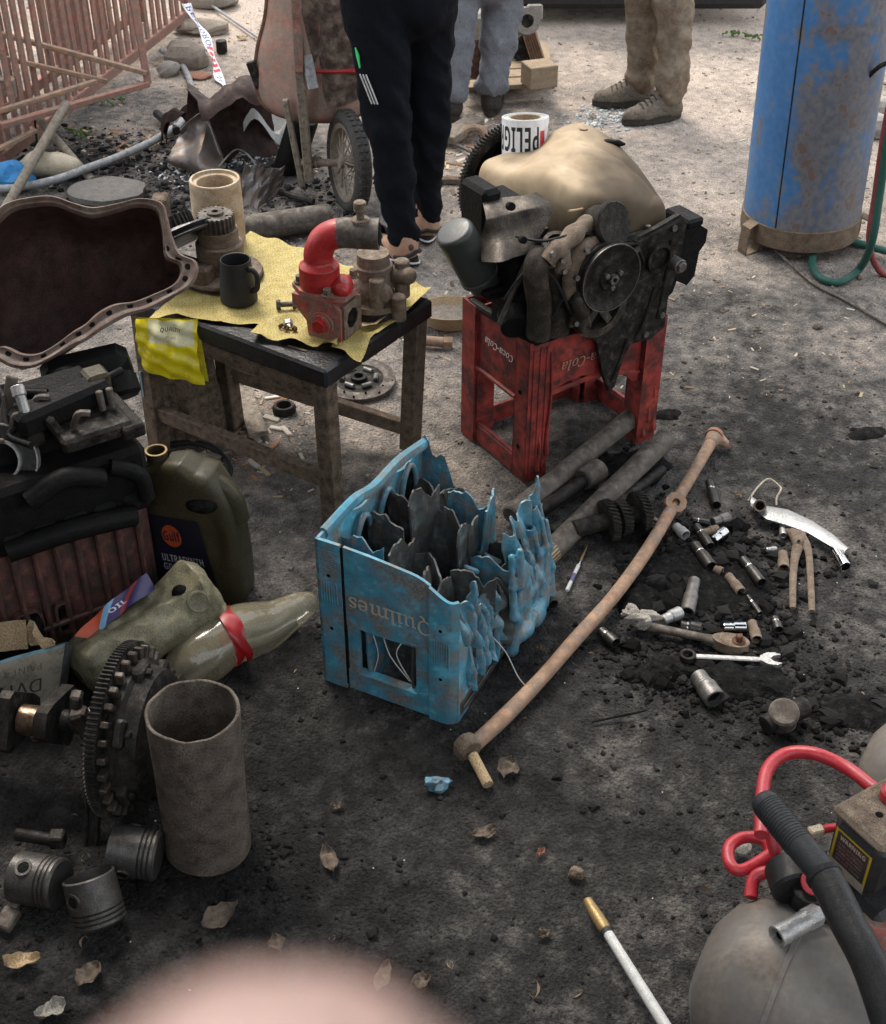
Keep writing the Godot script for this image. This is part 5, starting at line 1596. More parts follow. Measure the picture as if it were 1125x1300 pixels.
func tape_roll(nm: String, local: Vector3, corner: Vector3, yaw: float) -> void:
	var p := Transform3D(Basis(Vector3.UP, yaw), corner) * local
	var img := Image.create_empty(1024, 200, false, Image.FORMAT_RGB8)
	img.fill(Color(.84, .85, .86))
	for k in 2:
		stamp(img, "PELIGRO", "Droid Sans", Rect2(40 + k * 512, 36, 410, 134), Color(.07, .07, .08), true)
	img.fill_rect(Rect2i(462, 60, 42, 90), Color(.75, .2, .22))
	smudge(img, .22, 1.6, Color(.5, .46, .42))
	var m := printed(img, .45)
	var t := thing(nm, "roll of white warning tape lettered in black, standing on the tan oil pan", "tape roll", p)
	t.rotation = Vector3(-.17, 0, .02)
	t.scale = Vector3.ONE * .88
	var R := .064
	var H := .098
	var mb := MB.new()
	mb.sheet(func(u: float, v: float): return Vector3(cos(u * TAU + TAPE) * R * (1 + .002 * sin(u * 40)), v * H, -sin(u * TAU + TAPE) * R), 64, 1)
	for i in mb.uv.size(): mb.uv[i].y = 1.0 - mb.uv[i].y
	part("printed_tape", mb, m, t)
	mb = MB.new()
	for k in 6:
		var r0 := .045 + k * .0031
		mb.lathe([[r0, .001], [r0 + .0031, .001], [r0 + .0031, H - .001 - .0012 * (k % 2)], [r0, H - .001 - .0012 * (k % 2)]], 48)
	part("tape_layer", mb, M["white plastic"], t)
	mb = MB.new()
	mb.lathe([[.045, H - .002], [.041, H - .002], [.041, .002], [.045, .002]], 40)
	part("cardboard_core", mb, M["kraft"], t)

func bench() -> void:
	var fr := Vector3(-0.249,0.42,-2.442)
	var yaw := deg_to_rad(-35)
	var t := thing("work_bench", "low worn wooden bench with a thick black top, beside the red crate", "bench", Vector3(fr.x, 0, fr.z), yaw)
	var inv := t.transform.affine_inverse()
	var mb := MB.new()
	mb.sheet(func(u: float, v: float): return Vector3(lerpf(-.60, .006, u), .42 - .003 * sin(u * 9.0) * sin(v * 5.0), lerpf(.008, -.385, v)), 24, 12, .0)
	var top := MB.new()
	for k in 3:
		top.box(Vector3(-.298, .3965, -.058 - k * .131), Vector3(.612, .047, .1302), .006)
	top.jit(.004, .4, nz)
	part("bench_top", top, M["black top"], t)
	mb = MB.new()
	for q in [[-.1, -.03, .05], [-.3, -.06, .08], [-.42, -.02, .05], [-.03, -.2, .06]]:
		mb.box(Vector3(q[0], .4205, q[1]), Vector3(q[2], .0012, .006), .0, Basis(Vector3.UP, .1))
	part("scratch", mb, M["bench wood"], t)
	var wood: Material = M["bench wood"]
	# legs where they stand
	var legs := {"fr": [Vector3(-.02, .374, -.02), inv * Vector3(-0.251,0,-2.458)], "br": [Vector3(-.02, .374, -.355), inv * Vector3(-0.081,0,-2.766)], "fl": [Vector3(-.565, .374, -.02), inv * Vector3(-0.701,0,-2.756)], "bl": [Vector3(-.50, .374, -.2), inv * Vector3(-0.53,0,-2.867)]}
	for k in legs:
		mb = MB.new()
		var a: Vector3 = legs[k][1]
		var b: Vector3 = legs[k][0]
		mb.bar(a, b, .041, .040, .003, Vector3.BACK)
		mb.jit(.003, .4, nz)
		part("leg", mb, wood, t)
	mb = MB.new(); mb.box(Vector3(-.566, .19, -.0) , Vector3(.004, .07, .03), 0.0); part("paint_mark", mb, plain("old blue paint", [.16, .24, .29], .8), t)
	var F: Vector3 = legs.fr[1]
	var pr := [[legs.fl[1].lerp(legs.fl[0], .30), F.lerp(legs.fr[0], .31)], [legs.bl[1].lerp(legs.bl[0], .42), legs.br[1].lerp(legs.br[0], .16)], [legs.fr[1].lerp(legs.fr[0], .92), legs.fl[1].lerp(legs.fl[0], .92)]]
	for q in pr:
		mb = MB.new(); mb.bar(q[0], q[1], .024, .036, .002); mb.jit(.003, .4, nz); part("stretcher", mb, wood, t)
	# yellow paper laid over the top
	var Y := .4235
	var paper := func(called: String, label: String, pts: Array, lift: float, mm: String) -> Node3D:
		var c := Vector3.ZERO
		for p in pts: c += p
		c /= pts.size()
		var poly := PackedVector2Array()
		for p in pts: poly.append(Vector2(p.x - c.x, -(p.z - c.z)))
		var g := MB.new()
		# cut into cells so that the sheet can buckle
		var lo := Vector2(9, 9)
		var hi := Vector2(-9, -9)
		for p in poly: lo = lo.min(p); hi = hi.max(p)
		var st := .0125
		var nxx := int((hi.x - lo.x) / st) + 1
		var nyy := int((hi.y - lo.y) / st) + 1
		for i in nxx:
			for j in nyy:
				var o := lo + Vector2(i, j) * st
				for piece in Geometry2D.intersect_polygons(poly, PackedVector2Array([o, o + Vector2(st, 0), o + Vector2(st, st), o + Vector2(0, st)])):
					var ix := Geometry2D.triangulate_polygon(piece)
					for n in range(0, ix.size(), 3):
						var A: Vector2 = piece[ix[n]]
						var B: Vector2 = piece[ix[n + 1]]
						var D: Vector2 = piece[ix[n + 2]]
						if (B - A).cross(D - A) < 0:
							var w := B; B = D; D = w
						g.tri(Vector3(A.x, 0, -A.y), Vector3(B.x, 0, -B.y), Vector3(D.x, 0, -D.y))
		g.bend(func(p: Vector3):
			var e := 9.0
			for i in poly.size():
				e = minf(e, Vector2(p.x, -p.z).distance_to(Geometry2D.get_closest_point_to_segment(Vector2(p.x, -p.z), poly[i], poly[(i + 1) % poly.size()])))
			return p + Vector3(0, lift * smoothstep(.03, 0.0, e) * (0.5 + 0.5 * sin(p.x * 60 + p.z * 45)) + .0012 * sin(p.x * 90) + .0035 * (exp(-pow((p.x + .07) / .004, 2)) + exp(-pow((p.x - .08 + p.z * .2) / .004, 2)) + exp(-pow((p.z + .03) / .004, 2)) + exp(-pow((p.z - .07 + p.x * .15) / .004, 2))), 0))
		return one(called, label, "paper sheet", c, g, M[mm], "", 50)
	paper.call("yellow_sheet", "large creased yellow sheet under the gear hub and the black mug", [Vector3(-0.665,0.424,-2.634), Vector3(-0.576,0.424,-2.841), Vector3(-0.48,0.424,-3.095), Vector3(-0.409,0.424,-3.054), Vector3(-0.314,0.424,-2.979), Vector3(-0.172,0.424,-2.869), Vector3(-0.233,0.424,-2.667), Vector3(-0.3,0.424,-2.58), Vector3(-0.404,0.424,-2.616), Vector3(-0.51,0.424,-2.634), Vector3(-0.594,0.424,-2.667)], .005, "yellow paper")
	paper.call("yellow_sheet", "torn yellow sheet hanging over the right end of the bench", [Vector3(-0.241,0.428,-2.518), Vector3(-0.193,0.428,-2.645), Vector3(-0.093,0.428,-2.829), Vector3(-0.026,0.428,-2.781), Vector3(-0.095,0.428,-2.63), Vector3(-0.157,0.428,-2.545), Vector3(-0.173,0.428,-2.444)], .010, "yellow paper")
	paper.call("yellow_sheet", "cream strip of paper curling at the front of the red pump", [Vector3(-0.418,0.427,-2.561), Vector3(-0.404,0.427,-2.625), Vector3(-0.333,0.427,-2.647), Vector3(-0.223,0.427,-2.561), Vector3(-0.226,0.427,-2.506), Vector3(-0.326,0.427,-2.533)], .014, "yellow paper")
	paper.call("brown_paper", "small brown paper scrap between the pump and the bench's right end", [Vector3(-0.2,0.431,-2.588), Vector3(-0.162,0.431,-2.645), Vector3(-0.105,0.431,-2.682), Vector3(-0.101,0.431,-2.66), Vector3(-0.145,0.431,-2.588)], .014, "kraft")
	yellow_bag()
	# rusty liner at the back
	var lc := Vector3(-0.544,0.426,-3.032)
	var lt := thing("cylinder_liner", "short ochre rusted pipe standing behind the gear hub", "pipe", lc)
	mb = MB.new()
	var RR := .061
	mb.lathe([[RR - .02, .0], [RR, .0], [RR + .001, .10], [RR, .165], [RR - .002, .169], [RR - .007, .169], [RR - .008, .162], [RR - .017, .160], [RR - .019, .155], [RR - .02, .0]], 48)
	mb.jit(.003, .3, nz)
	part("pipe_wall", mb, M["ochre"] if M.has("ochre") else mk("ochre", [.29, .19, .10], [.15, .085, .04], [.44, .36, .26], 3.5, .8, 0, .06, [.42, .35, .25, .36]), lt)
	# hub with teeth
	var hc := Vector3(-0.517,0.427,-2.855)
	var ht := thing("gear_hub", "rust-brown hub with a toothed top and a round flange, behind the mug", "gear hub", hc)
	mb = MB.new()
	mb.lathe([[0, 0], [.094, 0], [.095, .012], [.093, .016], [.06, .018], [.055, .022], [.055, .085], [.053, .087], [.046, .088], [.046, .12], [.0, .12]], 44)
	part("flange_body", mb, M["brown dusty casting"], ht, 35)
	mb = MB.new(); mb.lathe([[.066, .001], [.0955, .001], [.0956, .008], [.096, .0085], [.0962, .0012]], 44); part("dark_edge", mb, M["oily iron"], ht)
	mb = MB.new(); mb.xf = Transform3D(Basis(Vector3.RIGHT, -PI / 2), Vector3(-.002, .118, 0))
	mb.ring(gear_outline(.038, .043, 24), circle(.017, 96), 0, .038)
	mb.ring(circle(.019, 24), circle(.008, 24), .03, .044)
	part("toothed_rim", mb, M["dusty iron"], ht, 25)
	for k in 4:
		mb = MB.new(); var a := k * TAU / 4 + .4
		mb.cyl(Vector3(cos(a) * .028, .1558, sin(a) * .028), Vector3(cos(a) * .028, .1565, sin(a) * .028), .004, 10); part("bolt_hole", mb, M["charred"], ht)
	# mug
	var mc := Vector3(-0.463,0.427,-2.733)
	var mt := thing("mug", "black mug with a handle, tapering to the rim, on the yellow sheet", "mug", mc, -.6)
	mt.scale = Vector3.ONE * .85
	mb = MB.new()
	mb.lathe([[0, 0], [.046, 0], [.0495, .004], [.0495, .02], [.046, .06], [.0415, .1], [.0412, .118], [.040, .12], [.0375, .119], [.0372, .1], [.043, .02], [.04, .008], [0, .007]], 44)
	part("cup", mb, M["mug black"], mt, 50)
	mb = MB.new()
	mb.tube(curve([Vector3(.0415, .1, 0), Vector3(.056, .104, 0), Vector3(.069, .095, 0), Vector3(.072, .075, 0), Vector3(.066, .052, 0), Vector3(.046, .04, 0)], 5), .0058, 10, true, 1.4)
	part("handle", mb, M["mug black"], mt, 60)
	red_pump()
	# small things on the paper
	var k := 0
	for q in [[Vector3(-0.34,0.428,-2.611), "green-white", "pale nut with a greenish face lying left of the red pump"], [Vector3(-0.355,0.428,-2.6), "r", "small rusty nut, left of three in front of the red pump"], [Vector3(-0.342,0.428,-2.59), "r", "small rusty nut, nearest the bench's front edge"], [Vector3(-0.324,0.428,-2.586), "r", "small rusty nut, touching the red pump's foot"]]:
		mb = MB.new()
		mb.xf = Transform3D(Basis(Vector3(1, .3, .2).normalized(), .5 + k * .9), Vector3(0, .006, 0))
		var sz := .011 if k == 0 else .0065
		mb.ring(circle(sz, 6), circle(sz * .55, 6), -sz * .45, sz * .45)
		one("nut", q[2], "nut", q[0], mb, M["silver alloy"] if k == 0 else M["rust brown"])
		k += 1
	mb = MB.new()
	mb.xf = along(Vector3(-0.372,0.438,-2.689) - Vector3(-0.374,0.428,-2.707), Vector3(-0.337,0.438,-2.693) - Vector3(-0.374,0.428,-2.707))
	mb.cyl(Vector3(0, -.002, 0), Vector3(0, .008, 0), .0115, 6); mb.cyl(Vector3(0, .008, 0), Vector3(0, .046, 0), .006, 10); mb.cyl(Vector3(0, .034, 0), Vector3(0, .043, 0), .0115, 6)
	one("bolt", "rusty bolt with a nut lying against the red pump's left side", "bolt", Vector3(-0.374,0.428,-2.707), mb, M["dusty iron"])


func yellow_bag() -> void:
	var img := Image.create_empty(256, 256, false, Image.FORMAT_RGB8)
	img.fill(Color(.83, .76, .06))
	img.fill_rect(Rect2i(50, 4, 190, 92), Color(.78, .76, .62))
	stamp(img, "QUALITY", "Droid Sans", Rect2(108, 30, 86, 20), Color(.22, .2, .16), false)
	stamp(img, "30 pcs", "Droid Sans", Rect2(128, 62, 44, 12), Color(.35, .32, .26), false, false)
	smudge(img, .28, 1.3, Color(.5, .44, .12))
	var a := Vector3(-0.676,0.43,-2.648)
	var b := Vector3(-0.544,0.425,-2.65)
	var c := a + Vector3(.01, -.115, .02)
	var d := b + Vector3(.012, -.15, .02)
	var mb := MB.new()
	mb.sheet(func(u: float, v: float):
		var p := a.lerp(b, u).lerp(c.lerp(d, u), v)
		var o := Vector3(-.3, .1, .95)
		return p + o * (.012 + .028 * sin(v * PI * .8) * (0.6 + .4 * sin(u * PI)) + .004 * sin(u * 17 + v * 6) + .003 * sin(v * 23 - u * 9)) - a, 20, 20, .0)
	for i in mb.v.size(): pass
	var m := printed(img, .35)
	var back := MB.new()
	back.sheet(func(u: float, v: float):
		var p := a.lerp(b, u).lerp(c.lerp(d, u), v)
		return p + Vector3(-.3, .1, .95) * .004 - a, 8, 8)
	var t := thing("yellow_packet", "glossy yellow packet with a pale label, hanging off the bench's left end", "packet", a)
	var f := MB.new(); f.add(mb)
	part("printed_face", mb, m, t, 60)
	part("back_face", back, M["yellow wrap"], t, 60)


func red_pump() -> void:
	var at := Vector3(-0.246,0.428,-2.593)
	var yaw := deg_to_rad(-27)
	var t := thing("thermostat_housing", "pump housing with a bright red elbow pipe, on the right half of the bench", "pump", at, yaw)
	var red: Material = M["bright red paint"]
	var dusty: Material = M["dusty red paint"]
	var brown: Material = M["brown dusty casting"]
	var mb := MB.new()
	# square lower body, its front cut away to the left
	var pp := PackedVector2Array([Vector2(-.032, 0), Vector2(.05, 0), Vector2(.052, .075), Vector2(.03, .092), Vector2(-.068, .092), Vector2(-.068, .07), Vector2(-.035, .035)])
	mb.ext(pp, -.045, .04)
	mb.jit(.002, .5, nz)
	part("lower_body", mb, dusty, t)
	mb = MB.new(); mb.xf = facing(Vector3(.0525, .042, -.003), Vector3.RIGHT)
	mb.ring(PackedVector2Array([Vector2(-.036, -.038), Vector2(0, -.038), Vector2(.036, -.038), Vector2(.036, 0), Vector2(.036, .04), Vector2(0, .04), Vector2(-.036, .04), Vector2(-.036, 0)]), circle(.024, 8, Vector2.ZERO, -2.35), 0, .004)
	part("port_flange", mb, brown, t)
	mb = MB.new(); mb.cyl(Vector3(.0505, .042, -.003), Vector3(.0535, .042, -.003), .0235, 20); part("port_opening", mb, M["charred"], t)
	mb = MB.new()
	mb.cyl(Vector3(.008, .038, .04), Vector3(.008, .038, .047), .028, 24); mb.cyl(Vector3(.008, .038, .047), Vector3(.008, .038, .051), .022, 24)
	part("boss", mb, dusty, t)
	mb = MB.new(); mb.hexnut(Vector3(.008, .038, .051), Vector3(.008, .038, .064), .0155); part("hex_plug", mb, red, t)
	# cover plate with ears and bolts
	mb = MB.new()
	mb.xf = Transform3D(Basis(Vector3.RIGHT, -PI / 2), Vector3(-.006, .092, -.004))
	mb.ext(PackedVector2Array([Vector2(-.075, -.02), Vector2(-.04, -.046), Vector2(.03, -.05), Vector2(.064, -.03), Vector2(.064, .03), Vector2(.03, .05), Vector2(-.05, .045), Vector2(-.075, .01)]), 0, .012)
	mb.jit(.002, .5, nz)
	part("cover_plate", mb, dusty, t)
	mb = MB.new()
	flesh(mb, [[Vector3(.028, .11, -.015), Vector3(.042, .112, .01), .022, .018], [Vector3(.0, .104, 0), Vector3(.03, .104, 0), .022, .018]], .005, .02)
	part("cover_swell", mb, red, t, 70)
	# elbow
	var path := curve([Vector3(-.02, .1, 0), Vector3(-.02, .155, 0), Vector3(-.02, .180, -.002), Vector3(-.006, .210, -.008), Vector3(.025, .225, -.02), Vector3(.060, .225, -.035), Vector3(.100, .225, -.052)], 7)
	mb = MB.new(); mb.tube(path.slice(0, 29), .0315, 24, false); part("elbow", mb, red, t, 70)
	mb = MB.new(); mb.tube([path[27], path[30], path[34], path[37], path[42]], [.0317, .032, .032, .0325, .033], 24); part("elbow_end", mb, M["dusty iron"], t, 70)
	mb = MB.new(); mb.lathe([[.0, .098], [.0435, .098], [.0435, .148], [.042, .152], [.034, .158], [.032, .164], [.0, .164]], 36)
	mb.bend(func(p: Vector3): return p + Vector3(-.02, 0, 0)); part("collar", mb, red, t)
	var tip: Vector3 = path[42]
	mb = MB.new(); mb.cyl(tip, tip + (path[42] - path[38]).normalized() * .002, .024, 20); part("pipe_mouth", mb, M["charred"], t)
	mb = MB.new(); mb.cyl(Vector3(.066, .251, -.035), Vector3(.066, .260, -.035), .02, 16); mb.cyl(Vector3(.066, .260, -.035), Vector3(.066, .277, -.035), .0085, 12); mb.lathe([[.0, .0], [.0, .0]], 3)
	mb.ball(Vector3(.066, .279, -.035), Vector3(.0135, .008, .0135)); mb.cyl(Vector3(.066, .281, -.035), Vector3(.066, .297, -.035), .0135, 12); mb.cyl(Vector3(.066, .297, -.035), Vector3(.066, .2975, -.035), .007, 12)
	part("bleed_screw", mb, brown, t)
	for q in [Vector3(-.064, .104, .012), Vector3(.022, .104, .040), Vector3(.04, .118, -.04)]:
		mb = MB.new(); mb.cyl(q, q + Vector3(0, .006, 0), .0125, 14); mb.hexnut(q + Vector3(0, .006, 0), q + Vector3(0, .018, 0), .0095); mb.cyl(q + Vector3(0, .018, 0), q + Vector3(0, .0185, 0), .005, 10)
		part("cover_bolt", mb, brown, t)
	var lt := MB.new(); lt.add(letters("C-BEDTRIN", .010, "Droid Sans", .0008), Transform3D(Basis.IDENTITY, Vector3(-.012, .079, .0404))); part("cast_lettering", lt, dusty, t)
	# the pump behind it
	var p2 := thing("water_pump", "dusty brown water pump with bolt bosses, right behind the red elbow", "pump", Vector3(-0.153,0.428,-2.688), yaw)
	mb = MB.new()
	mb.lathe([[0, 0], [.068, 0], [.068, .03], [.066, .034], [.05, .036], [.04, .06], [.038, .1], [.042, .102], [.0425, .112], [.037, .115], [.036, .14], [.0, .14]], 36)
	mb.jit(.003, .5, nz)
	part("pump_body", mb, brown, p2)
	mb = MB.new(); mb.lathe([[.05, .001], [.0695, .001], [.0695, .02], [.05, .02]], 36); part("dark_base", mb, M["oily iron"], p2)
	for q in [Vector3(.072, 0, .02), Vector3(-.05, 0, .055), Vector3(.02, 0, -.07), Vector3(-.06, 0, -.04), Vector3(.03, .02, .04), Vector3(.055, .03, -.03)]:
		mb = MB.new(); mb.cyl(q, q + Vector3(0, .06 + q.y, 0), .017, 14, .003); mb.cyl(q + Vector3(0, .06 + q.y, 0), q + Vector3(0, .0606 + q.y, 0), .008, 10)
		part("bolt_boss", mb, brown, p2)
	mb = MB.new()
	flesh(mb, [[Vector3(-.02, .06, .02), Vector3(.04, .062, .03), .03, .022], [Vector3(.05, .085, -.03), Vector3(.075, .09, -.02), .024, .02], [Vector3(-.05, .04, .02), Vector3(-.02, .05, .02), .022, .03]], .006, .02)
	part("pump_arm", mb, brown, p2, 70)

# a skin through rounded-box sections: spine points, half width, half depth (lists along the spine), the section's x axis
func loft(mb: MB, spine: Array, w: Array, d: Array, xdir: Vector3, e := .55, n := 36, m := 40, fold = null) -> void:
	mb.sheet(func(u: float, v: float):
		var x := v * (spine.size() - 1)
		var i := mini(int(x), spine.size() - 2)
		var p0: Vector3 = spine[maxi(i - 1, 0)]
		var p3: Vector3 = spine[mini(i + 2, spine.size() - 1)]
		var c: Vector3 = spine[i].cubic_interpolate(spine[i + 1], p0, p3, x - i)
		var tdir: Vector3 = (spine[i + 1] - spine[i]).normalized()
		var ax := (xdir - tdir * xdir.dot(tdir)).normalized()
		var az := ax.cross(tdir)
		var a: float = u * TAU
		var q := Vector2(signf(cos(a)) * pow(absf(cos(a)), e), signf(sin(a)) * pow(absf(sin(a)), e))
		var o: Vector3 = c + ax * q.x * lerps(w, v) + az * q.y * lerps(d, v)
		if fold != null: o = fold.call(o, u, v)
		return o, n, m)


func left_side() -> void:
	var mb: MB
	# crate under the left engine
	var fr := Vector3(-0.591,0,-2.148)
	var ex := (Vector3(-0.609,0,-2.143) - Vector3(-0.748,0,-2.051)).normalized()
	var yaw := atan2(-ex.z, ex.x)
	var ct := thing("ribbed_crate", "dark red ribbed crate under the rusty pan's black engine, at the left edge", "crate", fr, yaw)
	var cm: Material = mk("dark red ribs", [.12, .045, .036], [.025, .015, .014], [.2, .085, .065], 4, .6, 0, .06, [.05, .035, .028, .42])
	mb = MB.new()
	mb.box(Vector3(-.18, .14, -.13), Vector3(.35, .27, .25), .006)
	part("crate_box", mb, cm, ct)
	for i in 9:
		mb = MB.new(); mb.box(Vector3(-.025 - i * .042, .15, .002), Vector3(.012, .29, .018), .004); mb.jit(.003, .5, nz)
		part("rib", mb, cm, ct)
	for i in 5:
		mb = MB.new(); mb.box(Vector3(.002, .15, -.03 - i * .05), Vector3(.016, .29, .012), .004); part("rib", mb, cm, ct)
	for q in [[Vector3(-.275, .09, .0), .05, .075], [Vector3(-.205, .085, .0), .022, .07]]:
		mb = MB.new()
		mb.xf = Transform3D(Basis.IDENTITY, q[0] + Vector3(0, 0, -.004))
		var o := PackedVector2Array()
		var inn := PackedVector2Array()
		for k in 16:
			var a := TAU * k / 16
			var s := Vector2(signf(cos(a)) * pow(absf(cos(a)), .5), signf(sin(a)) * pow(absf(sin(a)), .5))
			o.append(Vector2(s.x * (q[1] * .5 + .006), s.y * (q[2] * .5 + .006))); inn.append(Vector2(s.x * q[1] * .5, s.y * q[2] * .5))
		mb.ring(o, inn, 0, .014); part("slot_frame", mb, cm, ct)
		mb = MB.new(); mb.box(q[0] + Vector3(0, 0, -.0005), Vector3(q[1] * .98, q[2] * .98, .003), 0.0); part("slot", mb, M["charred"], ct)
	mb = MB.new(); mb.box(Vector3(-.19, .075, .006), Vector3(.36, .012, .012), .003); part("rail", mb, cm, ct)
	# engine on it
	var e := thing("engine", "oil-black engine block under the big rusty pan, at the left edge", "engine", fr + Vector3(.02, .285, .01), yaw)
	var black: Material = M["greasy black"]
	mb = MB.new(); mb.box(Vector3(-.21, .07, -.13), Vector3(.42, .15, .26), .012); mb.box(Vector3(-.2, .16, -.17), Vector3(.38, .07, .18), .012); mb.box(Vector3(-.22, .17, -.17), Vector3(.40, .10, .14), .012); mb.box(Vector3(-.12, .23, -.09), Vector3(.2, .05, .06), .01, Basis(Vector3.UP, .2))
	for k in 6: mb.box(Vector3(-.04 - k * .06, .03, .0), Vector3(.05, .035, .02), .008)
	mb.jit(.006, .5, nz); part("engine_block", mb, black, e)
	mb = MB.new()
	mb.tube(curve([Vector3(-.3, .02, .01), Vector3(-.18, .03, .025), Vector3(-.05, .01, .018)], 5), .022, 10)
	mb.tube(curve([Vector3(-.08, .13, .01), Vector3(-.03, .10, .02), Vector3(-.02, .04, .02)], 5), .016, 10)
	mb.tube(curve([Vector3(-.24, .115, .015), Vector3(-.17, .145, .02), Vector3(-.10, .115, .015)], 6), .02, 10)
	mb.jit(.005, .6, nz); part("manifold", mb, black, e, 60)
	mb = MB.new(); mb.box(Vector3(-.085, .19, -.06), Vector3(.14, .03, .12), .006); mb.box(Vector3(-.02, .185, -.06), Vector3(.045, .028, .14), .004); mb.box(Vector3(-.19, .20, -.07), Vector3(.04, .05, .04), .008, Basis(Vector3.UP, .4)); mb.box(Vector3(-.15, .21, -.05), Vector3(.02, .06, .03), .006, Basis(Vector3.BACK, .4)); mb.jit(.005, .6, nz); part("head_casting", mb, M["oily iron"], e)
	mb = MB.new()
	for q in [Vector3(-.22, .215, -.08), Vector3(-.17, .225, -.1), Vector3(-.12, .21, -.03)]:
		mb = MB.new(); mb.tube(curve([q, q + Vector3(.01, .03, .01), q + Vector3(.03, .03, .02)], 4), .007, 6)
		part("rocker_arm", mb, M["dusty iron"], e)
	for i in 26:
		mb = MB.new()
		var q := Vector3(rnd(-.42, -.02), rnd(.165, .255), rnd(-.20, -.05))
		if i % 2:
			mb.box(q, Vector3(rnd(.02, .07), rnd(.015, .06), rnd(.02, .05)), .005, Basis.from_euler(Vector3(rnd(-.4, .4), rnd(0, 3), rnd(-.4, .4))))
		else:
			mb.tube(curve([q, q + Vector3(rnd(-.05, .05), rnd(-.02, .04), rnd(-.03, .04)), q + Vector3(rnd(-.1, .1), rnd(-.05, .04), rnd(0, .07))], 5), rnd(.005, .014), 8)
		mb.jit(.004, .7, nz)
		part("bracket" if i % 2 else "pipe_stub", mb, M["dusty iron"] if i % 5 == 0 else black, e, 50)
	mb = world(e); mb.box(Vector3(-0.728,0.451,-2.38), Vector3(.18, .10, .07), .02, Basis.from_euler(Vector3(.3, .3, .15))); mb.cyl(Vector3(-0.661,0.462,-2.36), Vector3(-0.644,0.425,-2.33), .035, 14, .008); mb.cyl(Vector3(-0.766,0.478,-2.34), Vector3(-0.748,0.452,-2.3), .03, 14, .008); mb.jit(.016, .6, nz); part("cylinder_head", mb, black, e)
	mb = MB.new(); mb.box(Vector3(-.035, .225, -.12), Vector3(.045, .07, .05), .006); part("olive_case", mb, M["olive plastic"], e)
	for x in [-.052, -.032]:
		mb = MB.new(); mb.cyl(Vector3(x, .21, -.055), Vector3(x, .25, -.06), .007, 10); part("stud", mb, M["dusty iron"], e)
	mb = world(e); mb.cyl(Vector3(-0.781,0.571,-2.11), Vector3(-0.763,0.522,-2.08), .010, 12); mb.cyl(Vector3(-0.782,0.575,-2.112), Vector3(-0.776,0.56,-2.1), .013, 12); part("steel_pin", mb, M["silver alloy"], e)
	mb = world(e); mb.bar(Vector3(-0.789,0.59,-2.12), Vector3(-0.826,0.474,-2.1), .022, .006, .002, Vector3.BACK); mb.bar(Vector3(-0.809,0.559,-2.11), Vector3(-0.808,0.495,-2.09), .006, .012, .002, Vector3.BACK); part("thin_bracket", mb, M["dusty iron"], e)
	var rc := Vector3(-0.821,0.446,-2.06)
	mb = world(e); mb.xf = mb.xf * facing(rc, Vector3(.0, .45, .9))
	mb.ring(circle(.066, 40), circle(.034, 40), -.012, .0); part("pulley_disc", mb, M["black top"], e)
	mb = world(e); mb.xf = mb.xf * facing(rc, Vector3(.0, .45, .9)); mb.ring(circle(.0685, 48), circle(.0655, 48), -.014, .003); part("pulley_rim", mb, M["silver alloy"], e)
	mb = world(e); mb.xf = mb.xf * facing(rc, Vector3(.0, .45, .9)); mb.ring(circle(.0385, 40), circle(.034, 40), -.012, .012); part("pulley_collar", mb, M["silver alloy"], e)
	rusty_pan()
	# pulley with toothed boss behind it
	var pc := Vector3(-0.603,0.523,-2.83)
	var pt := thing("black_pulley", "black pulley with a toothed boss, wedged between the rusty pan and the ochre pipe", "pulley", pc - Vector3(0, .04, 0))
	mb = world(pt); mb.xf = mb.xf * along(pc, pc + Vector3(-.42, .8, -.42))
	mb.lathe([[0, 0], [.09, 0], [.093, .004], [.09, .008], [.084, .010], [.088, .014], [.0935, .018], [.09, .022], [.05, .023], [.045, .03], [0, .03]], 44); part("pulley_wheel", mb, M["black top"], pt)
	mb = world(pt); mb.xf = mb.xf * along(pc, pc + Vector3(-.42, .8, -.42)) * Transform3D(Basis(Vector3.RIGHT, -PI / 2), Vector3(.012, .028, -.014))
	mb.ring(gear_outline(.045, .05, 28), circle(.018, 112), 0, .03); part("toothed_boss", mb, M["oily iron"], pt, 25)
	mb = MB.new(); mb.bar(Vector3(0, 0, 0), Vector3(.12, .0, .07), .05, .09, .006); mb.jit(.006, .5, nz); one("timber_block", "brown timber block under the black pulley", "wood block", Vector3(-0.651,0.481,-2.86) - Vector3(.0, .04, 0), mb, M["bench wood"])
	mb = MB.new(); mb.box(Vector3(0, 0, 0), Vector3(.035, .09, .05), .004); one("timber_block", "small upright timber block beside the rusty pan's top right corner", "wood block", Vector3(-0.651,0.561,-2.9), mb, M["bench wood"])
	# stump behind the bench's left end
	var sp := Vector3(-0.648,0,-2.852)
	mb = MB.new()
	mb.sheet(func(u: float, v: float):
		var a := u * TAU
		var r := .070 * (1.15 - .2 * v + .34 * absf(nz.get_noise_2d(cos(a) * 260, sin(a) * 260 + v * 25)) - .10 * absf(nz.get_noise_2d(a * 240, v * 60)))
		return Vector3(cos(a) * r * 1.15, v * .27, -sin(a) * r), 64, 24)
	mb.sheet(func(u: float, v: float):
		var a := u * TAU
		var r := .070 * (.95 + .34 * absf(nz.get_noise_2d(cos(a) * 260, sin(a) * 260 + 25))) * v
		return Vector3(cos(a) * r * 1.15, .268 + .01 * v, -sin(a) * r), 64, 6)
	one("tree_stump", "shaggy bark-covered stump standing behind the bench's left legs", "stump", sp, mb, M["bark"], "", 35)
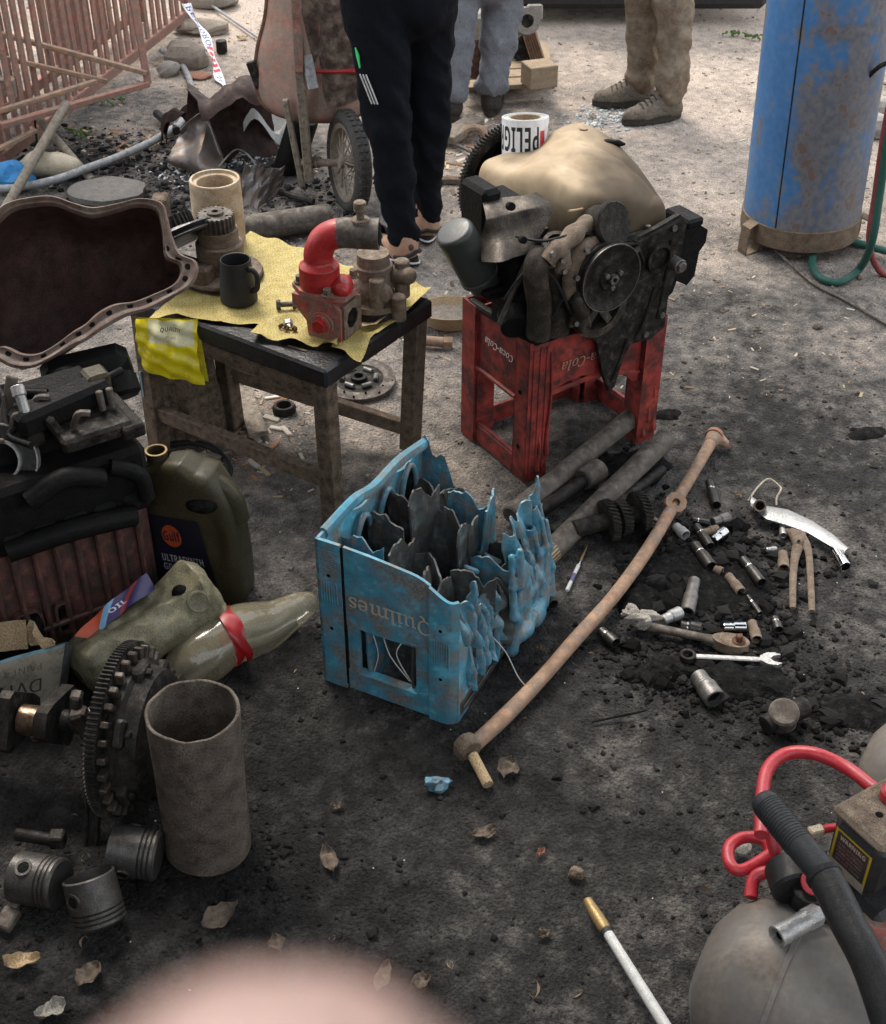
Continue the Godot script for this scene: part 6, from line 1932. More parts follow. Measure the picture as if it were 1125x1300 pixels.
	mb = MB.new(); mb.bar(Vector3(0, .01, 0), Vector3(-0.462,0.012,-2.809) - Vector3(-0.529,0,-3.024), .05, .014, .002); one("board_scrap", "grey board scrap on the soil beside the bench's rear leg", "board", Vector3(-0.529,0,-3.024), mb, M["grey wood"])
	mb = MB.new(); var hp := curve([Vector3(-0.696,0.012,-2.759), Vector3(-0.621,0.012,-2.773), Vector3(-0.557,0.012,-2.738), Vector3(-0.515,0.012,-2.663), Vector3(-0.518,0.012,-2.604)], 6)
	for i in hp.size(): hp[i] -= Vector3(-0.625,0,-2.791)
	mb.tube(hp, .008, 8); one("black_hose", "thin black hose curling on the soil behind the tall olive oil jug", "hose", Vector3(-0.625,0,-2.791), mb, M["rubber"], "", 60)
	mb = MB.new(); lump(mb, Vector3(0, .012, 0), Vector3(.04, .014, .02), 8, .5); one("wood_chunk", "pale wood chunk behind the tall olive oil jug", "wood chunk", Vector3(-0.578,0,-2.701), mb, M["grey wood"], "", 30)
	jugs()
	# board scraps at the left edge
	var img := Image.create_empty(256, 256, false, Image.FORMAT_RGB8)
	img.fill(Color(.56, .53, .47))
	stamp(img, "DVN", "Droid Sans", Rect2(70, 100, 120, 44), Color(.2, .19, .17), true, false)
	stamp(img, "PAINT 4 L", "Droid Sans", Rect2(60, 52, 130, 20), Color(.36, .34, .3), true, false)
	stamp(img, "made for indoor use", "Droid Sans", Rect2(40, 170, 160, 14), Color(.4, .38, .33), true, false)
	img.fill_rect(Rect2i(0, 0, 256, 14), Color(.45, .6, .65)); img.fill_rect(Rect2i(200, 190, 40, 50), Color(.45, .58, .64))
	smudge(img, .5, 1.1, Color(.26, .23, .19))
	var b0 := Vector3(-0.869,0.06,-1.788)
	mb = MB.new()
	var c0 := Vector3(-0.865,0.14,-1.82) - b0
	var c1 := Vector3(-0.711,0.15,-1.885) - b0
	var c2 := Vector3(-0.874,0.02,-1.766) - b0
	var c3 := Vector3(-0.738,0.02,-1.828) - b0
	mb.sheet(func(u: float, v: float): return c0.lerp(c1, u).lerp(c2.lerp(c3, u), v) + Vector3(0, 1, .5) * (.006 * sin(u * 4 + v * 3) + .004 * sin(v * 9)), 14, 14)
	var bt := thing("dirty_panel", "dirty pale panel with upside-down dark letters, at the left edge under the crushed jug", "panel", b0)
	part("printed_face", mb, printed(img, .7), bt, 60)
	mb = MB.new()
	mb.sheet(func(u: float, v: float): return c1.lerp(c3, u) + Vector3(.006 * v, -.02 * v, -.01 * v), 10, 2, .002); mb.sheet(func(u: float, v: float): return c0.lerp(c1, u) + Vector3(0, -.02 * v, -.02 * v), 10, 2, .002)
	part("panel_edge", mb, M["grey melt"], bt)
	mb = MB.new(); mb.sheet(func(u: float, v: float): return Vector3((u - .5) * .085, v * .055, -.02 * v + .004 * sin(u * 5)), 6, 4, .003)
	one("cardboard_scrap", "tan cardboard flap standing at the left edge above the dirty panel", "cardboard", Vector3(-0.83,0.13,-1.883), mb, M["kraft"])
	mb = MB.new(); mb.sheet(func(u: float, v: float): return Vector3((u - .5) * .06, v * .045 * (1 - .6 * u), .012 * sin(u * 8 + v * 4)), 8, 5, .0015)
	one("cardboard_scrap", "small torn cardboard curl between the tan flap and the crushed jug", "cardboard", Vector3(-0.765,0.13,-1.896), mb, M["kraft"], "", 40, -.6)
	mb = MB.new(); mb.box(Vector3(0, .06, 0), Vector3(.26, .12, .12), .01); mb.jit(.012, .4, nz); one("black_box", "oil-black box holding up the dirty panel, at the left edge", "box", Vector3(-0.863,0,-1.935) + Vector3(-.06, 0, -.06), mb, black)
	crank()


func rusty_pan() -> void:
	var P := Vector3(-0.81,0.5,-2.311)
	var n := Vector3(.15, .65, .75).normalized()
	var t := thing("rusty_oil_pan", "large rust-brown oil pan lying open towards the view on the left engine", "oil pan", P - Vector3(0, .09, 0))
	var out := []
	var pts := [Vector3(-0.952,0.636,-2.401), Vector3(-0.952,0.553,-2.328), Vector3(-0.928,0.52,-2.305), Vector3(-0.892,0.522,-2.314), Vector3(-0.855,0.506,-2.307), Vector3(-0.82,0.501,-2.31), Vector3(-0.785,0.51,-2.325), Vector3(-0.746,0.526,-2.347), Vector3(-0.716,0.535,-2.36), Vector3(-0.683,0.551,-2.38), Vector3(-0.638,0.567,-2.403), Vector3(-0.595,0.573,-2.418), Vector3(-0.559,0.585,-2.435), Vector3(-0.516,0.602,-2.458), Vector3(-0.501,0.623,-2.479), Vector3(-0.507,0.641,-2.494), Vector3(-0.535,0.654,-2.499), Vector3(-0.551,0.682,-2.52), Vector3(-0.56,0.711,-2.544), Vector3(-0.573,0.736,-2.563), Vector3(-0.615,0.745,-2.563), Vector3(-0.658,0.74,-2.55), Vector3(-0.706,0.737,-2.537), Vector3(-0.746,0.747,-2.538), Vector3(-0.787,0.76,-2.541), Vector3(-0.833,0.76,-2.532), Vector3(-0.873,0.754,-2.519), Vector3(-0.902,0.735,-2.497), Vector3(-0.928,0.707,-2.467)]
	var loop := []
	for i in pts.size():
		var p0: Vector3 = pts[(i - 1 + pts.size()) % pts.size()]
		var p3: Vector3 = pts[(i + 2) % pts.size()]
		for k in 4:
			loop.append(pts[i].cubic_interpolate(pts[(i + 1) % pts.size()], p0, p3, k / 4.0))
	var c := Vector3.ZERO
	for p in loop: c += p
	c /= loop.size()
	var N := loop.size()
	# flange: a flat lip with a rounded outer edge
	var mb := world(t)
	for i in N:
		var j := (i + 1) % N
		var prof := func(p: Vector3) -> Array:
			var o := (c - p); o = (o - n * o.dot(n)).normalized() * lerpf(1.0, .5, smoothstep(.63, .70, p.y))
			return [p - n * .010 - o * .001, p - o * .004, p + n * .005 + o * .002, p + n * .0035 + o * .008, p - n * .001 + o * .014, p - n * .001 + o * .022, p + n * .003 + o * .027, p - n * .002 + o * .032, p - n * .015 + o * .034]
		var A: Array = prof.call(loop[i])
		var B: Array = prof.call(loop[j])
		for k in A.size() - 1:
			mb.quad(A[k], B[k], B[k + 1], A[k + 1])
	mb.jit(.003, .6, nz)
	part("flange", mb, M["rust dusty flange"] if M.has("rust dusty flange") else mk("rust dusty flange", [.105, .055, .041], [.045, .026, .02], [.21, .14, .11], 5, .7, .1, .08, [.19, .155, .125, .32]), t, 50)
	# bowl, inside and outside skins
	for s in 2:
		mb = world(t)
		mb.sheet(func(u: float, v: float):
			var x := fposmod(u, 1.0) * N
			var i := int(x) % N
			var p: Vector3 = loop[i].lerp(loop[(i + 1) % N], x - int(x))
			var o := (c - p); o = (o - n * o.dot(n))
			var L := o.length(); o = o / L
			var deep := .17 * pow(sin(minf(v * 1.25, 1.0) * PI / 2), .75)
			var q: Vector3 = p + o * (.031 * lerpf(1.0, .5, smoothstep(.63, .70, p.y)) + (L - .031 * lerpf(1.0, .5, smoothstep(.63, .70, p.y))) * (v * v * .55 + v * .45) * (.25 + .75 * smoothstep(.15, 1.0, v))) - n * (.012 + deep)
			q += n * .006 * nz.get_noise_2d(q.x * 500, q.y * 500)
			return q - (n * .006 + o * .0 - o * -.006 * (1 - v)) * s * (1 if s else 0), 80, 16)
		part("bowl_inside" if s == 0 else "bowl_outside", mb, M["pan inside"] if s == 0 else M["pan rust"], t, 70)
	for i in range(2, N, 4):
		var o: Vector3 = (c - loop[i]); o = (o - n * o.dot(n)).normalized()
		var q: Vector3 = loop[i] + o * .018 - n * .0005
		if q.y > .665: continue
		mb = world(t); mb.cyl(q - n * .002, q + n * .0006, .0062, 12); part("bolt_hole", mb, M["charred"], t)


func jugs() -> void:
	# the tall olive oil jug
	var at := Vector3(-0.511,0,-2.228)
	var yaw := deg_to_rad(-14)
	var t := thing("oil_jug", "tall olive oil jug standing upright by the bench's left leg", "jug", at, yaw)
	var mb := MB.new()
	var ol: Material = M["olive plastic"]
	loft(mb, [Vector3(0, 0, 0), Vector3(0, .012, 0), Vector3(0, .1, 0), Vector3(-.004, .2, 0), Vector3(-.012, .255, 0), Vector3(-.035, .285, 0), Vector3(-.066, .305, 0), Vector3(-.07, .318, 0)],
		[.09, .102, .104, .102, .094, .066, .030, .022], [.05, .058, .059, .058, .054, .045, .028, .022], Vector3.RIGHT, .5, 44, 44, func(o: Vector3, u: float, v: float) -> Vector3:
			return o + Vector3(0, 0, -.02 * exp(-pow((o.x - .055) / .022, 2) - pow((o.y - .17) / .07, 2)) * signf(o.z)))
	mb.lathe([[0, 0], [.09, 0]], 4)
	part("jug_body", mb, ol, t, 60)
	mb = MB.new(); mb.tube(curve([Vector3(-.035, .288, 0), Vector3(.01, .296, 0), Vector3(.055, .285, 0), Vector3(.086, .25, 0), Vector3(.096, .2, 0)], 6), .021, 14, true, 1.0); part("handle", mb, ol, t, 60)
	mb = MB.new(); mb.ball(Vector3(.035, .258, .042), Vector3(.036, .019, .022), 16, 10); part("painted_handle_hollow", mb, M["charred"], t, 80)  # black ball paints the dark of the handle opening
	mb = MB.new(); mb.lathe([[.018, .312], [.0225, .312], [.0235, .318], [.021, .322], [.021, .334], [.0225, .336], [.0225, .342], [.019, .343], [.0175, .34], [.0165, .30]], 28); mb.bend(func(p: Vector3): return p + Vector3(-.07, 0, 0)); part("neck", mb, ol, t)
	mb = MB.new(); mb.lathe([[.0182, .3435], [.0226, .3435], [.0226, .3445], [.0182, .3445]], 28); mb.bend(func(p: Vector3): return p + Vector3(-.07, 0, 0)); part("neck_ring", mb, M["brass"], t)
	var lb := Image.create_empty(256, 256, false, Image.FORMAT_RGB8)
	lb.fill(Color(.085, .09, .14))
	for x in 256:
		for y in 256:
			if Vector2(x - 118, (y - 62) * 1.15).length() < 42: lb.set_pixel(x, y, Color(.62, .26, .13))
	stamp(lb, "Gulf", "Droid Sans", Rect2(82, 46, 72, 34), Color(.1, .1, .2), false)
	stamp(lb, "ULTRASYNTH", "Droid Sans", Rect2(58, 128, 170, 24), Color(.60, .60, .62), false)
	stamp(lb, "GDI", "Droid Sans", Rect2(58, 160, 50, 22), Color(.60, .60, .62), false)
	stamp(lb, "5W-30 motor oil", "Droid Sans", Rect2(58, 196, 120, 14), Color(.42, .42, .44), false, false)
	smudge(lb, .25, 1.4, Color(.2, .17, .11))
	mb = MB.new()
	mb.sheet(func(u: float, v: float):
		var x := lerpf(-.092, .03 + .03 * v, u)
		return Vector3(x, lerpf(.225, .03, v), .0605 - .010 * pow(absf(x) / .1, 5.0)), 16, 10)
	part("printed_label", mb, printed(lb, .4), t, 60)
	# the clear bottle
	var a := Vector3(-0.537,0.058,-1.912)
	var b := Vector3(-0.269,0.05,-2.125)
	var bt := thing("clear_bottle", "dusty clear plastic bottle with a red band, lying in front of the blue crate", "bottle", Vector3(a.x, 0, a.z))
	mb = world(bt)
	var ax := (b - a).normalized()
	var path := []
	var rad := []
	for i in 41:
		var s := i / 40.0
		path.append(a.lerp(b, s) + Vector3(0, -.006 * sin(s * 12), .006 * sin(s * 9)))
		rad.append(lerps([.018, .044, .055, .058, .058, .0575, .058, .057, .058, .056, .050, .045, .040, .034, .030, .022], s) * (1 + .02 * sin(s * 30)))
	mb.tube(path, rad, 30)
	mb.jit(.007, .35, nz)
	part("bottle_wall", mb, M["pet"], bt, 80)
	mb = world(bt)
	var low := []
	for i in range(4, 36): low.append(path[i] - Vector3(0, .038, 0))
	mb.tube(low, .012, 14, true, 1.0); mb.jit(.006, .5, nz)
	part("sludge", mb, mk("sludge", [.13, .115, .085], [.07, .06, .045], [.22, .2, .16], 6, .5, 0, .05), bt, 70)
	var ri := Image.create_empty(128, 256, false, Image.FORMAT_RGB8)
	ri.fill(Color(.55, .07, .09))
	for x in 128:
		for y in 256:
			if absf(x - 64) * .9 + absf(y - 84) * 1.2 < 44: ri.set_pixel(x, y, Color(.75, .7, .66))
	stamp(ri, "COLA", "Droid Serif", Rect2(40, 72, 48, 22), Color(.3, .1, .1), false)
	smudge(ri, .35, 2.0, Color(.3, .12, .1))
	mb = world(bt)
	var T := along(a, b)
	var L := a.distance_to(b)
	mb.sheet(func(u: float, v: float):
		var s := lerpf(.385, .48 + .012 * sin(v * 30.0), u) + .035 * sin(v * TAU + 1.0)
		var ang := lerpf(-PI, PI, v)
		return T * Vector3(cos(ang) * .0595, s * L, sin(ang) * .0595) + Vector3(0, -.006 * sin(s * 12), .003 * sin(v * 19 + u * 7)), 8, 56)
	part("red_band", mb, printed(ri, .35), bt, 60)
	# the crushed jug lying over it
	var p0 := Vector3(-0.685,0.07,-1.899)
	var p1 := Vector3(-0.484,0.13,-2.055)
	var jt := thing("crushed_jug", "crushed pale olive oil jug with a torn colourful label, lying on the clear bottle", "jug", Vector3(p0.x, 0, p0.z))
	var po: Material = M["pale olive plastic"]
	var d := (p1 - p0)
	mb = world(jt)
	var nzz := nz
	loft(mb, [p0 - d * .08, p0, p0 + d * .25, p0 + d * .5, p0 + d * .75, p1, p1 + d * .10], [.03, .075, .084, .080, .076, .078, .045], [.02, .055, .06, .05, .052, .072, .045], Vector3(.45, .35, .75), .7, 64, 56, func(o: Vector3, _u: float, _v: float) -> Vector3:
		var q := o
		q += Vector3(.4, 1, .6) * (.030 * absf(nzz.get_noise_3d(o.x * 420, o.y * 420, o.z * 420)) + .016 * nzz.get_noise_3d(o.x * 900, o.y * 900, o.z * 900) - .008)
		var gr := o.distance_to(Geometry3D.get_closest_point_to_segment(o, p0 + d * .2 + Vector3(.03, .07, .07), p0 + d * .62 + Vector3(.03, .075, .07)))
		q -= Vector3(-.1, .8, .6) * .022 * exp(-gr * gr / .0006)
		var hole: float = o.distance_to(p1 + Vector3(-.022, .045, .035))
		q -= Vector3(-.1, .8, .6) * .035 * exp(-hole * hole / .0012)
		return q)
	part("jug_body", mb, po, jt, 28)
	mb = world(jt); mb.ball(p1 + Vector3(-.03, .030, .042), Vector3(.018, .022, .014), 14, 8); part("painted_handle_hollow", mb, M["charred"], jt)  # black ball in the dent, its colour standing for shade in the opening
	mb = world(jt); mb.xf = mb.xf * along(p1 + Vector3(.004, .022, .052), p1 + Vector3(.03, .07, .13)); mb.lathe([[.017, 0], [.023, 0], [.024, .005], [.022, .007], [.022, .02], [.019, .021], [.016, .018], [.0, .016]], 24); part("neck", mb, po, jt)
	var cl := Image.create_empty(192, 96, false, Image.FORMAT_RGB8)
	for x in 192:
		for y in 96:
			var s := x + (y - 48) * .7
			cl.set_pixel(x, y, Color(.68, .27, .12) if s < 50 else (Color(.45, .62, .75) if s < 78 else (Color(.22, .17, .34) if s < 118 else (Color(.58, .22, .2) if s < 136 else Color(.2, .18, .36)))))
	stamp(cl, "OIL", "Droid Sans", Rect2(80, 34, 44, 26), Color(.75, .75, .8), false)
	smudge(cl, .2, 2.2, Color(.3, .26, .2))
	mb = world(jt)
	var l0 := Vector3(-0.703,0.135,-1.917)
	var l1 := Vector3(-0.584,0.175,-2.059)
	var l2 := Vector3(-0.669,0.125,-1.92)
	var l3 := Vector3(-0.563,0.165,-2.022)
	mb.sheet(func(u: float, v: float): return l0.lerp(l1, u).lerp(l2.lerp(l3, u), v) + Vector3(-.2, .7, .6) * (.012 * sin(u * PI) + .006 + .003 * sin(u * 15 + v * 4)), 20, 8)
	part("torn_label", mb, printed(cl, .45), jt, 60)


func crank() -> void:
	var c := Vector3(-0.556,0.155,-1.655)
	var d := Vector3(.985, .0, .17).normalized()
	var t := thing("crankshaft", "greasy crankshaft with its toothed flywheel and clutch cover, lower left", "crankshaft", Vector3(c.x, 0, c.z))
	var iron: Material = M["oily iron"]
	var X := along(c, c + d)   # y along the shaft towards the clutch
	var fl := X * Transform3D(Basis(Vector3.RIGHT, -PI / 2), Vector3.ZERO)  # z along the shaft
	var mb := world(t); mb.xf = mb.xf * fl
	mb.ring(gear_outline(.148, .1545, 110), circle(.118, 440), -.011, .009); part("ring_gear", mb, iron, t, 25)
	for k in 30:
		var a := TAU * k / 30
		mb = world(t); mb.xf = mb.xf * fl; mb.box(Vector3(cos(a) * .136, sin(a) * .136, .017), Vector3(.024, .012, .016), .002, Basis(Vector3.BACK, a)); part("lug", mb, M["sooty metal"], t)
	mb = world(t); mb.xf = mb.xf * X; mb.lathe([[0, -.012], [.12, -.012], [.121, .012], [.0, .012]], 44); part("flywheel", mb, M["greasy black"], t)
	mb = world(t); mb.xf = mb.xf * X; mb.lathe([[.03, .012], [.122, .012], [.128, .02], [.128, .03], [.118, .036], [.112, .062], [.085, .070], [.05, .066], [.04, .05], [.03, .05]], 48); mb.jit(.003, .4, nz); part("clutch_cover", mb, iron, t)
	for k in 6:
		var a := TAU * k / 6 + .3
		mb = world(t); mb.xf = mb.xf * fl; mb.box(Vector3(cos(a) * .118, sin(a) * .118, .036), Vector3(.03, .05, .02), .005, Basis(Vector3.BACK, a)); mb.cyl(Vector3(cos(a) * .12, sin(a) * .12, .046), Vector3(cos(a) * .12, sin(a) * .12, .056), .007, 6); part("cover_ear", mb, iron, t)
	# journals and webs, going left
	var y := -.012
	for q in [[.03, .05], [.026, .03], [.045, .02]]:
		mb = world(t); mb.xf = mb.xf * X; mb.lathe([[0, y - q[0]], [q[1], y - q[0]], [q[1], y], [0, y]], 28); part("journal", mb, M["bare steel"] if q[1] == .03 else iron, t); y -= q[0]
	for k in 4:
		var ph := [0.6, 3.7, 3.7, 0.6][k] as float
		var o := Vector3(cos(ph) * .03, 0, sin(ph) * .03)
		mb = world(t); mb.xf = mb.xf * X * Transform3D(Basis(Vector3.UP, -ph), Vector3(0, y - .018, 0)) * Transform3D(Basis(Vector3.RIGHT, PI / 2), Vector3.ZERO)
		mb.ext(PackedVector2Array([Vector2(-.066, -.045), Vector2(-.05, -.055), Vector2(.03, -.035), Vector2(.056, -.022), Vector2(.06, .0), Vector2(.056, .022), Vector2(.03, .035), Vector2(-.05, .055), Vector2(-.066, .045)]), -.011, .011); mb.jit(.002, .6, nz)
		part("crank_web", mb, iron, t); y -= .03
		mb = world(t); mb.xf = mb.xf * X
		var off := o if k % 2 == 0 else Vector3.ZERO
		mb.cyl(Vector3(off.x, y - .034, off.z), Vector3(off.x, y, off.z), .027, 26); part("crank_pin", mb, M["worn bronze"] if M.has("worn bronze") else mk("worn bronze", [.2, .13, .085], [.05, .04, .033], [.42, .36, .3], 9, .35, .8, .03), t); y -= .034
	mb = world(t); mb.box(c + Vector3(-.06, .03, .02), Vector3(.03, .07, .03), .005, Basis(Vector3.BACK, .3)); mb.box(c + Vector3(-.075, .06, .0), Vector3(.02, .05, .025), .004, Basis(Vector3.BACK, -.2)); part("bearing_cap", mb, M["sooty metal"], t)
	# con rod hanging down to the middle piston
	var r0 := Vector3(-0.603,0.115,-1.6)
	var r1 := Vector3(-0.618,-0.049,-1.52)
	mb = world(t); mb.bar(r0, r1, .026, .012, .003, Vector3.BACK); mb.bar(r0 + Vector3(.009, 0, .004), r1 + Vector3(.009, 0, .004), .006, .02, .002, Vector3.BACK); mb.bar(r0 + Vector3(-.009, 0, .004), r1 + Vector3(-.009, 0, .004), .006, .02, .002, Vector3.BACK); part("connecting_rod", mb, iron, t)
	# piston builder
	var rr := .043
	var piston := func(called: String, label: String, p: Vector3, ydir: Vector3, roll: float) -> void:
		var pt := thing(called, label, "piston", Vector3(p.x, 0, p.z), 0.0, "pistons at the crankshaft's foot")
		var F := along(p, p + ydir) * Transform3D(Basis(Vector3.UP, roll), Vector3.ZERO)
		var g := world(pt); g.xf = g.xf * F
		var pr := [[0, .04], [rr - .004, .04], [rr, .036]]
		for i in 3:
			var yy := .031 - i * .008
			pr.append([rr, yy]); pr.append([rr - .0035, yy - .0003]); pr.append([rr - .0035, yy - .003]); pr.append([rr, yy - .0033])
		pr.append([rr, .002]); pr.append([rr - .0005, -.04]); pr.append([rr - .004, -.042]); pr.append([rr - .005, -.01]); pr.append([0, -.005])
		pr.reverse()
		g.lathe(pr, 48)
		g.bend(func(v): return v)
		part("piston_body", g, M["piston alloy"], pt, 35)
		for s in [-1, 1]:
			g = world(pt); g.xf = g.xf * F * facing(Vector3(0, -.012, s * (rr - .0012)), Vector3(0, 0, s))
			g.ring(circle(.0145, 20), circle(.010, 20), -.002, .0025); part("pin_boss", g, M["piston alloy"], pt)
			g = world(pt); g.xf = g.xf * F; g.cyl(Vector3(0, -.012, s * (rr - .003)), Vector3(0, -.012, s * (rr + .0004)), .0101, 16); part("pin_hole", g, M["charred"], pt)
		for i in 3:
			g = world(pt); g.xf = g.xf * F; var yy := .031 - i * .008
			g.lathe([[rr - .003, yy - .0025], [rr - .0004, yy - .0025], [rr - .0004, yy - .0008], [rr - .003, yy - .0008]], 40); part("piston_ring", g, M["oily iron"], pt)
	piston.call("piston", "piston lying on its side with the pin hole showing, leftmost of the three", Vector3(-0.666,0.046,-1.415), Vector3(.93, .08, .25), .25)
	piston.call("piston", "piston standing crown down with its ring grooves low, middle of the three", Vector3(-0.566,0.05,-1.374), Vector3(.25, -.80, .55), .9)
	piston.call("piston", "half-hidden piston under the flywheel beside the grey pipe, rightmost of the three", Vector3(-0.517,0.05,-1.47), Vector3(.96, -.1, .1), 1.8)
	mb = MB.new(); mb.cyl(Vector3(-.035, .014, 0), Vector3(.03, .014, .012), .011, 12); mb.box(Vector3(.04, .016, .012), Vector3(.026, .028, .026), .003); one("crank_bolt", "dark bolt lying above the leftmost piston", "bolt", Vector3(-0.7,0.02,-1.522), mb, iron)
	mb = MB.new(); mb.bar(Vector3(0, .01, 0), Vector3(-0.705,0.015,-1.381) - Vector3(-0.719,0,-1.346), .03, .018, .003); one("steel_offcut", "grey steel offcut at the left edge below the pistons", "scrap metal", Vector3(-0.719,0,-1.346), mb, M["dusty iron"])
	# upright pipe
	var a := Vector3(-0.409,0,-1.532)
	var b := Vector3(-0.404,0.309,-1.545)
	var pp := thing("upright_pipe", "wide grey-brown pipe standing upright beside the flywheel", "pipe", a)
	mb = world(pp)
	var PX := along(a, b)
	mb.xf = mb.xf * PX
	var H := a.distance_to(b)
	mb.sheet(func(u: float, v: float):
		var ang := u * TAU
		var r := .0755 + .0015 * sin(ang * 2 + v * 3) + .001 * nz.get_noise_2d(ang * 120, v * 200)
		return Vector3(cos(ang) * r, v * (H + .006 * nz.get_noise_2d(cos(ang) * 90, sin(ang) * 90 + 7) + .004 * sin(ang)), -sin(ang) * r), 56, 14, .0055, true)
	mb.sheet(func(u: float, v: float):
		var ang := u * TAU
		var r := .0755 + .0015 * sin(ang * 2 + 3) + .001 * nz.get_noise_2d(ang * 120, 200.0)
		var top := H + .006 * nz.get_noise_2d(cos(ang) * 90, sin(ang) * 90 + 7) + .004 * sin(ang)
		return Vector3(cos(ang) * (r - .0055 * v), top + .0016 * sin(v * PI), -sin(ang) * (r - .0055 * v)), 56, 4)
	part("pipe_wall", mb, M["pipe grey"], pp, 50)
	mb = world(pp)
	mb.xf = mb.xf * PX
	mb.sheet(func(u: float, v: float):
		var x := (u - .5) * .05
		var ang := 5.75 + x / .076
		var hh := .10 * sqrt(maxf(0.0, 1 - pow(absf(u - .5) * 2, 2.0)))
		return Vector3(cos(ang) * .0768, .012 + hh * v, -sin(ang) * .0768), 12, 6)
	part("oil_stain", mb, M["greasy black"], pp, 60)

func blue_crate() -> void:
	var yaw := deg_to_rad(-26.7)
	var fl := Vector3(-0.236,0,-1.942)
	var ex := Vector3(.893, 0, .45)
	var ez := Vector3(-.45, 0, .893)
	var t := thing("bottle_crate", "dusty blue soda crate, its right side and dividers melted into drips", "crate", fl + ex * .1445 - ez * .215, yaw)
	var blue: Material = M["blue crate plastic"]
	var melt: Material = M["blue melt"]
	var grey: Material = M["grey melt"]
	var X := .1445
	var Z := .215
	var H := .355
	var mb: MB
	var topf := func(x: float) -> float: return H - .055 * smoothstep(-.05, X, x) * (0.4 + .6 * smoothstep(.05, X, x))
	# front: two posts, a printed band over a window, a bottom rail
	mb = MB.new()
	mb.sheet(func(u: float, v: float): return Vector3(lerpf(-X, -X + .052, u), lerpf(0, H, v), Z), 6, 24, .007)
	mb.sheet(func(u: float, v: float): return Vector3(-X, lerpf(0, H, v), lerpf(Z - .055, Z, u)), 6, 24, .006)
	wob(mb, .003, .2); part("post", mb, blue, t)
	mb = MB.new()
	mb.sheet(func(u: float, v: float): return Vector3(lerpf(X - .055, X, u), lerpf(0, topf.call(lerpf(X - .055, X, u)), v), Z - .016 * pow(u, 6.0)), 8, 24, .007)
	mb.sheet(func(u: float, v: float): return Vector3(X - .004 * v, lerpf(0, lerpf(.16, .29, u * u), v), lerpf(Z - .06, Z - .014, u)), 8, 20, -.006)
	wob(mb, .006, .2); part("post", mb, blue, t)
	mb = MB.new()
	mb.sheet(func(u: float, v: float): return Vector3(lerpf(-X + .056, X - .056, u), lerpf(.165, topf.call(lerpf(-X + .056, X - .056, u)) - .004, v), Z - .005 + .003 * sin(u * 4)), 14, 12, .006)
	wob(mb, .004, .2); part("front_band", mb, blue, t)
	for q in [[-X + .057, -X + .083], [X - .085, X - .057]]:
		mb = MB.new(); mb.sheet(func(u: float, v: float): return Vector3(lerpf(q[0], q[1], u), lerpf(.045, .165, v), Z - .006), 3, 10, .006); wob(mb, .002, .3); part("window_side", mb, blue, t)
	mb = MB.new(); mb.sheet(func(u: float, v: float): return Vector3(lerpf(-X + .056, X - .056, u), lerpf(.0, .05, v), Z - .004), 10, 4, .007); wob(mb, .002, .3); part("bottom_rail", mb, blue, t)
	mb = MB.new(); panel(mb, Vector3(-X + .08, .166, Z - .003), Vector3(X - .082, .172, Z - .012)); panel(mb, Vector3(-X + .08, .044, Z), Vector3(X - .082, .051, Z - .02)); part("window_lip", mb, blue, t)
	mb = MB.new(); panel(mb, Vector3(-X + .0515, .01, Z - .001), Vector3(-X + .0565, H - .006, Z - .014), .0005); part("groove", mb, M["charred"], t)
	# ribs and holes on the posts
	for q in [[-X + .026, .235, .05, 7, .0055], [X - .03, .175, .06, 8, .005]]:
		for k in int(q[3]):
			mb = MB.new(); var x: float = q[0] + (k - (q[3] - 1) / 2.0) * q[4]
			mb.box(Vector3(x, q[1], Z + .0012), Vector3(.0022, q[2], .003), .0006); part("rib", mb, blue, t)
	for k in 9:
		mb = MB.new(); mb.box(Vector3(-X + .028, H - .022 - k * .0055, Z + .0006), Vector3(.046, .0016, .002), .0004); part("rib", mb, blue, t)
		mb = MB.new(); mb.box(Vector3(X - .03, .282 - k * .006 - .0, Z + .0002 - .002), Vector3(.044, .0016, .002), .0004); part("rib", mb, blue, t)
	for q in [Vector3(-X + .026, .275, 0), Vector3(-X + .026, .145, 0), Vector3(X - .03, .23, 0), Vector3(X - .03, .11, 0)]:
		mb = MB.new(); mb.cyl(Vector3(q.x, q.y, Z - .004), Vector3(q.x, q.y, Z + .0012), .005, 12); part("post_hole", mb, M["charred"], t)
	var lt := MB.new(); lt.add(letters("Quilmes", .034, "Droid Serif", .0008), Transform3D(Basis(Vector3.BACK, PI), Vector3(.008, .225, Z - .002)))
	wob(lt, .004, .2)
	part("lettering", lt, plain("worn print", [.36, .33, .27], .7), t)
	# left side wall, scalloped where it melted
	mb = MB.new()
	mb.sheet(func(u: float, v: float):
		var z := lerpf(Z - .05, -Z, u)
		var y1: float = H - .01 + .010 * sin(u * 14) - .045 * u
		return Vector3(-X + .002, lerpf(.0, y1, v), z), 30, 12, .006)
	mb.tube(curve([Vector3(-X, H - .004, Z - .03), Vector3(-X + .004, H + .002, .08), Vector3(-X + .002, H - .02, 0), Vector3(-X + .004, H - .02, -.1), Vector3(-X + .006, H - .034, -.18), Vector3(-X + .01, H - .038, -Z)], 5), .010, 8, true, 1.3)
	wob(mb, .009, .35)
	part("side_wall", mb, blue, t)
	# rear wall, a stub at its left end
	mb = MB.new()
	mb.sheet(func(u: float, v: float):
		var x := lerpf(-X, X, u)
		var y1 := lerps([.325, .31, .24, .16, .12, .10, .16, .2], u) + .02 * sin(u * 40)
		return Vector3(x, lerpf(0, y1, v), -Z + .008 * sin(u * 11) * v), 30, 12, -.006)
	wob(mb, .014, .4)
	part("rear_wall", mb, melt, t)
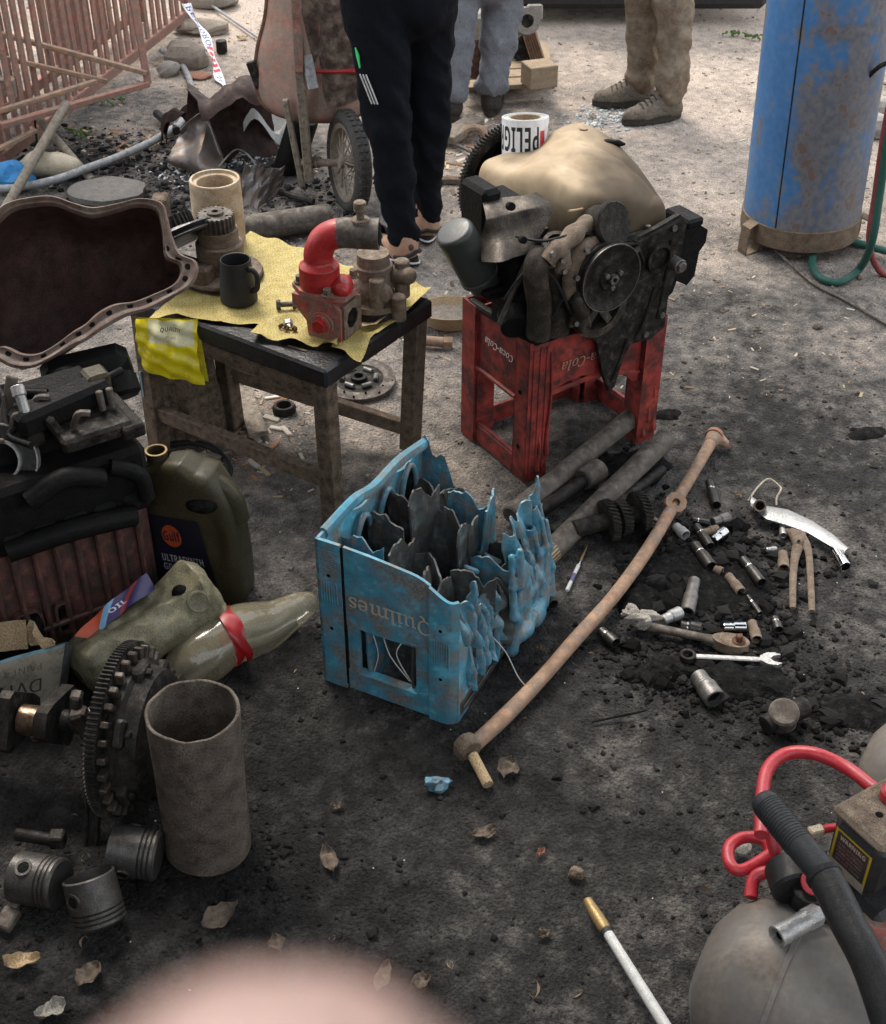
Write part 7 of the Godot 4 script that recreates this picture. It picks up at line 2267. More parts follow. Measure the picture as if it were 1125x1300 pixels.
	# base grid
	mb = MB.new(); panel(mb, Vector3(-X + .01, .012, -Z + .01), Vector3(X - .01, .02, Z - .012)); part("base_sheet", mb, grey, t)
	# dividers: plates with ragged tops
	var plate := func(a: Vector3, b: Vector3, tops: Array, m: Material, curl: float) -> void:
		var g := MB.new()
		var nrm := (b - a).cross(Vector3.UP).normalized()
		var sd := rnd(0, 500)
		g.sheet(func(u: float, v: float):
			var y: float = lerps(tops, u) + .010 * nz.get_noise_1d(u * 300 + sd)
			return a.lerp(b, u) + Vector3(0, y * v, 0) + nrm * (curl * v * v * sin(u * 3 + 1) + .006 * nz.get_noise_2d(u * 220 + sd, v * 160)), 16, 16, .004)
		g.jit(.008, .5, nz)
		part("divider", g, m, t, 60)
	for k in 4:
		var z := .13 - k * .09
		for j in 3:
			var x := -X + .004 + j * .095
			var hh: float = [.27, .22, .19][j] + rnd(-.05, .04)
			plate.call(Vector3(x, .02, z), Vector3(x + .09, .02, z + rnd(-.012, .012)), [hh - .008, hh + .004, hh + .006, hh - rnd(.0, .03), hh + rnd(-.015, .01)], grey if (j + k) % 4 else melt, rnd(-.03, .03))
	for j in 2:
		for k in 4:
			var x := -X + .098 + j * .095
			var z := .205 - k * .1
			var hh: float = .275 - j * .04 + rnd(-.06, .05)
			plate.call(Vector3(x, .02, z), Vector3(x + rnd(-.01, .01), .02, z - .09), [hh - rnd(0, .02), hh + .008, hh + .006, hh - rnd(.0, .035), hh - .012], melt if (j + k) % 4 == 0 else grey, rnd(-.03, .03))
	# arches against the left wall where bottles stood
	for k in 3:
		mb = MB.new(); var z := .06 - k * .095
		var pth := curve([Vector3(-X + .012, .06, z + .035), Vector3(-X + .013, .25, z + .034), Vector3(-X + .016, .315, z), Vector3(-X + .013, .24, z - .034), Vector3(-X + .012, .06, z - .035)], 6)
		mb.tube(pth, .0065, 8); wob(mb, .008, .5); part("melted_arch", mb, melt, t, 60)
		mb = MB.new(); mb.sheet(func(u: float, v: float): return Vector3(-X + .0105, lerpf(.04, .24 + .06 * sin(u * PI), v), z - .03 + .06 * u), 8, 6); part("hollow_shade", mb, M["charred"], t)  # black sheet: the dark of an empty bottle cell put into colour
	# drips of the right side
	var drips := [[-.20, .335, .04, .016], [-.185, .31, .03, .014], [-.165, .33, .06, .015], [-.15, .28, .02, .016], [-.13, .30, .10, .012], [-.115, .25, .03, .015], [-.095, .22, .05, .012], [-.07, .20, .04, .014], [-.205, .26, .015, .017], [-.045, .16, .03, .011], [.02, .19, .05, .010], [.06, .21, .06, .012], [.10, .24, .02, .012], [.135, .27, .08, .010]]
	var bones := []
	for q in drips:
		var p := Vector3(X + rnd(-.012, .006), q[1], q[0])
		var steps := 4
		for i in steps:
			var y1 := lerpf(q[1], q[2], (i + 1.0) / steps)
			var nx := Vector3(X + rnd(-.016, .014), y1, q[0] + rnd(-.014, .014))
			bones.append([p, nx, q[3] * rnd(.3, .6), q[3] * rnd(.3, .65) if i < steps - 1 else q[3] * rnd(.6, 1.1)])
			p = nx
	bones = bones.slice(0, 0)
	for i in 16:
		var z := -.21 + i * .0125 + rnd(-.004, .004)
		var y0 := rnd(.16, .30) - .05 * i / 16.0
		var p := Vector3(X + rnd(-.004, .014), y0, z)
		for k in 3:
			var q := Vector3(X + rnd(-.002, .022), lerpf(y0, rnd(.012, .05), (k + 1) / 3.0), z + rnd(-.012, .012))
			bones.append([p, q, rnd(.004, .008), rnd(.005, .010) if k < 2 else rnd(.010, .019)]); p = q
	for i in 9: bones.append([Vector3(X + rnd(.0, .03), rnd(.015, .05), rnd(-.22, -.04)), Vector3(X + rnd(.005, .04), rnd(.012, .03), rnd(-.22, -.04)), rnd(.010, .018), rnd(.009, .016)])
	for i in bones.size():
		if i >= 48 and bones[i][0].distance_to(bones[i][1]) > .05: bones[i][1] = bones[i][0] + (bones[i][1] - bones[i][0]).normalized() * .03
	mb = MB.new(); flesh(mb, bones, .0045, .010); mb.jit(.010, 1.0, nz); part("melted_side", mb, melt, t, 70)
	# curtains of softened plastic that have sagged and folded
	var cur := func(z0: float, z1: float, y0: float, y1: float, off: float, ph: float, m: Material) -> void:
		var g := MB.new()
		g.sheet(func(u: float, v: float):
			var z := lerpf(z0, z1, u)
			var top := lerpf(y1, y1 * .86, u) + .032 * nz.get_noise_1d(u * 260 + ph * 90) + .012 * sin(u * 19 + ph)
			var y := lerpf(y0 + .02 * sin(u * 9 + ph), top, v)
			var fold := .011 * sin(u * 24 + ph + 2.0 * sin(v * 4)) * (1.1 - .5 * v) + .012 * nz.get_noise_2d(u * 320 + ph * 50, v * 200)
			return Vector3(X + off + fold - .02 * v * v, y, z + .006 * sin(v * 9 + u * 7)), 44, 26, .0035)
		g.jit(.007, .9, nz)
		part("melted_curtain", g, m, t, 60)
	cur.call(-.215, -.06, .02, .295, -.006, 0.3, melt)
	cur.call(-.20, -.10, .05, .25, .006, 2.1, melt)
	cur.call(-.12, -.01, .03, .21, .0, 4.0, grey)
	cur.call(.0, .10, .04, .19, -.006, 1.2, melt)
	cur.call(.09, .165, .05, .25, -.008, 5.0, melt)
	bones = []
	var pr := Vector3(.02, .25, .10)
	for i in 14:
		var q := Vector3(rnd(-.03, X), rnd(.10, .22), rnd(-.19, .17))
		var w := q + Vector3(rnd(-.03, .03), rnd(-.08, .03), rnd(-.03, .03))
		bones.append([q, w, rnd(.004, .009), rnd(.003, .010)])
	mb = MB.new(); flesh(mb, bones, .005, .008); mb.jit(.006, .8, nz); part("melted_strand", mb, melt, t, 80)
	for q in [[Vector3(X - .02, .10, .04), Vector3(X + .02, .05, .03), Vector3(X + .06, .012, .05), Vector3(X + .10, .006, .07)], [Vector3(-.02, .16, Z - .02), Vector3(.0, .11, Z - .014), Vector3(.04, .06, Z - .016)], [Vector3(.03, .16, Z - .02), Vector3(.015, .12, Z - .012), Vector3(.045, .05, Z - .02)], [Vector3(-.05, .15, Z - .03), Vector3(-.03, .1, Z - .02), Vector3(-.04, .05, Z - .02)]]:
		mb = MB.new(); mb.tube(curve(q, 6), .0012, 5); part("plastic_thread", mb, M["white plastic"], t)
	mb = MB.new(); panel(mb, Vector3(X - .012, .0, -Z), Vector3(X, .045, Z - .02), .003); panel(mb, Vector3(X + .0015, .022, -Z + .01), Vector3(X + .004, .028, Z - .03), .001); wob(mb, .004, .3); part("bottom_rail", mb, grey, t)

func shafts_and_tools() -> void:
	var mb: MB
	var gear: Material = M["dusty iron"]
	var bar := func(called: String, label: String, a: Vector3, b: Vector3, r: float, m: Material, extra = null) -> Node3D:
		var o := Vector3(a.x, 0, a.z)
		var t := thing(called, label, "shaft", o)
		var g := world(t); g.cyl(a, b, r, 20, .004); g.jit(.002, .3, nz); part("shaft_body", g, m, t)
		if extra != null: extra.call(t, a, b)
		return t
	bar.call("drive_shaft", "dark steel bar leaning out from behind the blue crate towards the red crate's right post", Vector3(0.153,0.03,-2.445), Vector3(0.48,0.055,-2.836), .0245, gear)
	bar.call("drive_shaft", "dark bar with a pale splined end, lying between the rust-tan rod and the first bar", Vector3(0.206,0.03,-2.27), Vector3(0.543,0.05,-2.733), .0262, gear, func(t: Node3D, a: Vector3, b: Vector3):
		var d := (b - a).normalized()
		var g := world(t); g.xf = g.xf * facing(a - d * .002, d); g.ring(gear_outline(.0235, .0265, 22), circle(.001, 88), .0, .055); part("splined_end", g, M["kraft"], t, 25)
		g = world(t); g.cyl(a - d * .03, a, .018, 16); part("stub", g, M["oily iron"], t))
	bar.call("yoke_shaft", "short dark shaft with a round yoke, between the two long bars", Vector3(0.189,0.02,-2.443), Vector3(0.339,0.035,-2.587), .016, M["oily iron"], func(t: Node3D, a: Vector3, b: Vector3):
		var d := (b - a).normalized()
		var g := world(t); g.cyl(b - d * .012, b + d * .05, .029, 20, .005); part("yoke", g, M["dusty iron"], t, 70)
		g = world(t); g.cyl(b + d * .0495, b + d * .0515, .019, 20); part("yoke_bore", g, M["charred"], t))
	bar.call("thin_shaft", "slim dark shaft half hidden under the splined bar", Vector3(0.358,0.03,-2.445), Vector3(0.528,0.03,-2.634), .012, M["oily iron"])
	bar.call("stub_shaft", "stubby dark shaft under the splined bar, left of the gear cluster", Vector3(0.243,0.02,-2.39), Vector3(0.311,0.022,-2.44), .02, M["oily iron"])
	bar.call("side_rod", "slim dark rod lying between the gear cluster and the rust-tan rod", Vector3(0.414,0.03,-2.502), Vector3(0.505,0.015,-2.426), .008, M["dull steel"])
	# gear cluster
	var ga := Vector3(0.29,0.045,-2.374)
	var gb := Vector3(0.471,0.045,-2.445)
	var gt := thing("gear_cluster", "black gear cluster with slanted teeth, on the soil behind the rust-tan rod", "gear", Vector3(ga.x, 0, ga.z))
	var d := (gb - ga).normalized()
	var L := ga.distance_to(gb)
	mb = world(gt); mb.cyl(ga, gb, .02, 18); part("gear_shaft", mb, M["oily iron"], gt)
	for q in [[.45, .05, .018, 30], [.62, .042, .022, 26], [.86, .052, .02, 34]]:
		mb = world(gt); mb.xf = mb.xf * facing(ga + d * L * q[0], d)
		var g := MB.new(); g.ring(gear_outline(q[1] - .005, q[1], q[3]), circle(.018, q[3] * 4), -q[2] / 2, q[2] / 2)
		g.bend(func(p: Vector3): return Basis(Vector3.BACK, p.z * 9.0) * p)
		mb.add(g); part("gear_wheel", mb, M["oily iron"], gt, 25)
	# the rust-tan rod
	var ra := Vector3(0.666,0.03,-2.763)
	var rb := Vector3(0.049,0.02,-1.736)
	var rt := thing("track_rod", "long bent rust-tan rod with an eye boss, lying across the soil by the tools", "rod", Vector3(ra.x, 0, ra.z))
	var rp := curve([ra, Vector3(0.595,0.03,-2.617), Vector3(0.532,0.03,-2.49), Vector3(0.446,0.03,-2.314), Vector3(0.357,0.03,-2.159), Vector3(0.267,0.028,-2.028), Vector3(0.197,0.025,-1.925), Vector3(0.116,0.022,-1.816), rb], 5)
	var rr := []
	for i in rp.size(): rr.append(lerps([.0150, .0135, .0145, .0145, .0142, .0148, .0142, .0158, .015], float(i) / (rp.size() - 1)))
	mb = world(rt); mb.tube(rp, rr, 16); mb.jit(.002, .4, nz); part("rod_body", mb, M["rust dust"], rt, 70)
	var boss := Vector3(0.533,0.034,-2.485)
	mb = world(rt); mb.xf = mb.xf * facing(boss, Vector3(.05, .8, .6)); mb.ring(circle(.025, 10), circle(.0095, 10), -.017, .0165); part("eye_boss", mb, M["rust dust"], rt, 25)
	mb = world(rt); mb.xf = mb.xf * facing(boss, Vector3(.05, .8, .6)); mb.cyl(Vector3(0, 0, -.01), Vector3(0, 0, .006), .0095, 14); part("eye_hole", mb, M["charred"], rt)
	mb = world(rt); flesh(mb, [[ra - (rp[1] - ra).normalized() * .012, ra + (rp[1] - ra).normalized() * .015, .02, .017], [ra + Vector3(.012, -.004, -.012), ra + Vector3(.03, -.012, .0), .016, .012]], .004, .01); part("rod_end", mb, M["rust dust"], rt, 60)
	mb = world(rt); mb.xf = mb.xf * facing(ra, (ra - rp[1]).normalized()); mb.ring(circle(.0225, 24), circle(.015, 24), .008, .02); part("end_ring", mb, M["clay"], rt)
	mb = world(rt); mb.cyl(rb + Vector3(-.012, .004, -.012), rb + Vector3(.004, .004, .014), .024, 14, .004); mb.box(rb + Vector3(-.012, .0, .004), Vector3(.03, .034, .03), .005, Basis(Vector3.UP, .6)); mb.jit(.003, .8, nz); part("joint_housing", mb, M["brown dusty casting"], rt, 50)
	mb = world(rt); mb.cyl(Vector3(0.054,0.022,-1.718), Vector3(0.082,0.012,-1.653), .0105, 12); part("joint_pin", mb, M["kraft"], rt)
	sockets()
	hand_tools()


func sockets() -> void:
	var dark: Material = M["dark socket"]
	var steel: Material = M["silver alloy"]
	var chrome: Material = M["chrome"]
	var rust: Material = M["brown dusty casting"]
	# from, to (pixels turned into places on the soil), radius, material, label
	var list := [
		[Vector3(0.634,0.012,-2.604), Vector3(0.634,0.012,-2.509), .0125, dark, "long black socket alone on the soil right of the rod's boss"],
		[Vector3(0.573,0.01,-2.456), Vector3(0.609,0.01,-2.444), .0095, dark, "short dark socket lying crosswise, topmost of the cluster beside the rod's boss"],
		[Vector3(0.616,0.014,-2.442), Vector3(0.655,0.014,-2.46), .0135, gear_m(), "stubby grey socket at the upper right of the cluster, beside the chrome one"],
		[Vector3(0.576,0.012,-2.43), Vector3(0.596,0.012,-2.354), .0115, dark, "dark stepped socket pointing down-right in the middle of the cluster"],
		[Vector3(0.529,0.013,-2.428), Vector3(0.547,0.013,-2.393), .013, M["grey pipe"], "blue-grey socket touching the rust-tan rod"],
		[Vector3(0.606,0.013,-2.373), Vector3(0.637,0.013,-2.408), .0135, chrome, "shiny chrome socket at the right of the cluster beside the rod's boss"],
		[Vector3(0.588,0.012,-2.403), Vector3(0.623,0.012,-2.418), .0115, rust, "brownish socket squeezed between the chrome and the grey one"],
		[Vector3(0.561,0.014,-2.357), Vector3(0.586,0.014,-2.279), .0145, dark, "long dark socket below the cluster, pointing down-right"],
		[Vector3(0.593,0.01,-2.278), Vector3(0.608,0.01,-2.267), .0105, rust, "small worn socket at the foot of the long dark one"],
		[Vector3(0.619,0.011,-2.253), Vector3(0.637,0.011,-2.197), .0115, rust, "brown ringed socket on the black tar patch's right edge"],
		[Vector3(0.66,0.012,-2.309), Vector3(0.686,0.012,-2.227), .0125, dark, "long matt black socket between the brown ringed one and the pliers"],
		[Vector3(0.65,0.006,-2.19), Vector3(0.666,0.006,-2.133), .006, dark, "slim extension bit with a bright tip, below the brown ringed socket"],
		[Vector3(0.739,0,-2.525), Vector3(0.723,0.045,-2.463), .0145, rust, "brown socket standing upright beside the silver blade"],
		[Vector3(0.773,0.008,-2.435), Vector3(0.769,0.008,-2.4), .008, steel, "tiny bright socket touching the silver blade above the pliers"],
		[Vector3(0.753,0.012,-2.331), Vector3(0.744,0.012,-2.276), .0125, rust, "rusty socket lying beside the left handle of the pliers"],
		[Vector3(0.871,0.013,-2.336), Vector3(0.88,0.013,-2.28), .0135, chrome, "chrome socket at the tip of the silver blade"],
		[Vector3(0.721,0.006,-2.35), Vector3(0.744,0.006,-2.353), .0065, steel, "small pale bit left of the pliers' jaws"],
		[Vector3(0.542,0.015,-2.232), Vector3(0.511,0.015,-2.125), .0155, gear_m(), "long grey socket on the black tar patch, pointing down-left"],
		[Vector3(0.456,0.014,-2.102), Vector3(0.497,0.014,-2.129), .0135, steel, "bright socket beside the ratchet's frayed handle"],
		[Vector3(0.491,0.014,-2.084), Vector3(0.532,0.014,-2.075), .0145, dark, "matt black socket lying above the ratchet's handle"],
		[Vector3(0.579,0.012,-2.082), Vector3(0.625,0.012,-2.084), .0125, chrome, "two-tone chrome socket above the ratchet's head"],
		[Vector3(0.642,0.011,-2.1), Vector3(0.642,0.011,-2.046), .0115, rust, "small brown socket just right of the ratchet's head"],
		[Vector3(0.691,0.01,-2.114), Vector3(0.693,0.01,-2.077), .0105, dark, "small dark socket alone to the right of the ratchet's head"],
		[Vector3(0.502,0.02,-1.93), Vector3(0.526,0.02,-1.864), .0215, gear_m(), "biggest socket, open towards the view, below the open-ended spanner"],
		[Vector3(0.325,0.012,-2.072), Vector3(0.352,0.012,-2.033), .0135, dark, "black socket alone left of the tools, beside the rust-tan rod"],
		[Vector3(0.205,0.012,-2.206), Vector3(0.232,0.012,-2.154), .0135, dark, "black socket with a bright rim beside the blue crate's melted side"],
	]
	for q in list:
		var a: Vector3 = q[0]
		var b: Vector3 = q[1]
		var r: float = q[2]
		var L := a.distance_to(b)
		var t := thing("socket", q[4], "socket", Vector3(a.x, 0, a.z), 0.0, "sockets and bits strewn over the oily soil")
		var mb := world(t)
		mb.xf = mb.xf * along(a, b)
		var st := r * .84
		mb.lathe([[0, .0], [st * .9, 0], [st, .0015], [st, L * .42], [r, L * .48], [r, L - .0015], [r * .93, L], [r * .74, L - .001], [r * .7, L - .012], [0, L - .012]], 24)
		part("socket_body", mb, q[3], t, 35)
		mb = world(t); mb.xf = mb.xf * along(a, b); mb.hexnut(Vector3(0, L - .0125, 0), Vector3(0, L - .0105, 0), r * .69); part("bore", mb, M["charred"], t)
		mb = world(t); mb.xf = mb.xf * along(a, b); mb.lathe([[st * .99, L * .30], [st * 1.02, L * .31], [st * 1.02, L * .36], [st * .99, L * .37]], 24); part("knurl_band", mb, chrome if q[3] == dark else q[3], t)

func gear_m() -> Material: return M["dull steel"]


func hand_tools() -> void:
	var mb: MB
	# ratchet
	var h := Vector3(0.588,0.016,-2.029)
	var e := Vector3(0.407,0.014,-2.089)
	var t := thing("ratchet", "ratchet handle with a rusty oval head, its grip end wrapped in pale rag", "ratchet", Vector3(h.x, 0, h.z))
	var d := (e - h).normalized()
	var s := d.cross(Vector3.UP)
	mb = world(t)
	var o := PackedVector2Array()
	for k in 28:
		var a := TAU * k / 28
		o.append(Vector2(cos(a) * .038 + .004, sin(a) * .0205 * (1.0 - .12 * cos(a))))
	mb.xf = mb.xf * Transform3D(Basis(d, -s, Vector3.UP) if Basis(d, -s, Vector3.UP).determinant() > 0 else Basis(d, s, Vector3.UP), h)
	mb.ext(o, -.013, .010); part("ratchet_head", mb, M["brown dusty casting"], t)
	mb = world(t); mb.cyl(h - d * .012 + Vector3(0, .009, 0), h - d * .012 + Vector3(0, .013, 0), .014, 18); mb.box(h - d * .012 + Vector3(0, .018, 0), Vector3(.0125, .016, .0125), .001); part("drive_square", mb, M["rust brown"], t)
	mb = world(t); mb.tube([h + d * .03, h + d * .06, h.lerp(e, .6), e], [.012, .010, .0105, .0115], 12, true, .8); part("handle", mb, M["dusty iron"], t)
	mb = MB.new(); lump(mb, Vector3(0, .014, 0), Vector3(.026, .016, .018), 21, .8); lump(mb, Vector3(-.02, .02, -.014), Vector3(.018, .014, .016), 25, .9); lump(mb, Vector3(.022, .014, -.012), Vector3(.024, .012, .013), 28, .7)
	one("rag_scrap", "pale torn rag around the left end of the ratchet", "rag", e, mb, M["concrete"], "", 20)
	# open-ended spanner
	var w0 := Vector3(0.493,0.012,-1.996)
	var w1 := Vector3(0.657,0.012,-1.984)
	d = (w1 - w0).normalized(); s = d.cross(Vector3.UP)
	t = thing("spanner", "dirty chrome combination spanner, ring end left and open jaw right", "spanner", Vector3(w0.x, 0, w0.z))
	var flat := Transform3D(Basis(d, Vector3.UP.cross(d), Vector3.UP), w0)
	mb = world(t); mb.xf = mb.xf * flat; mb.ring(circle(.0165, 24), circle(.0105, 24), -.005, .006); part("ring_end", mb, M["oily iron"], t)
	mb = world(t); mb.bar(w0 + d * .015, w1 - d * .012, .0125, .006, .002); part("shank", mb, M["silver alloy"], t)
	mb = world(t); mb.xf = mb.xf * flat * Transform3D(Basis.IDENTITY, Vector3(w0.distance_to(w1), 0, 0))
	mb.ext(PackedVector2Array([Vector2(-.02, -.007), Vector2(-.006, -.017), Vector2(.012, -.0185), Vector2(.022, -.012), Vector2(.006, -.008), Vector2(.0, .0), Vector2(.006, .008), Vector2(.022, .013), Vector2(.01, .0185), Vector2(-.006, .017), Vector2(-.02, .007)]), -.004, .005); part("open_jaw", mb, M["silver alloy"], t)
	# pliers
	var pv := Vector3(0.794,0.012,-2.36)
	t = thing("pliers", "rusty slip-joint pliers with both legs towards the view, under the silver blade", "pliers", Vector3(pv.x, 0, pv.z))
	var l0 := Vector3(0.737,0.01,-2.146)
	var l1 := Vector3(0.775,0.01,-2.136)
	mb = world(t); mb.tube(curve([pv + Vector3(-.004, .002, .01), Vector3(0.773,0.012,-2.303), Vector3(0.754,0.011,-2.228), l0], 5), [.013, .012, .011, .0105, .0095, .009, .0085, .0085, .008, .008, .0078, .0075, .0072, .0072, .007, .0065], 8, true, .7); part("plier_handle", mb, M["brown dusty casting"], t, 60)
	mb = world(t); mb.tube(curve([Vector3(0.803,0.016,-2.389), Vector3(0.81,0.016,-2.349), Vector3(0.805,0.012,-2.295), l1], 5), [.011, .012, .0125, .012, .0105, .0095, .009, .0085, .008, .008, .0078, .0075, .0072, .0072, .007, .0065], 8, true, .7); part("plier_handle", mb, M["brown dusty casting"], t, 60)
	mb = world(t); flesh(mb, [[pv, Vector3(0.79,0.014,-2.392), .013, .010], [Vector3(0.79,0.014,-2.392), Vector3(0.78,0.012,-2.412), .009, .006], [pv + Vector3(.004, .006, -.006), Vector3(0.807,0.018,-2.389), .011, .009], [Vector3(0.807,0.018,-2.389), Vector3(0.789,0.018,-2.407), .008, .005]], .003, .006); part("jaws", mb, M["brown dusty casting"], t, 60)
	mb = world(t); mb.bar(pv + Vector3(-.004, .0135, .006), pv + Vector3(.008, .0135, -.014), .006, .003, .001); part("slot", mb, M["charred"], t)
	# silver blade
	var B := [[Vector3(0.713,0.02,-2.529), Vector3(0.714,0.02,-2.495)], [Vector3(0.745,0.018,-2.491), Vector3(0.739,0.018,-2.443)], [Vector3(0.793,0.016,-2.479), Vector3(0.779,0.016,-2.424)], [Vector3(0.839,0.014,-2.439), Vector3(0.823,0.014,-2.398)], [Vector3(0.874,0.012,-2.394), Vector3(0.857,0.012,-2.36)], [Vector3(0.9,0.01,-2.34), Vector3(0.889,0.01,-2.328)]]
	var o0: Vector3 = B[2][0] * Vector3(1, 0, 1)
	mb = MB.new()
	mb.sheet(func(u: float, v: float):
		var x := u * (B.size() - 1)
		var i := mini(int(x), B.size() - 2)
		var p: Vector3 = (B[i][0] as Vector3).lerp(B[i + 1][0], x - i).lerp((B[i][1] as Vector3).lerp(B[i + 1][1], x - i), v)
		return p - o0 + Vector3(0, .006 * sin(v * PI), 0), 25, 6, .006)
	one("silver_blade", "curved silver alloy blade with a stub, lying at the right of the tools", "blade", o0, mb, M["silver alloy"], "", 60)
	var wp := curve([Vector3(0.709,0.02,-2.516), Vector3(0.737,0.03,-2.556), Vector3(0.768,0.035,-2.584), Vector3(0.79,0.03,-2.559), Vector3(0.788,0.03,-2.543), Vector3(0.778,0.02,-2.529), Vector3(0.776,0.01,-2.514)], 6)
	o0 = wp[10] * Vector3(1, 0, 1)
	for i in wp.size(): wp[i] -= o0
	mb = MB.new(); mb.tube(wp, .0024, 6); one("wire_loop", "thin pale wire loop behind the silver blade", "wire", o0, mb, M["cream plastic"], "", 60)
	# ball joint, lower right
	var j := Vector3(0.646,0.03,-1.812)
	t = thing("ball_joint", "black cross-shaped steel joint alone on the soil above the red hose", "joint", Vector3(j.x, 0, j.z))
	mb = world(t); mb.cyl(j + Vector3(.0, -.022, -.006), j + Vector3(-.004, .022, .012), .029, 22, .004); part("joint_body", mb, M["dusty iron"], t)
	mb = world(t); mb.cyl(j, Vector3(0.692,0.028,-1.837), .021, 20); part("joint_arm", mb, M["oily iron"], t)
	mb = world(t); mb.cyl(j, Vector3(0.607,0.024,-1.791), .019, 20); part("joint_arm", mb, M["oily iron"], t)
	# screwdriver-like pen
	var a := Vector3(0.266,0.006,-2.208)
	var b := Vector3(0.324,0.006,-2.367)
	t = thing("small_screwdriver", "slim tester screwdriver with a pale tip, on bare soil by the blue crate", "screwdriver", Vector3(a.x, 0, a.z))
	mb = world(t); mb.cyl(a, a.lerp(b, .55), .0045, 10); part("handle", mb, M["white plastic"], t)
	mb = world(t); mb.cyl(a.lerp(b, .18), a.lerp(b, .36), .0047, 10); part("ink_window", mb, plain("blue ink", [.08, .07, .16], .4), t)
	mb = world(t); mb.cyl(a.lerp(b, .55), a.lerp(b, .64), .0055, 10); part("collar", mb, M["chrome"], t)
	mb = world(t); mb.tube([a.lerp(b, .64), a.lerp(b, .95), b], [.003, .002, .0008], 8); part("blade", mb, M["brass"], t)
	# tar slabs
	var k := 0
	for q in [[Vector3(0.543,0,-2.247), .16, .12, .013, "broad black slab of caked oil under the tools, beside the rust-tan rod"], [Vector3(0.445,0,-1.965), .07, .035, .02, "black oil lump left of the biggest socket"], [Vector3(0.583,0,-1.942), .10, .06, .02, "black oil crust between the spanner and the ball joint"], [Vector3(0.58,0,-2.927), .035, .028, .012, "black mesh-like scrap beside the red crate's right post"], [Vector3(0.413,0,-2.189), .06, .05, .022, "black oily lump against the rust-tan rod"], [Vector3(0.456,0,-2.694), .11, .07, .02, "black sludge under the bars behind the red crate"], [Vector3(0.81,0,-1.848), .10, .05, .014, "cracked black crust at the right edge above the compressor"], [Vector3(1.07,0,-2.842), .05, .03, .006, "thin dark stain crust at the right edge"], [Vector3(0.469,0,-2.228), .035, .03, .028, "dark crumbling clod on the tar slab's left side"]]:
		mb = MB.new()
		mb.sheet(func(u: float, v: float):
			var an: float = u * TAU
			var rr := 1 + .5 * nz.get_noise_2d(cos(an) * 70 + k * 90, sin(an) * 70)
			var x: float = cos(an) * q[1] * rr * v
			var z: float = -sin(an) * q[2] * rr * v
			return Vector3(x, q[3] * (1 - pow(v, 4.0)) * (.75 + .7 * nz.get_noise_2d(x * 1500 + k * 40, z * 1500)) - .004 * v, z), 40, 12)
		one("oil_crust", q[4], "oil crust", q[0], mb, M["charred"], "", 30); k += 1
	# brass-tipped lance
	a = Vector3(0.237,0.02,-1.397)
	b = Vector3(0.346,0.05,-1.112)
	t = thing("spray_lance", "white rod with a wooden tip, lying at the bottom edge left of the compressor", "rod", Vector3(a.x, 0, a.z))
	d = (b - a).normalized()
	mb = world(t); mb.tube([a + d * .075, b], [.0085, .0095], 14); part("tube", mb, M["white plastic"], t)
	mb = world(t); mb.tube([a, a + d * .004, a + d * .02, a + d * .045, a + d * .062, a + d * .07], [.005, .0085, .0095, .011, .011, .009], 14); part("tip", mb, M["brass"], t)
	mb = world(t); mb.cyl(a + d * .068, a + d * .08, .0092, 14); part("ferrule", mb, M["grip rubber"], t)


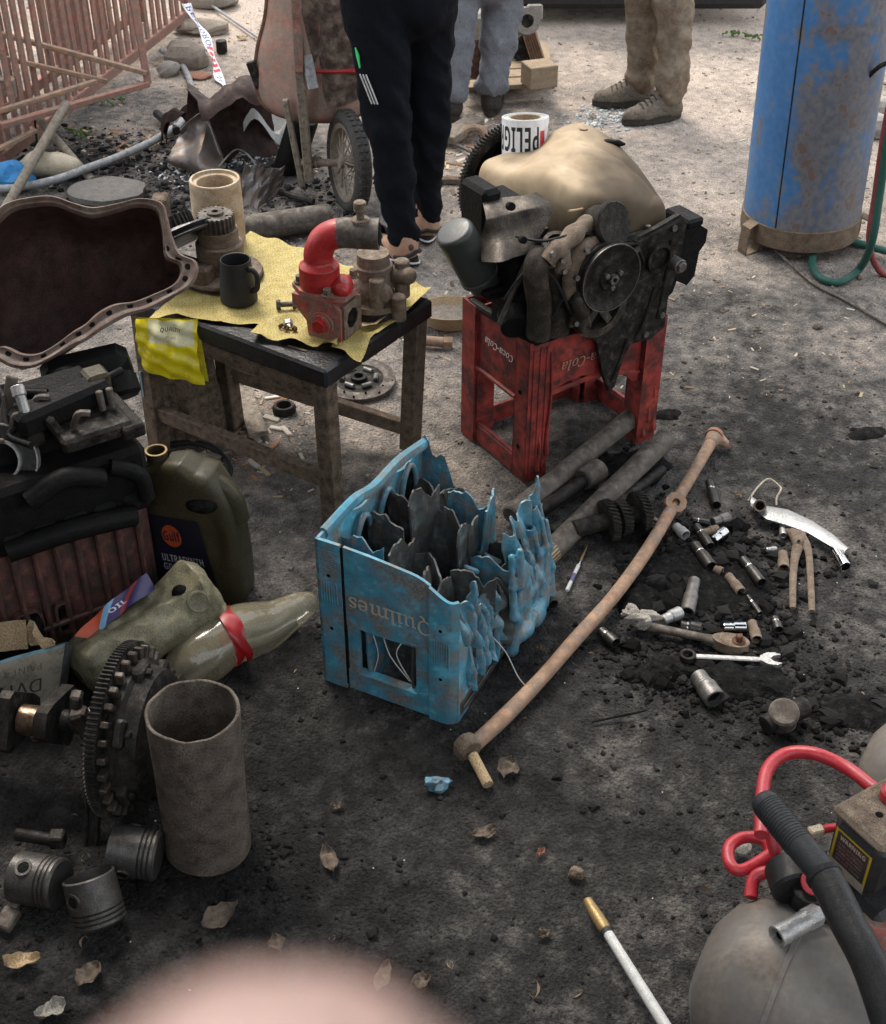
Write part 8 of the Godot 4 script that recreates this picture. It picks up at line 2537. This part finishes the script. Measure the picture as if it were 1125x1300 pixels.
func compressor() -> void:
	var dome := Vector3(0.367,0.2,-1.16)
	var dome2 := Vector3(0.691,0.2,-1.539)
	var ax := Vector3(.855, 0, .52)
	var t := thing("air_compressor", "grey twin-tank air compressor with black grip and red hose, lower right", "compressor", Vector3(dome.x, 0, dome.z) + ax * .2)
	var grey: Material = M["compressor grey"]
	var mb: MB
	for q in [[dome, .128], [dome2, .118]]:
		mb = world(t)
		var X := along(q[0], q[0] + ax)
		mb.xf = mb.xf * X
		var r: float = q[1]
		mb.lathe([[0, 0], [r * .45, .008], [r * .72, .026], [r * .90, .055], [r * .985, .092], [r, .12], [r, .50], [r * .9, .56], [0, .6]], 56)
		var tk := part("tank", mb, grey, t, 60)
		mb = world(t); mb.xf = mb.xf * X; mb.lathe([[r - .001, .118], [r + .0022, .119], [r + .0022, .126], [r - .001, .127]], 56); part("weld_seam", mb, grey, tk)
		mb = world(t); mb.box(q[0] + ax * .12 - Vector3(0, .155, 0), Vector3(.05, .09, .05), .006); part("foot", mb, M["grip rubber"], t)
	# grip
	var g0 := Vector3(0.432,0.477,-1.2)
	g0 = Vector3(0.435,0.46,-1.218)
	var g1 := Vector3(0.486,0.46,-1.098)
	var g2 := Vector3(0.516,0.45,-0.963)
	var g3 := Vector3(0.531,0.42,-0.854)
	var pth := curve([g0, g0.lerp(g1, .5), g1, g1.lerp(g2, .5), g2, g3], 8)
	mb = world(t); mb.tube([g0 - (pth[1] - pth[0]).normalized() * .012, g0 - (pth[1] - pth[0]).normalized() * .008] + pth.slice(0, 17), [.010, .0165] + range(17).map(func(_i): return .0195), 20); part("grip", mb, M["grip rubber"], t, 60)
	for k in 16:
		var i := 1 + k * .55
		var c: Vector3 = (pth[int(i)] as Vector3).lerp(pth[int(i) + 1], i - int(i))
		var dd: Vector3 = (pth[int(i) + 1] - pth[int(i)]).normalized()
		mb = world(t); mb.xf = mb.xf * along(c, c + dd)
		mb.lathe([[.0192, -.0012], [.0203, -.0008], [.0203, .0008], [.0192, .0012]], 20); part("grip_ridge", mb, M["grip rubber"], t)
	mb = world(t); mb.tube(pth.slice(16), .0225, 20); part("handle_tube", mb, M["black casing"], t, 60)
	mb = world(t); mb.xf = mb.xf * along(pth[16], pth[17]); mb.lathe([[.018, -.004], [.0236, -.003], [.0236, .004], [.018, .005]], 24); part("handle_ring", mb, M["rubber"], t)
	# hoses
	for q in [[[Vector3(0.437,0.4,-1.214), Vector3(0.452,0.4,-1.285), Vector3(0.471,0.4,-1.337), Vector3(0.504,0.4,-1.365), Vector3(0.541,0.41,-1.355), Vector3(0.58,0.41,-1.328), Vector3(0.607,0.42,-1.277), Vector3(0.638,0.42,-1.239)], .0098],
		[[Vector3(0.463,0.36,-1.269), Vector3(0.472,0.33,-1.237), Vector3(0.48,0.3,-1.229), Vector3(0.478,0.29,-1.251), Vector3(0.471,0.3,-1.286), Vector3(0.441,0.3,-1.293), Vector3(0.416,0.3,-1.275), Vector3(0.413,0.3,-1.243), Vector3(0.431,0.3,-1.235), Vector3(0.483,0.3,-1.269)], .009],
		[[Vector3(0.434,0.29,-1.194), Vector3(0.441,0.3,-1.217), Vector3(0.457,0.31,-1.222), Vector3(0.487,0.31,-1.216)], .0095],
		[[Vector3(0.512,0.38,-1.228), Vector3(0.53,0.4,-1.225), Vector3(0.55,0.42,-1.211)], .006]]:
		mb = world(t); mb.tube(curve(q[0], 7), q[1], 14); part("red_hose", mb, M["red hose"], t, 60)
	mb = world(t); mb.box(Vector3(0.515,0.395,-1.224), Vector3(.022, .014, .014), .002, Basis(Vector3.UP, .3)); part("hose_clip", mb, M["cream plastic"], t)
	mb = world(t); mb.cyl(Vector3(0.485,0.33,-1.219), Vector3(0.488,0.33,-1.174), .034, 24, .004); part("air_filter", mb, M["black casing"], t)
	mb = world(t); mb.cyl(Vector3(0.504,0.345,-1.167) - Vector3(0, .06, 0), Vector3(0.504,0.345,-1.167), .024, 20); part("gauge_body", mb, M["black casing"], t)
	mb = world(t); mb.cyl(Vector3(0.509,0.35,-1.174), Vector3(0.504,0.365,-1.162), .018, 18); part("red_knob", mb, M["red hose"], t)
	mb = world(t); mb.box(Vector3(0.536,0.3,-1.153), Vector3(.10, .05, .06), .012, Basis(Vector3.UP, -.5)); part("valve_block", mb, M["oily iron"], t)
	var f0 := Vector3(0.497,0.335,-1.127)
	var f1 := Vector3(0.444,0.335,-1.096)
	var fd := (f1 - f0).normalized()
	mb = world(t); mb.hexnut(f0 - fd * .012, f0 + fd * .010, .0155); mb.xf = mb.xf * along(f0 + fd * .008, f1); var FL := f0.distance_to(f1) - .008
	mb.lathe([[.0, 0], [.0145, 0], [.0145, FL * .7], [.0155, FL * .72], [.0155, FL], [.0115, FL], [.010, FL - .01], [0, FL - .01]], 24); part("quick_coupler", mb, M["silver alloy"], t)
	mb = world(t); mb.cyl(f1 - fd * .0085, f1 - fd * .004, .0065, 12); part("coupler_bore", mb, M["charred"], t)
	mb = world(t); mb.tube(curve([Vector3(0.536,0.31,-1.139), Vector3(0.55,0.3,-1.121), Vector3(0.557,0.29,-1.101)], 5), .008, 10); part("brass_pipe", mb, M["cream plastic"], t)
	# pressure switch cover with warning label
	var cb := Vector3(0.601,0.4,-1.207)
	var cb_b := Basis(Vector3.UP, .55)
	mb = world(t)
	mb.box(cb, Vector3(.125, .10, .085), .014, cb_b); part("switch_cover", mb, M["black casing"], t)
	mb = world(t); mb.box(cb + Vector3(0, .056, 0), Vector3(.128, .014, .09), .006, cb_b); part("cover_lid", mb, M["brown dusty casting"], t)
	mb = world(t); mb.cyl(cb + cb_b * Vector3(-.022, .062, .0), cb + cb_b * Vector3(-.022, .0638, .0), .0055, 12); part("lid_hole", mb, M["charred"], t)
	mb = world(t); mb.cyl(cb + cb_b * Vector3(.012, .062, -.012), cb + cb_b * Vector3(.012, .082, -.012), .016, 18, .004); part("switch_button", mb, M["red hose"], t)
	var img := Image.create_empty(96, 128, false, Image.FORMAT_RGB8)
	img.fill(Color(.72, .62, .12)); img.fill_rect(Rect2i(6, 6, 84, 116), Color(.2, .19, .19)); img.fill_rect(Rect2i(0, 100, 96, 28), Color(.62, .6, .56))
	stamp(img, "WARNING", "Droid Sans", Rect2(14, 14, 68, 14), Color(.75, .7, .6), false)
	for k in 5: stamp(img, ["risk of burns", "hot surface", "read manual", "wear goggles", "do not cover"][k], "Droid Sans", Rect2(14, 36 + k * 12, 66, 8), Color(.6, .58, .55), false, false)
	smudge(img, .25, 2.0, Color(.3, .25, .2))
	mb = world(t)
	mb.sheet(func(u: float, v: float): return cb + cb_b * Vector3(-.063, lerpf(.035, -.04, v), lerpf(-.03, .034, u)), 2, 2)
	for i in mb.v.size(): pass
	part("warning_label", mb, printed(img, .4), t)
	mb = world(t); mb.box(Vector3(0.612,0.27,-1.195), Vector3(.14, .13, .12), .02, cb_b); part("pump_body", mb, M["black casing"], t)
	for k in 5:
		mb = world(t); mb.box(Vector3(0.612,0.27,-1.195) + Vector3(0, -.05 + k * .024, 0), Vector3(.15, .005, .13), .001, cb_b); part("cooling_fin", mb, M["oily iron"], t)
	mb = world(t); mb.box(Vector3(0.608,0.28,-1.104), Vector3(.05, .09, .16), .008, cb_b); part("red_shroud", mb, M["dusty red paint"], t)

# a crumpled dry leaf, thin with a fold along its rib
func leaf_mesh(l: float, w: float, curl: float, sd: int) -> MB:
	var mb := MB.new()
	mb.sheet(func(u: float, v: float):
		var ww := w * pow(sin(clampf(u, .02, .98) * PI), .75) * (1 + .25 * nz.get_noise_2d(u * 260 + sd * 77, v * 40))
		var x := (u - .5) * l
		var s := (v - .5) * 2
		return Vector3(x, .006 + curl * .6 * (s * s * .5 + .4 * sin(u * 5 + sd) * s) * w + .010 * nz.get_noise_2d(u * 190 + sd * 31, v * 160) + curl * .25 * pow(absf(u - .5) * 2, 2.0) * l * .5, s * ww * .5), 14, 8, .0006)
	return mb


func litter() -> void:
	var mb: MB
	# leaves and rags that can be told apart
	var list := [
		[Vector3(0.072,0,-1.549), .062, .034, .5, 0.3, "leaf", "tan leaf with a folded edge on the dark soil left of the white rod"],
		[Vector3(0.12,0,-1.696), .06, .05, .6, 1.2, "leaf", "grey-brown curled leaf at the lower end of the rust-tan rod"],
		[Vector3(-0.195,0,-1.489), .075, .036, .7, 1.9, "leaf", "split upright leaf on the dark soil right of the grey pipe"],
		[Vector3(-0.367,0,-1.376), .085, .05, .6, .7, "leaf", "dark leaf in the shade at the foot of the grey pipe"],
		[Vector3(-0.189,0,-1.61), .03, .02, .6, .2, "leaf", "small leaf scrap alone below the blue crate"],
		[Vector3(-0.668,0,-1.285), .07, .045, .9, .2, "kraft", "tan crumpled leaf in the bottom left corner"],
		[Vector3(-0.603,0,-1.198), .06, .045, .9, .5, "concrete", "pale crumpled paper at the bottom edge, lower left"],
		[Vector3(-0.268,0,-1.323), .04, .034, .5, 2.0, "leaf", "round dull leaf just above the fingertip"],
		[Vector3(-0.095,0,-1.261), .075, .03, .5, 1.3, "leaf", "long leaf just right of the fingertip"],
		[Vector3(-0.034,0,-1.256), .04, .034, .5, .4, "leaf", "small grey leaf right of the long leaf by the fingertip"],
		[Vector3(0.168,0,-1.504), .026, .016, .6, .8, "clay", "orange-brown leaf flake above the white rod's tip"],
		[Vector3(-0.56,0,-1.265), .06, .05, .6, 1.0, "leaf", "dim leaf below the middle piston"],
		[Vector3(0.198,0,-2.023), .026, .022, .7, .2, "leaf", "curled scrap between the blue crate and the rust-tan rod"],
		[Vector3(0.698,0,-2.563), .018, .012, .5, .2, "kraft", "orange leaf flake left of the wire loop"],
		[Vector3(0.71,0,-2.773), .016, .012, .5, .9, "clay", "orange flake right of the rust-tan rod's ring end"],
		[Vector3(-0.892,0,-6.04), .06, .04, .6, .2, "kraft", "yellow-orange leaf by the thin rod's end, far left"],
		[Vector3(-1.209,0,-5.685), .06, .03, .5, .6, "kraft", "orange leaf at the foot of the slatted gate"],
		[Vector3(0.542,0,-2.485), .02, .014, .5, .6, "leaf", "flake between the rod's boss and the socket cluster"],
		[Vector3(0.435,0,-1.974), .03, .018, .6, 2.2, "leaf", "dark flake left of the ratchet"],
		[Vector3(0.686,0,-1.874), .02, .016, .5, .9, "concrete", "pale flake on the black cross-shaped joint's left"],
		[Vector3(0.163,0,-1.341), .03, .02, .8, .3, "bark", "dark chip left of the white rod"],
		[Vector3(0.577,0,-5.069), .045, .03, .4, 1.2, "rust dust", "orange-brown tile shard beside the tan trousers' boots"],
	]
	var k := 0
	for q in list:
		mb = leaf_mesh(q[1] * .8, q[2] * .8, q[3], k)
		one("dry_leaf" if q[5] in ["leaf", "kraft", "clay"] else "scrap", q[6], "leaf" if q[5] in ["leaf", "kraft", "clay"] else "scrap", q[0] + Vector3(0, hgt(q[0].x, q[0].z) + .002, 0), mb, M[q[5]], "", 60, q[4]); k += 1
	mb = MB.new(); lump(mb, Vector3(0, .012, 0), Vector3(.022, .013, .015), 44, .8); one("teal_rag", "small teal rag knot left of the rust-tan rod's lower end", "rag", Vector3(-0.009,0,-1.658), mb, M["blue melt"], "", 25)
	mb = MB.new(); lump(mb, Vector3(0, .012, 0), Vector3(.014, .012, .012), 47, .4); one("pebble", "brown pebble on dark soil above the white rod's tip", "pebble", Vector3(0.225,0,-1.456), mb, M["bark"], "", 25)
	mb = MB.new(); lump(mb, Vector3(0, .02, 0), Vector3(.018, .016, .018), 49, .3); one("pebble", "pale pebble seen through the red hose loop", "pebble", Vector3(0.512,0,-1.506), mb, M["concrete"], "", 25)
	mb = MB.new(); mb.tube(curve([Vector3(-.06, .006, .01), Vector3(-.02, .008, 0), Vector3(.03, .01, -.012), Vector3(.05, .008, -.02)], 5), [.0016, .0018, .002, .002, .0022, .002, .0022, .0025, .0024, .0022, .002, .0018, .0016, .0015, .0014, .001], 6); one("twig", "thin black twig on the soil left of the biggest socket", "twig", Vector3(0.344,0,-1.827), mb, M["charred"])
	# clutch disc, ring and bowl around the bench
	var cd := Vector3(-0.223,0.008,-3.063)
	var t := thing("clutch_disc", "dark clutch disc with riveted lining and springs, on the soil behind the bench", "clutch disc", Vector3(-0.224,0,-3.076))
	mb = MB.new(); mb.xf = Transform3D(Basis(Vector3.RIGHT, -PI / 2 + .06), Vector3(0, .012, 0)); mb.ring(circle(.098, 56), circle(.066, 56), -.005, .005); part("lining", mb, M["dusty iron"], t)
	mb = MB.new(); mb.xf = Transform3D(Basis(Vector3.RIGHT, -PI / 2 + .06), Vector3(0, .012, 0)); mb.ring(circle(.068, 40), circle(.02, 40), -.002, .003); mb.ring(circle(.022, 28), circle(.0125, 28), -.006, .014); part("hub_plate", mb, M["oily iron"], t)
	for i in 6:
		var a := TAU * i / 6
		mb = MB.new(); mb.cyl(Vector3(cos(a) * .045 - sin(a) * .014, .019, sin(a) * .045 + cos(a) * .014), Vector3(cos(a) * .045 + sin(a) * .014, .019, sin(a) * .045 - cos(a) * .014), .007, 10); part("damper_spring", mb, M["dull steel"], t)
	for i in 16:
		var a := TAU * i / 16 + .1
		mb = MB.new(); var rr := .074 if i % 2 else .09
		mb.cyl(Vector3(cos(a) * rr, .012, sin(a) * rr), Vector3(cos(a) * rr, .0175 - .006 * sin(a) * rr * 10 * 0, sin(a) * rr), .003, 8); part("rivet", mb, M["charred"], t)
	mb = MB.new(); mb.lathe([[.018, 0], [.03, 0], [.031, .012], [.026, .02], [.019, .02], [.018, 0]], 28); one("bearing_ring", "small dark ring on the soil between the bench's legs", "ring", Vector3(-0.41,0,-2.938), mb, M["oily iron"])
	mb = MB.new()
	mb.lathe([[.03, .003], [.055, .004], [.085, .05], [.086, .054], [.083, .054], [.054, .010], [.0, .008]], 36)
	mb.bend(func(p: Vector3): return Vector3(p.x * 1.15, p.y, p.z * .85))
	var bt := thing("bowl", "shallow tan bowl holding soil, behind the red crate's left corner", "bowl", Vector3(0.021,0,-3.403))
	part("bowl_shell", mb, M["kraft"], bt)
	mb = MB.new(); mb.sheet(func(u: float, v: float): return Vector3(cos(u * TAU) * .075 * 1.15 * v, .034 + .006 * nz.get_noise_2d(cos(u * TAU) * v * 300, sin(u * TAU) * v * 300), -sin(u * TAU) * .075 * .85 * v), 28, 8); part("soil_fill", mb, M["stone"], bt)
	mb = MB.new(); mb.cyl(Vector3(0, .02, 0), Vector3(.06, .02, .01), .014, 12); mb.cyl(Vector3(.06, .02, .01), Vector3(.085, .02, .012), .018, 6); one("rusty_bolt", "thick rusty bolt on the soil beside the bench's right leg", "bolt", Vector3(-0.058,0,-3.275), mb, M["rust dust"])
	mb = MB.new(); mb.box(Vector3(0, .012, 0), Vector3(.05, .024, .03), .004); one("dark_block", "small dark block left of the tan bowl", "block", Vector3(-0.05,0,-3.508), mb, M["oily iron"])
	for q in [[Vector3(1.362,0,-6.062), "low green weed patch at the top right, left of the blue tank"], [Vector3(-1.38,0,-5.227), "sparse green weeds between the gate and the grey hose"], [Vector3(-1.424,0,-4.871), "small green weeds under the angle-iron frame"]]:
		var w := thing("weed", q[1], "weed", q[0])
		for i in 14:
			var f := leaf_mesh(.035, .016, .5, i)
			var b := Basis(Vector3.UP, rnd(0, 6)) * Basis(Vector3.BACK, rnd(.1, .9))
			var g := MB.new(); g.add(f, Transform3D(b, Vector3(rnd(-.11, .11), .004, rnd(-.05, .05)))); part("leaf", g, M["green leaf"], w)
	scatter()


func scatter() -> void:
	# crumbs of soil, chips, ash and dry straw: what nobody could count
	var stone := MB.new(); stone.sheet(func(u: float, v: float):
		var a := roundf(u * 7) / 7 * TAU
		var b := (v - .5) * PI
		var k := 1.0 + .35 * sin(roundf(u * 7) * 2.4 + v * 5.0) * sin(v * PI)
		return Vector3(cos(a) * cos(b) * k, .3 + .55 * sin(b), -sin(a) * cos(b) * .75 * k), 7, 4)
	var chip := MB.new(); chip.box(Vector3(0, .12, 0), Vector3(1.6, .22, .5), .06); chip.bend(func(p: Vector3): return p + Vector3(0, .12 * p.x * p.x, 0))
	var flake := leaf_mesh(1.6, .9, .5, 5)
	var oil := oiliness()
	var D := func(x: float, z: float) -> float:
		return oil.get_pixel(clampi(int((x + 3.2) / 6.4 * 95), 0, 95), clampi(int((z + 7.2) / 6.4 * 95), 0, 95)).r
	var vc := func(key: String, rough: float) -> StandardMaterial3D:
		var m := StandardMaterial3D.new(); m.resource_name = key; m.vertex_color_use_as_albedo = true; m.roughness = 1.0; m.metallic_specular = .12; return m
	var put := func(called: String, mesh: MB, n: int, size: Vector2, tone, where) -> void:
		var mm := MultiMesh.new()
		mm.transform_format = MultiMesh.TRANSFORM_3D
		mm.use_colors = true
		mm.mesh = mesh.mesh(22)
		mm.instance_count = n
		for i in n:
			var p: Vector3 = where.call()
			var s := size.x * pow(size.y / size.x, pow(rng.randf(), 2.6))
			p.y = hgt(p.x, p.z) - s * .12
			mm.set_instance_transform(i, Transform3D(Basis(Vector3.UP, rnd(0, TAU)) * Basis(Vector3.RIGHT, rnd(-.3, .3)) * Basis.IDENTITY.scaled(Vector3.ONE * s), p))
			mm.set_instance_color(i, tone.call(D.call(p.x, p.z)))
		var o := MultiMeshInstance3D.new()
		o.name = called
		o.multimesh = mm
		o.material_override = vc.call(called, .9)
		add_child(o)
		o.set_meta("kind", "stuff")
	var any := func() -> Vector3:
		var z := -.95 - 6.0 * pow(rng.randf(), .85)
		return Vector3(rnd(-1, 1) * (.55 - z * .33), 0, z)
	var far := func() -> Vector3:
		var z := rnd(-6.9, -3.0)
		return Vector3(rnd(-1, 1) * (.5 - z * .33), 0, z)
	var soil := func(o: float) -> Color:
		var b := Color(.36, .29, .23).lerp(Color(.018, .017, .0165), smoothstep(.0, .8, o))
		var k := rnd(.55, 1.35)
		return Color(b.r * k, b.g * k, b.b * k)
	put.call("soil_crumbs", stone, 12000, Vector2(.0018, .0085), soil, any)
	put.call("stone_crumbs", stone, 240, Vector2(.007, .02), soil, any)
	put.call("straw_chips", chip, 3400, Vector2(.004, .017), func(o): return [Color(.42, .34, .24), Color(.26, .19, .13), Color(.1, .07, .05), Color(.5, .44, .36)][rng.randi() % 4] * lerpf(1.0, .35, o), far)
	put.call("leaf_crumbs", flake, 700, Vector2(.006, .022), func(o): return [Color(.34, .25, .17), Color(.22, .15, .1), Color(.4, .3, .18), Color(.12, .09, .07)][rng.randi() % 4] * lerpf(1.0, .4, o), any)
	put.call("pale_flecks", stone, 260, Vector2(.0016, .0042), func(_o): return Color(.55, .53, .5) * rnd(.6, 1.1), any)
	var coal := func() -> Vector3:
		var c: Vector3 = [Vector3(-1.029,0,-4.474), Vector3(-1.139,0,-4.618), Vector3(-0.932,0,-4.304), Vector3(-1.276,0,-4.731), Vector3(-0.449,0,-4.474), Vector3(-0.536,0,-4.226), Vector3(-0.953,0,-4.693), Vector3(-1.431,0,-4.655), Vector3(-0.982,0,-4.207)][rng.randi() % 9]
		return c + Vector3(rng.randfn(0, .13), 0, rng.randfn(0, .12))
	put.call("charcoal_lumps", stone, 2000, Vector2(.003, .017), func(_o): return Color(.014, .013, .013) * rnd(.6, 2.2), coal)
	var ash := func() -> Vector3:
		var c: Vector3 = [Vector3(0.694,0,-5.078), Vector3(0.632,0,-5.069), Vector3(-0.671,0,-4.731), Vector3(-0.874,0,-4.545)][rng.randi() % 4]
		return c + Vector3(rng.randfn(0, .08), 0, rng.randfn(0, .07))
	put.call("ash_crumbs", stone, 700, Vector2(.004, .014), func(_o): return Color(.4, .42, .43) * rnd(.5, 1.2), ash)
	var rubble := func() -> Vector3:
		var c: Vector3 = [Vector3(-1.292,0,-4.808), Vector3(-1.088,0,-4.808), Vector3(0.079,0,-4.693), Vector3(0.035,0,-4.545), Vector3(0.141,0,-4.928), Vector3(-0.04,0,-3.46), Vector3(-0.474,0,-2.946), Vector3(-0.513,0,-2.763)][rng.randi() % 8]
		return c + Vector3(rng.randfn(0, .10), 0, rng.randfn(0, .09))
	put.call("rubble_chips", chip, 900, Vector2(.006, .03), func(_o): return [Color(.4, .3, .2), Color(.3, .16, .1), Color(.16, .12, .09), Color(.45, .4, .34)][rng.randi() % 4] * rnd(.6, 1.1), rubble)
	var tarry := func() -> Vector3:
		var c: Vector3 = [Vector3(0.542,0,-2.242), Vector3(0.529,0,-1.947), Vector3(0.444,0,-2.016), Vector3(0.759,0,-1.859), Vector3(0.599,0,-1.902), Vector3(0.647,0,-2.352), Vector3(0.65,0,-2.088), Vector3(-0.354,0,-1.481)][rng.randi() % 8]
		return c + Vector3(rng.randfn(0, .09), 0, rng.randfn(0, .07))
	var clods := func() -> Vector3:
		var c: Vector3 = [Vector3(0.455,0,-2.228), Vector3(0.53,0,-2.163), Vector3(0.603,0,-2.352), Vector3(0.63,0,-2.163), Vector3(0.533,0,-1.969), Vector3(0.451,0,-1.947), Vector3(0.612,0,-1.969), Vector3(0.452,0,-2.66), Vector3(0.383,0,-2.531), Vector3(0.545,0,-2.381), Vector3(0.793,0,-2.296), Vector3(0.802,0,-1.848)][rng.randi() % 12]
		return c + Vector3(rng.randfn(0, .06), 0, rng.randfn(0, .05))
	put.call("tar_clods", stone, 240, Vector2(.009, .03), func(_o): return Color(.012, .0115, .0115) * rnd(.5, 2.0), clods)
	put.call("tar_crumbs", stone, 3000, Vector2(.002, .011), func(_o): return Color(.011, .0105, .0105) * rnd(.5, 2.0), tarry)


# The photographer's own hand: one finger has slipped up in front of the lens
func finger() -> void:
	var C := Transform3D(Basis(Vector3.RIGHT, deg_to_rad(-36.5)), Vector3(0, 1.85, 0))
	var at := C * Vector3(-.0075, -.06, -.052)
	var t := thing("hand", "photographer's hand, a blurred pink fingertip rising over the bottom edge", "hand", at)
	var mb := world(t)
	var P := func(x: float, y: float, z: float) -> Vector3: return C * Vector3(x, y, z)
	var b := [[P.call(-.0071, -.0292, -.0555), P.call(-.0078, -.044, -.055), .0104, .0108], [P.call(-.0078, -.044, -.055), P.call(-.010, -.066, -.046), .0106, .0102], [P.call(-.010, -.066, -.046), P.call(-.014, -.098, -.026), .0098, .0115]]
	for k in 3:
		var x := -.034 - k * .019
		b.append([P.call(-.018 - k * .019, -.10, -.022), P.call(x + .014, -.084, -.05), .0108, .0098])
		b.append([P.call(x + .014, -.084, -.05), P.call(x + .016, -.10, -.066), .0096, .0088]); b.append([P.call(x + .016, -.10, -.066), P.call(x + .017, -.117, -.058), .0088, .0078])
	for k in 4:
		b.append([P.call(-.014 - k * .018, -.10, -.024), P.call(-.03 - k * .009, -.17, .005), .0115, .017])
	b.append([P.call(-.02, -.155, -.005), P.call(.012, -.128, -.03), .015, .0115]); b.append([P.call(.012, -.128, -.03), P.call(.016, -.108, -.052), .0112, .0095])
	b.append([P.call(-.042, -.17, .005), P.call(-.05, -.30, .06), .026, .034])
	flesh(mb, b, .004, .010)
	var sk := mk("fingertip skin", [.34, .235, .205], [.30, .20, .175], [.38, .275, .24], 14, .55, 0, .02)
	sk.subsurf_scatter_enabled = true; sk.subsurf_scatter_strength = .25
	part("hand_skin", mb, sk, t, 80)
	mb = world(t)
	mb.ball(P.call(-.0062, -.0325, -.0655), Vector3(.0066, .007, .0012), 14, 8)
	part("fingernail", mb, M["cream plastic"], t, 80)
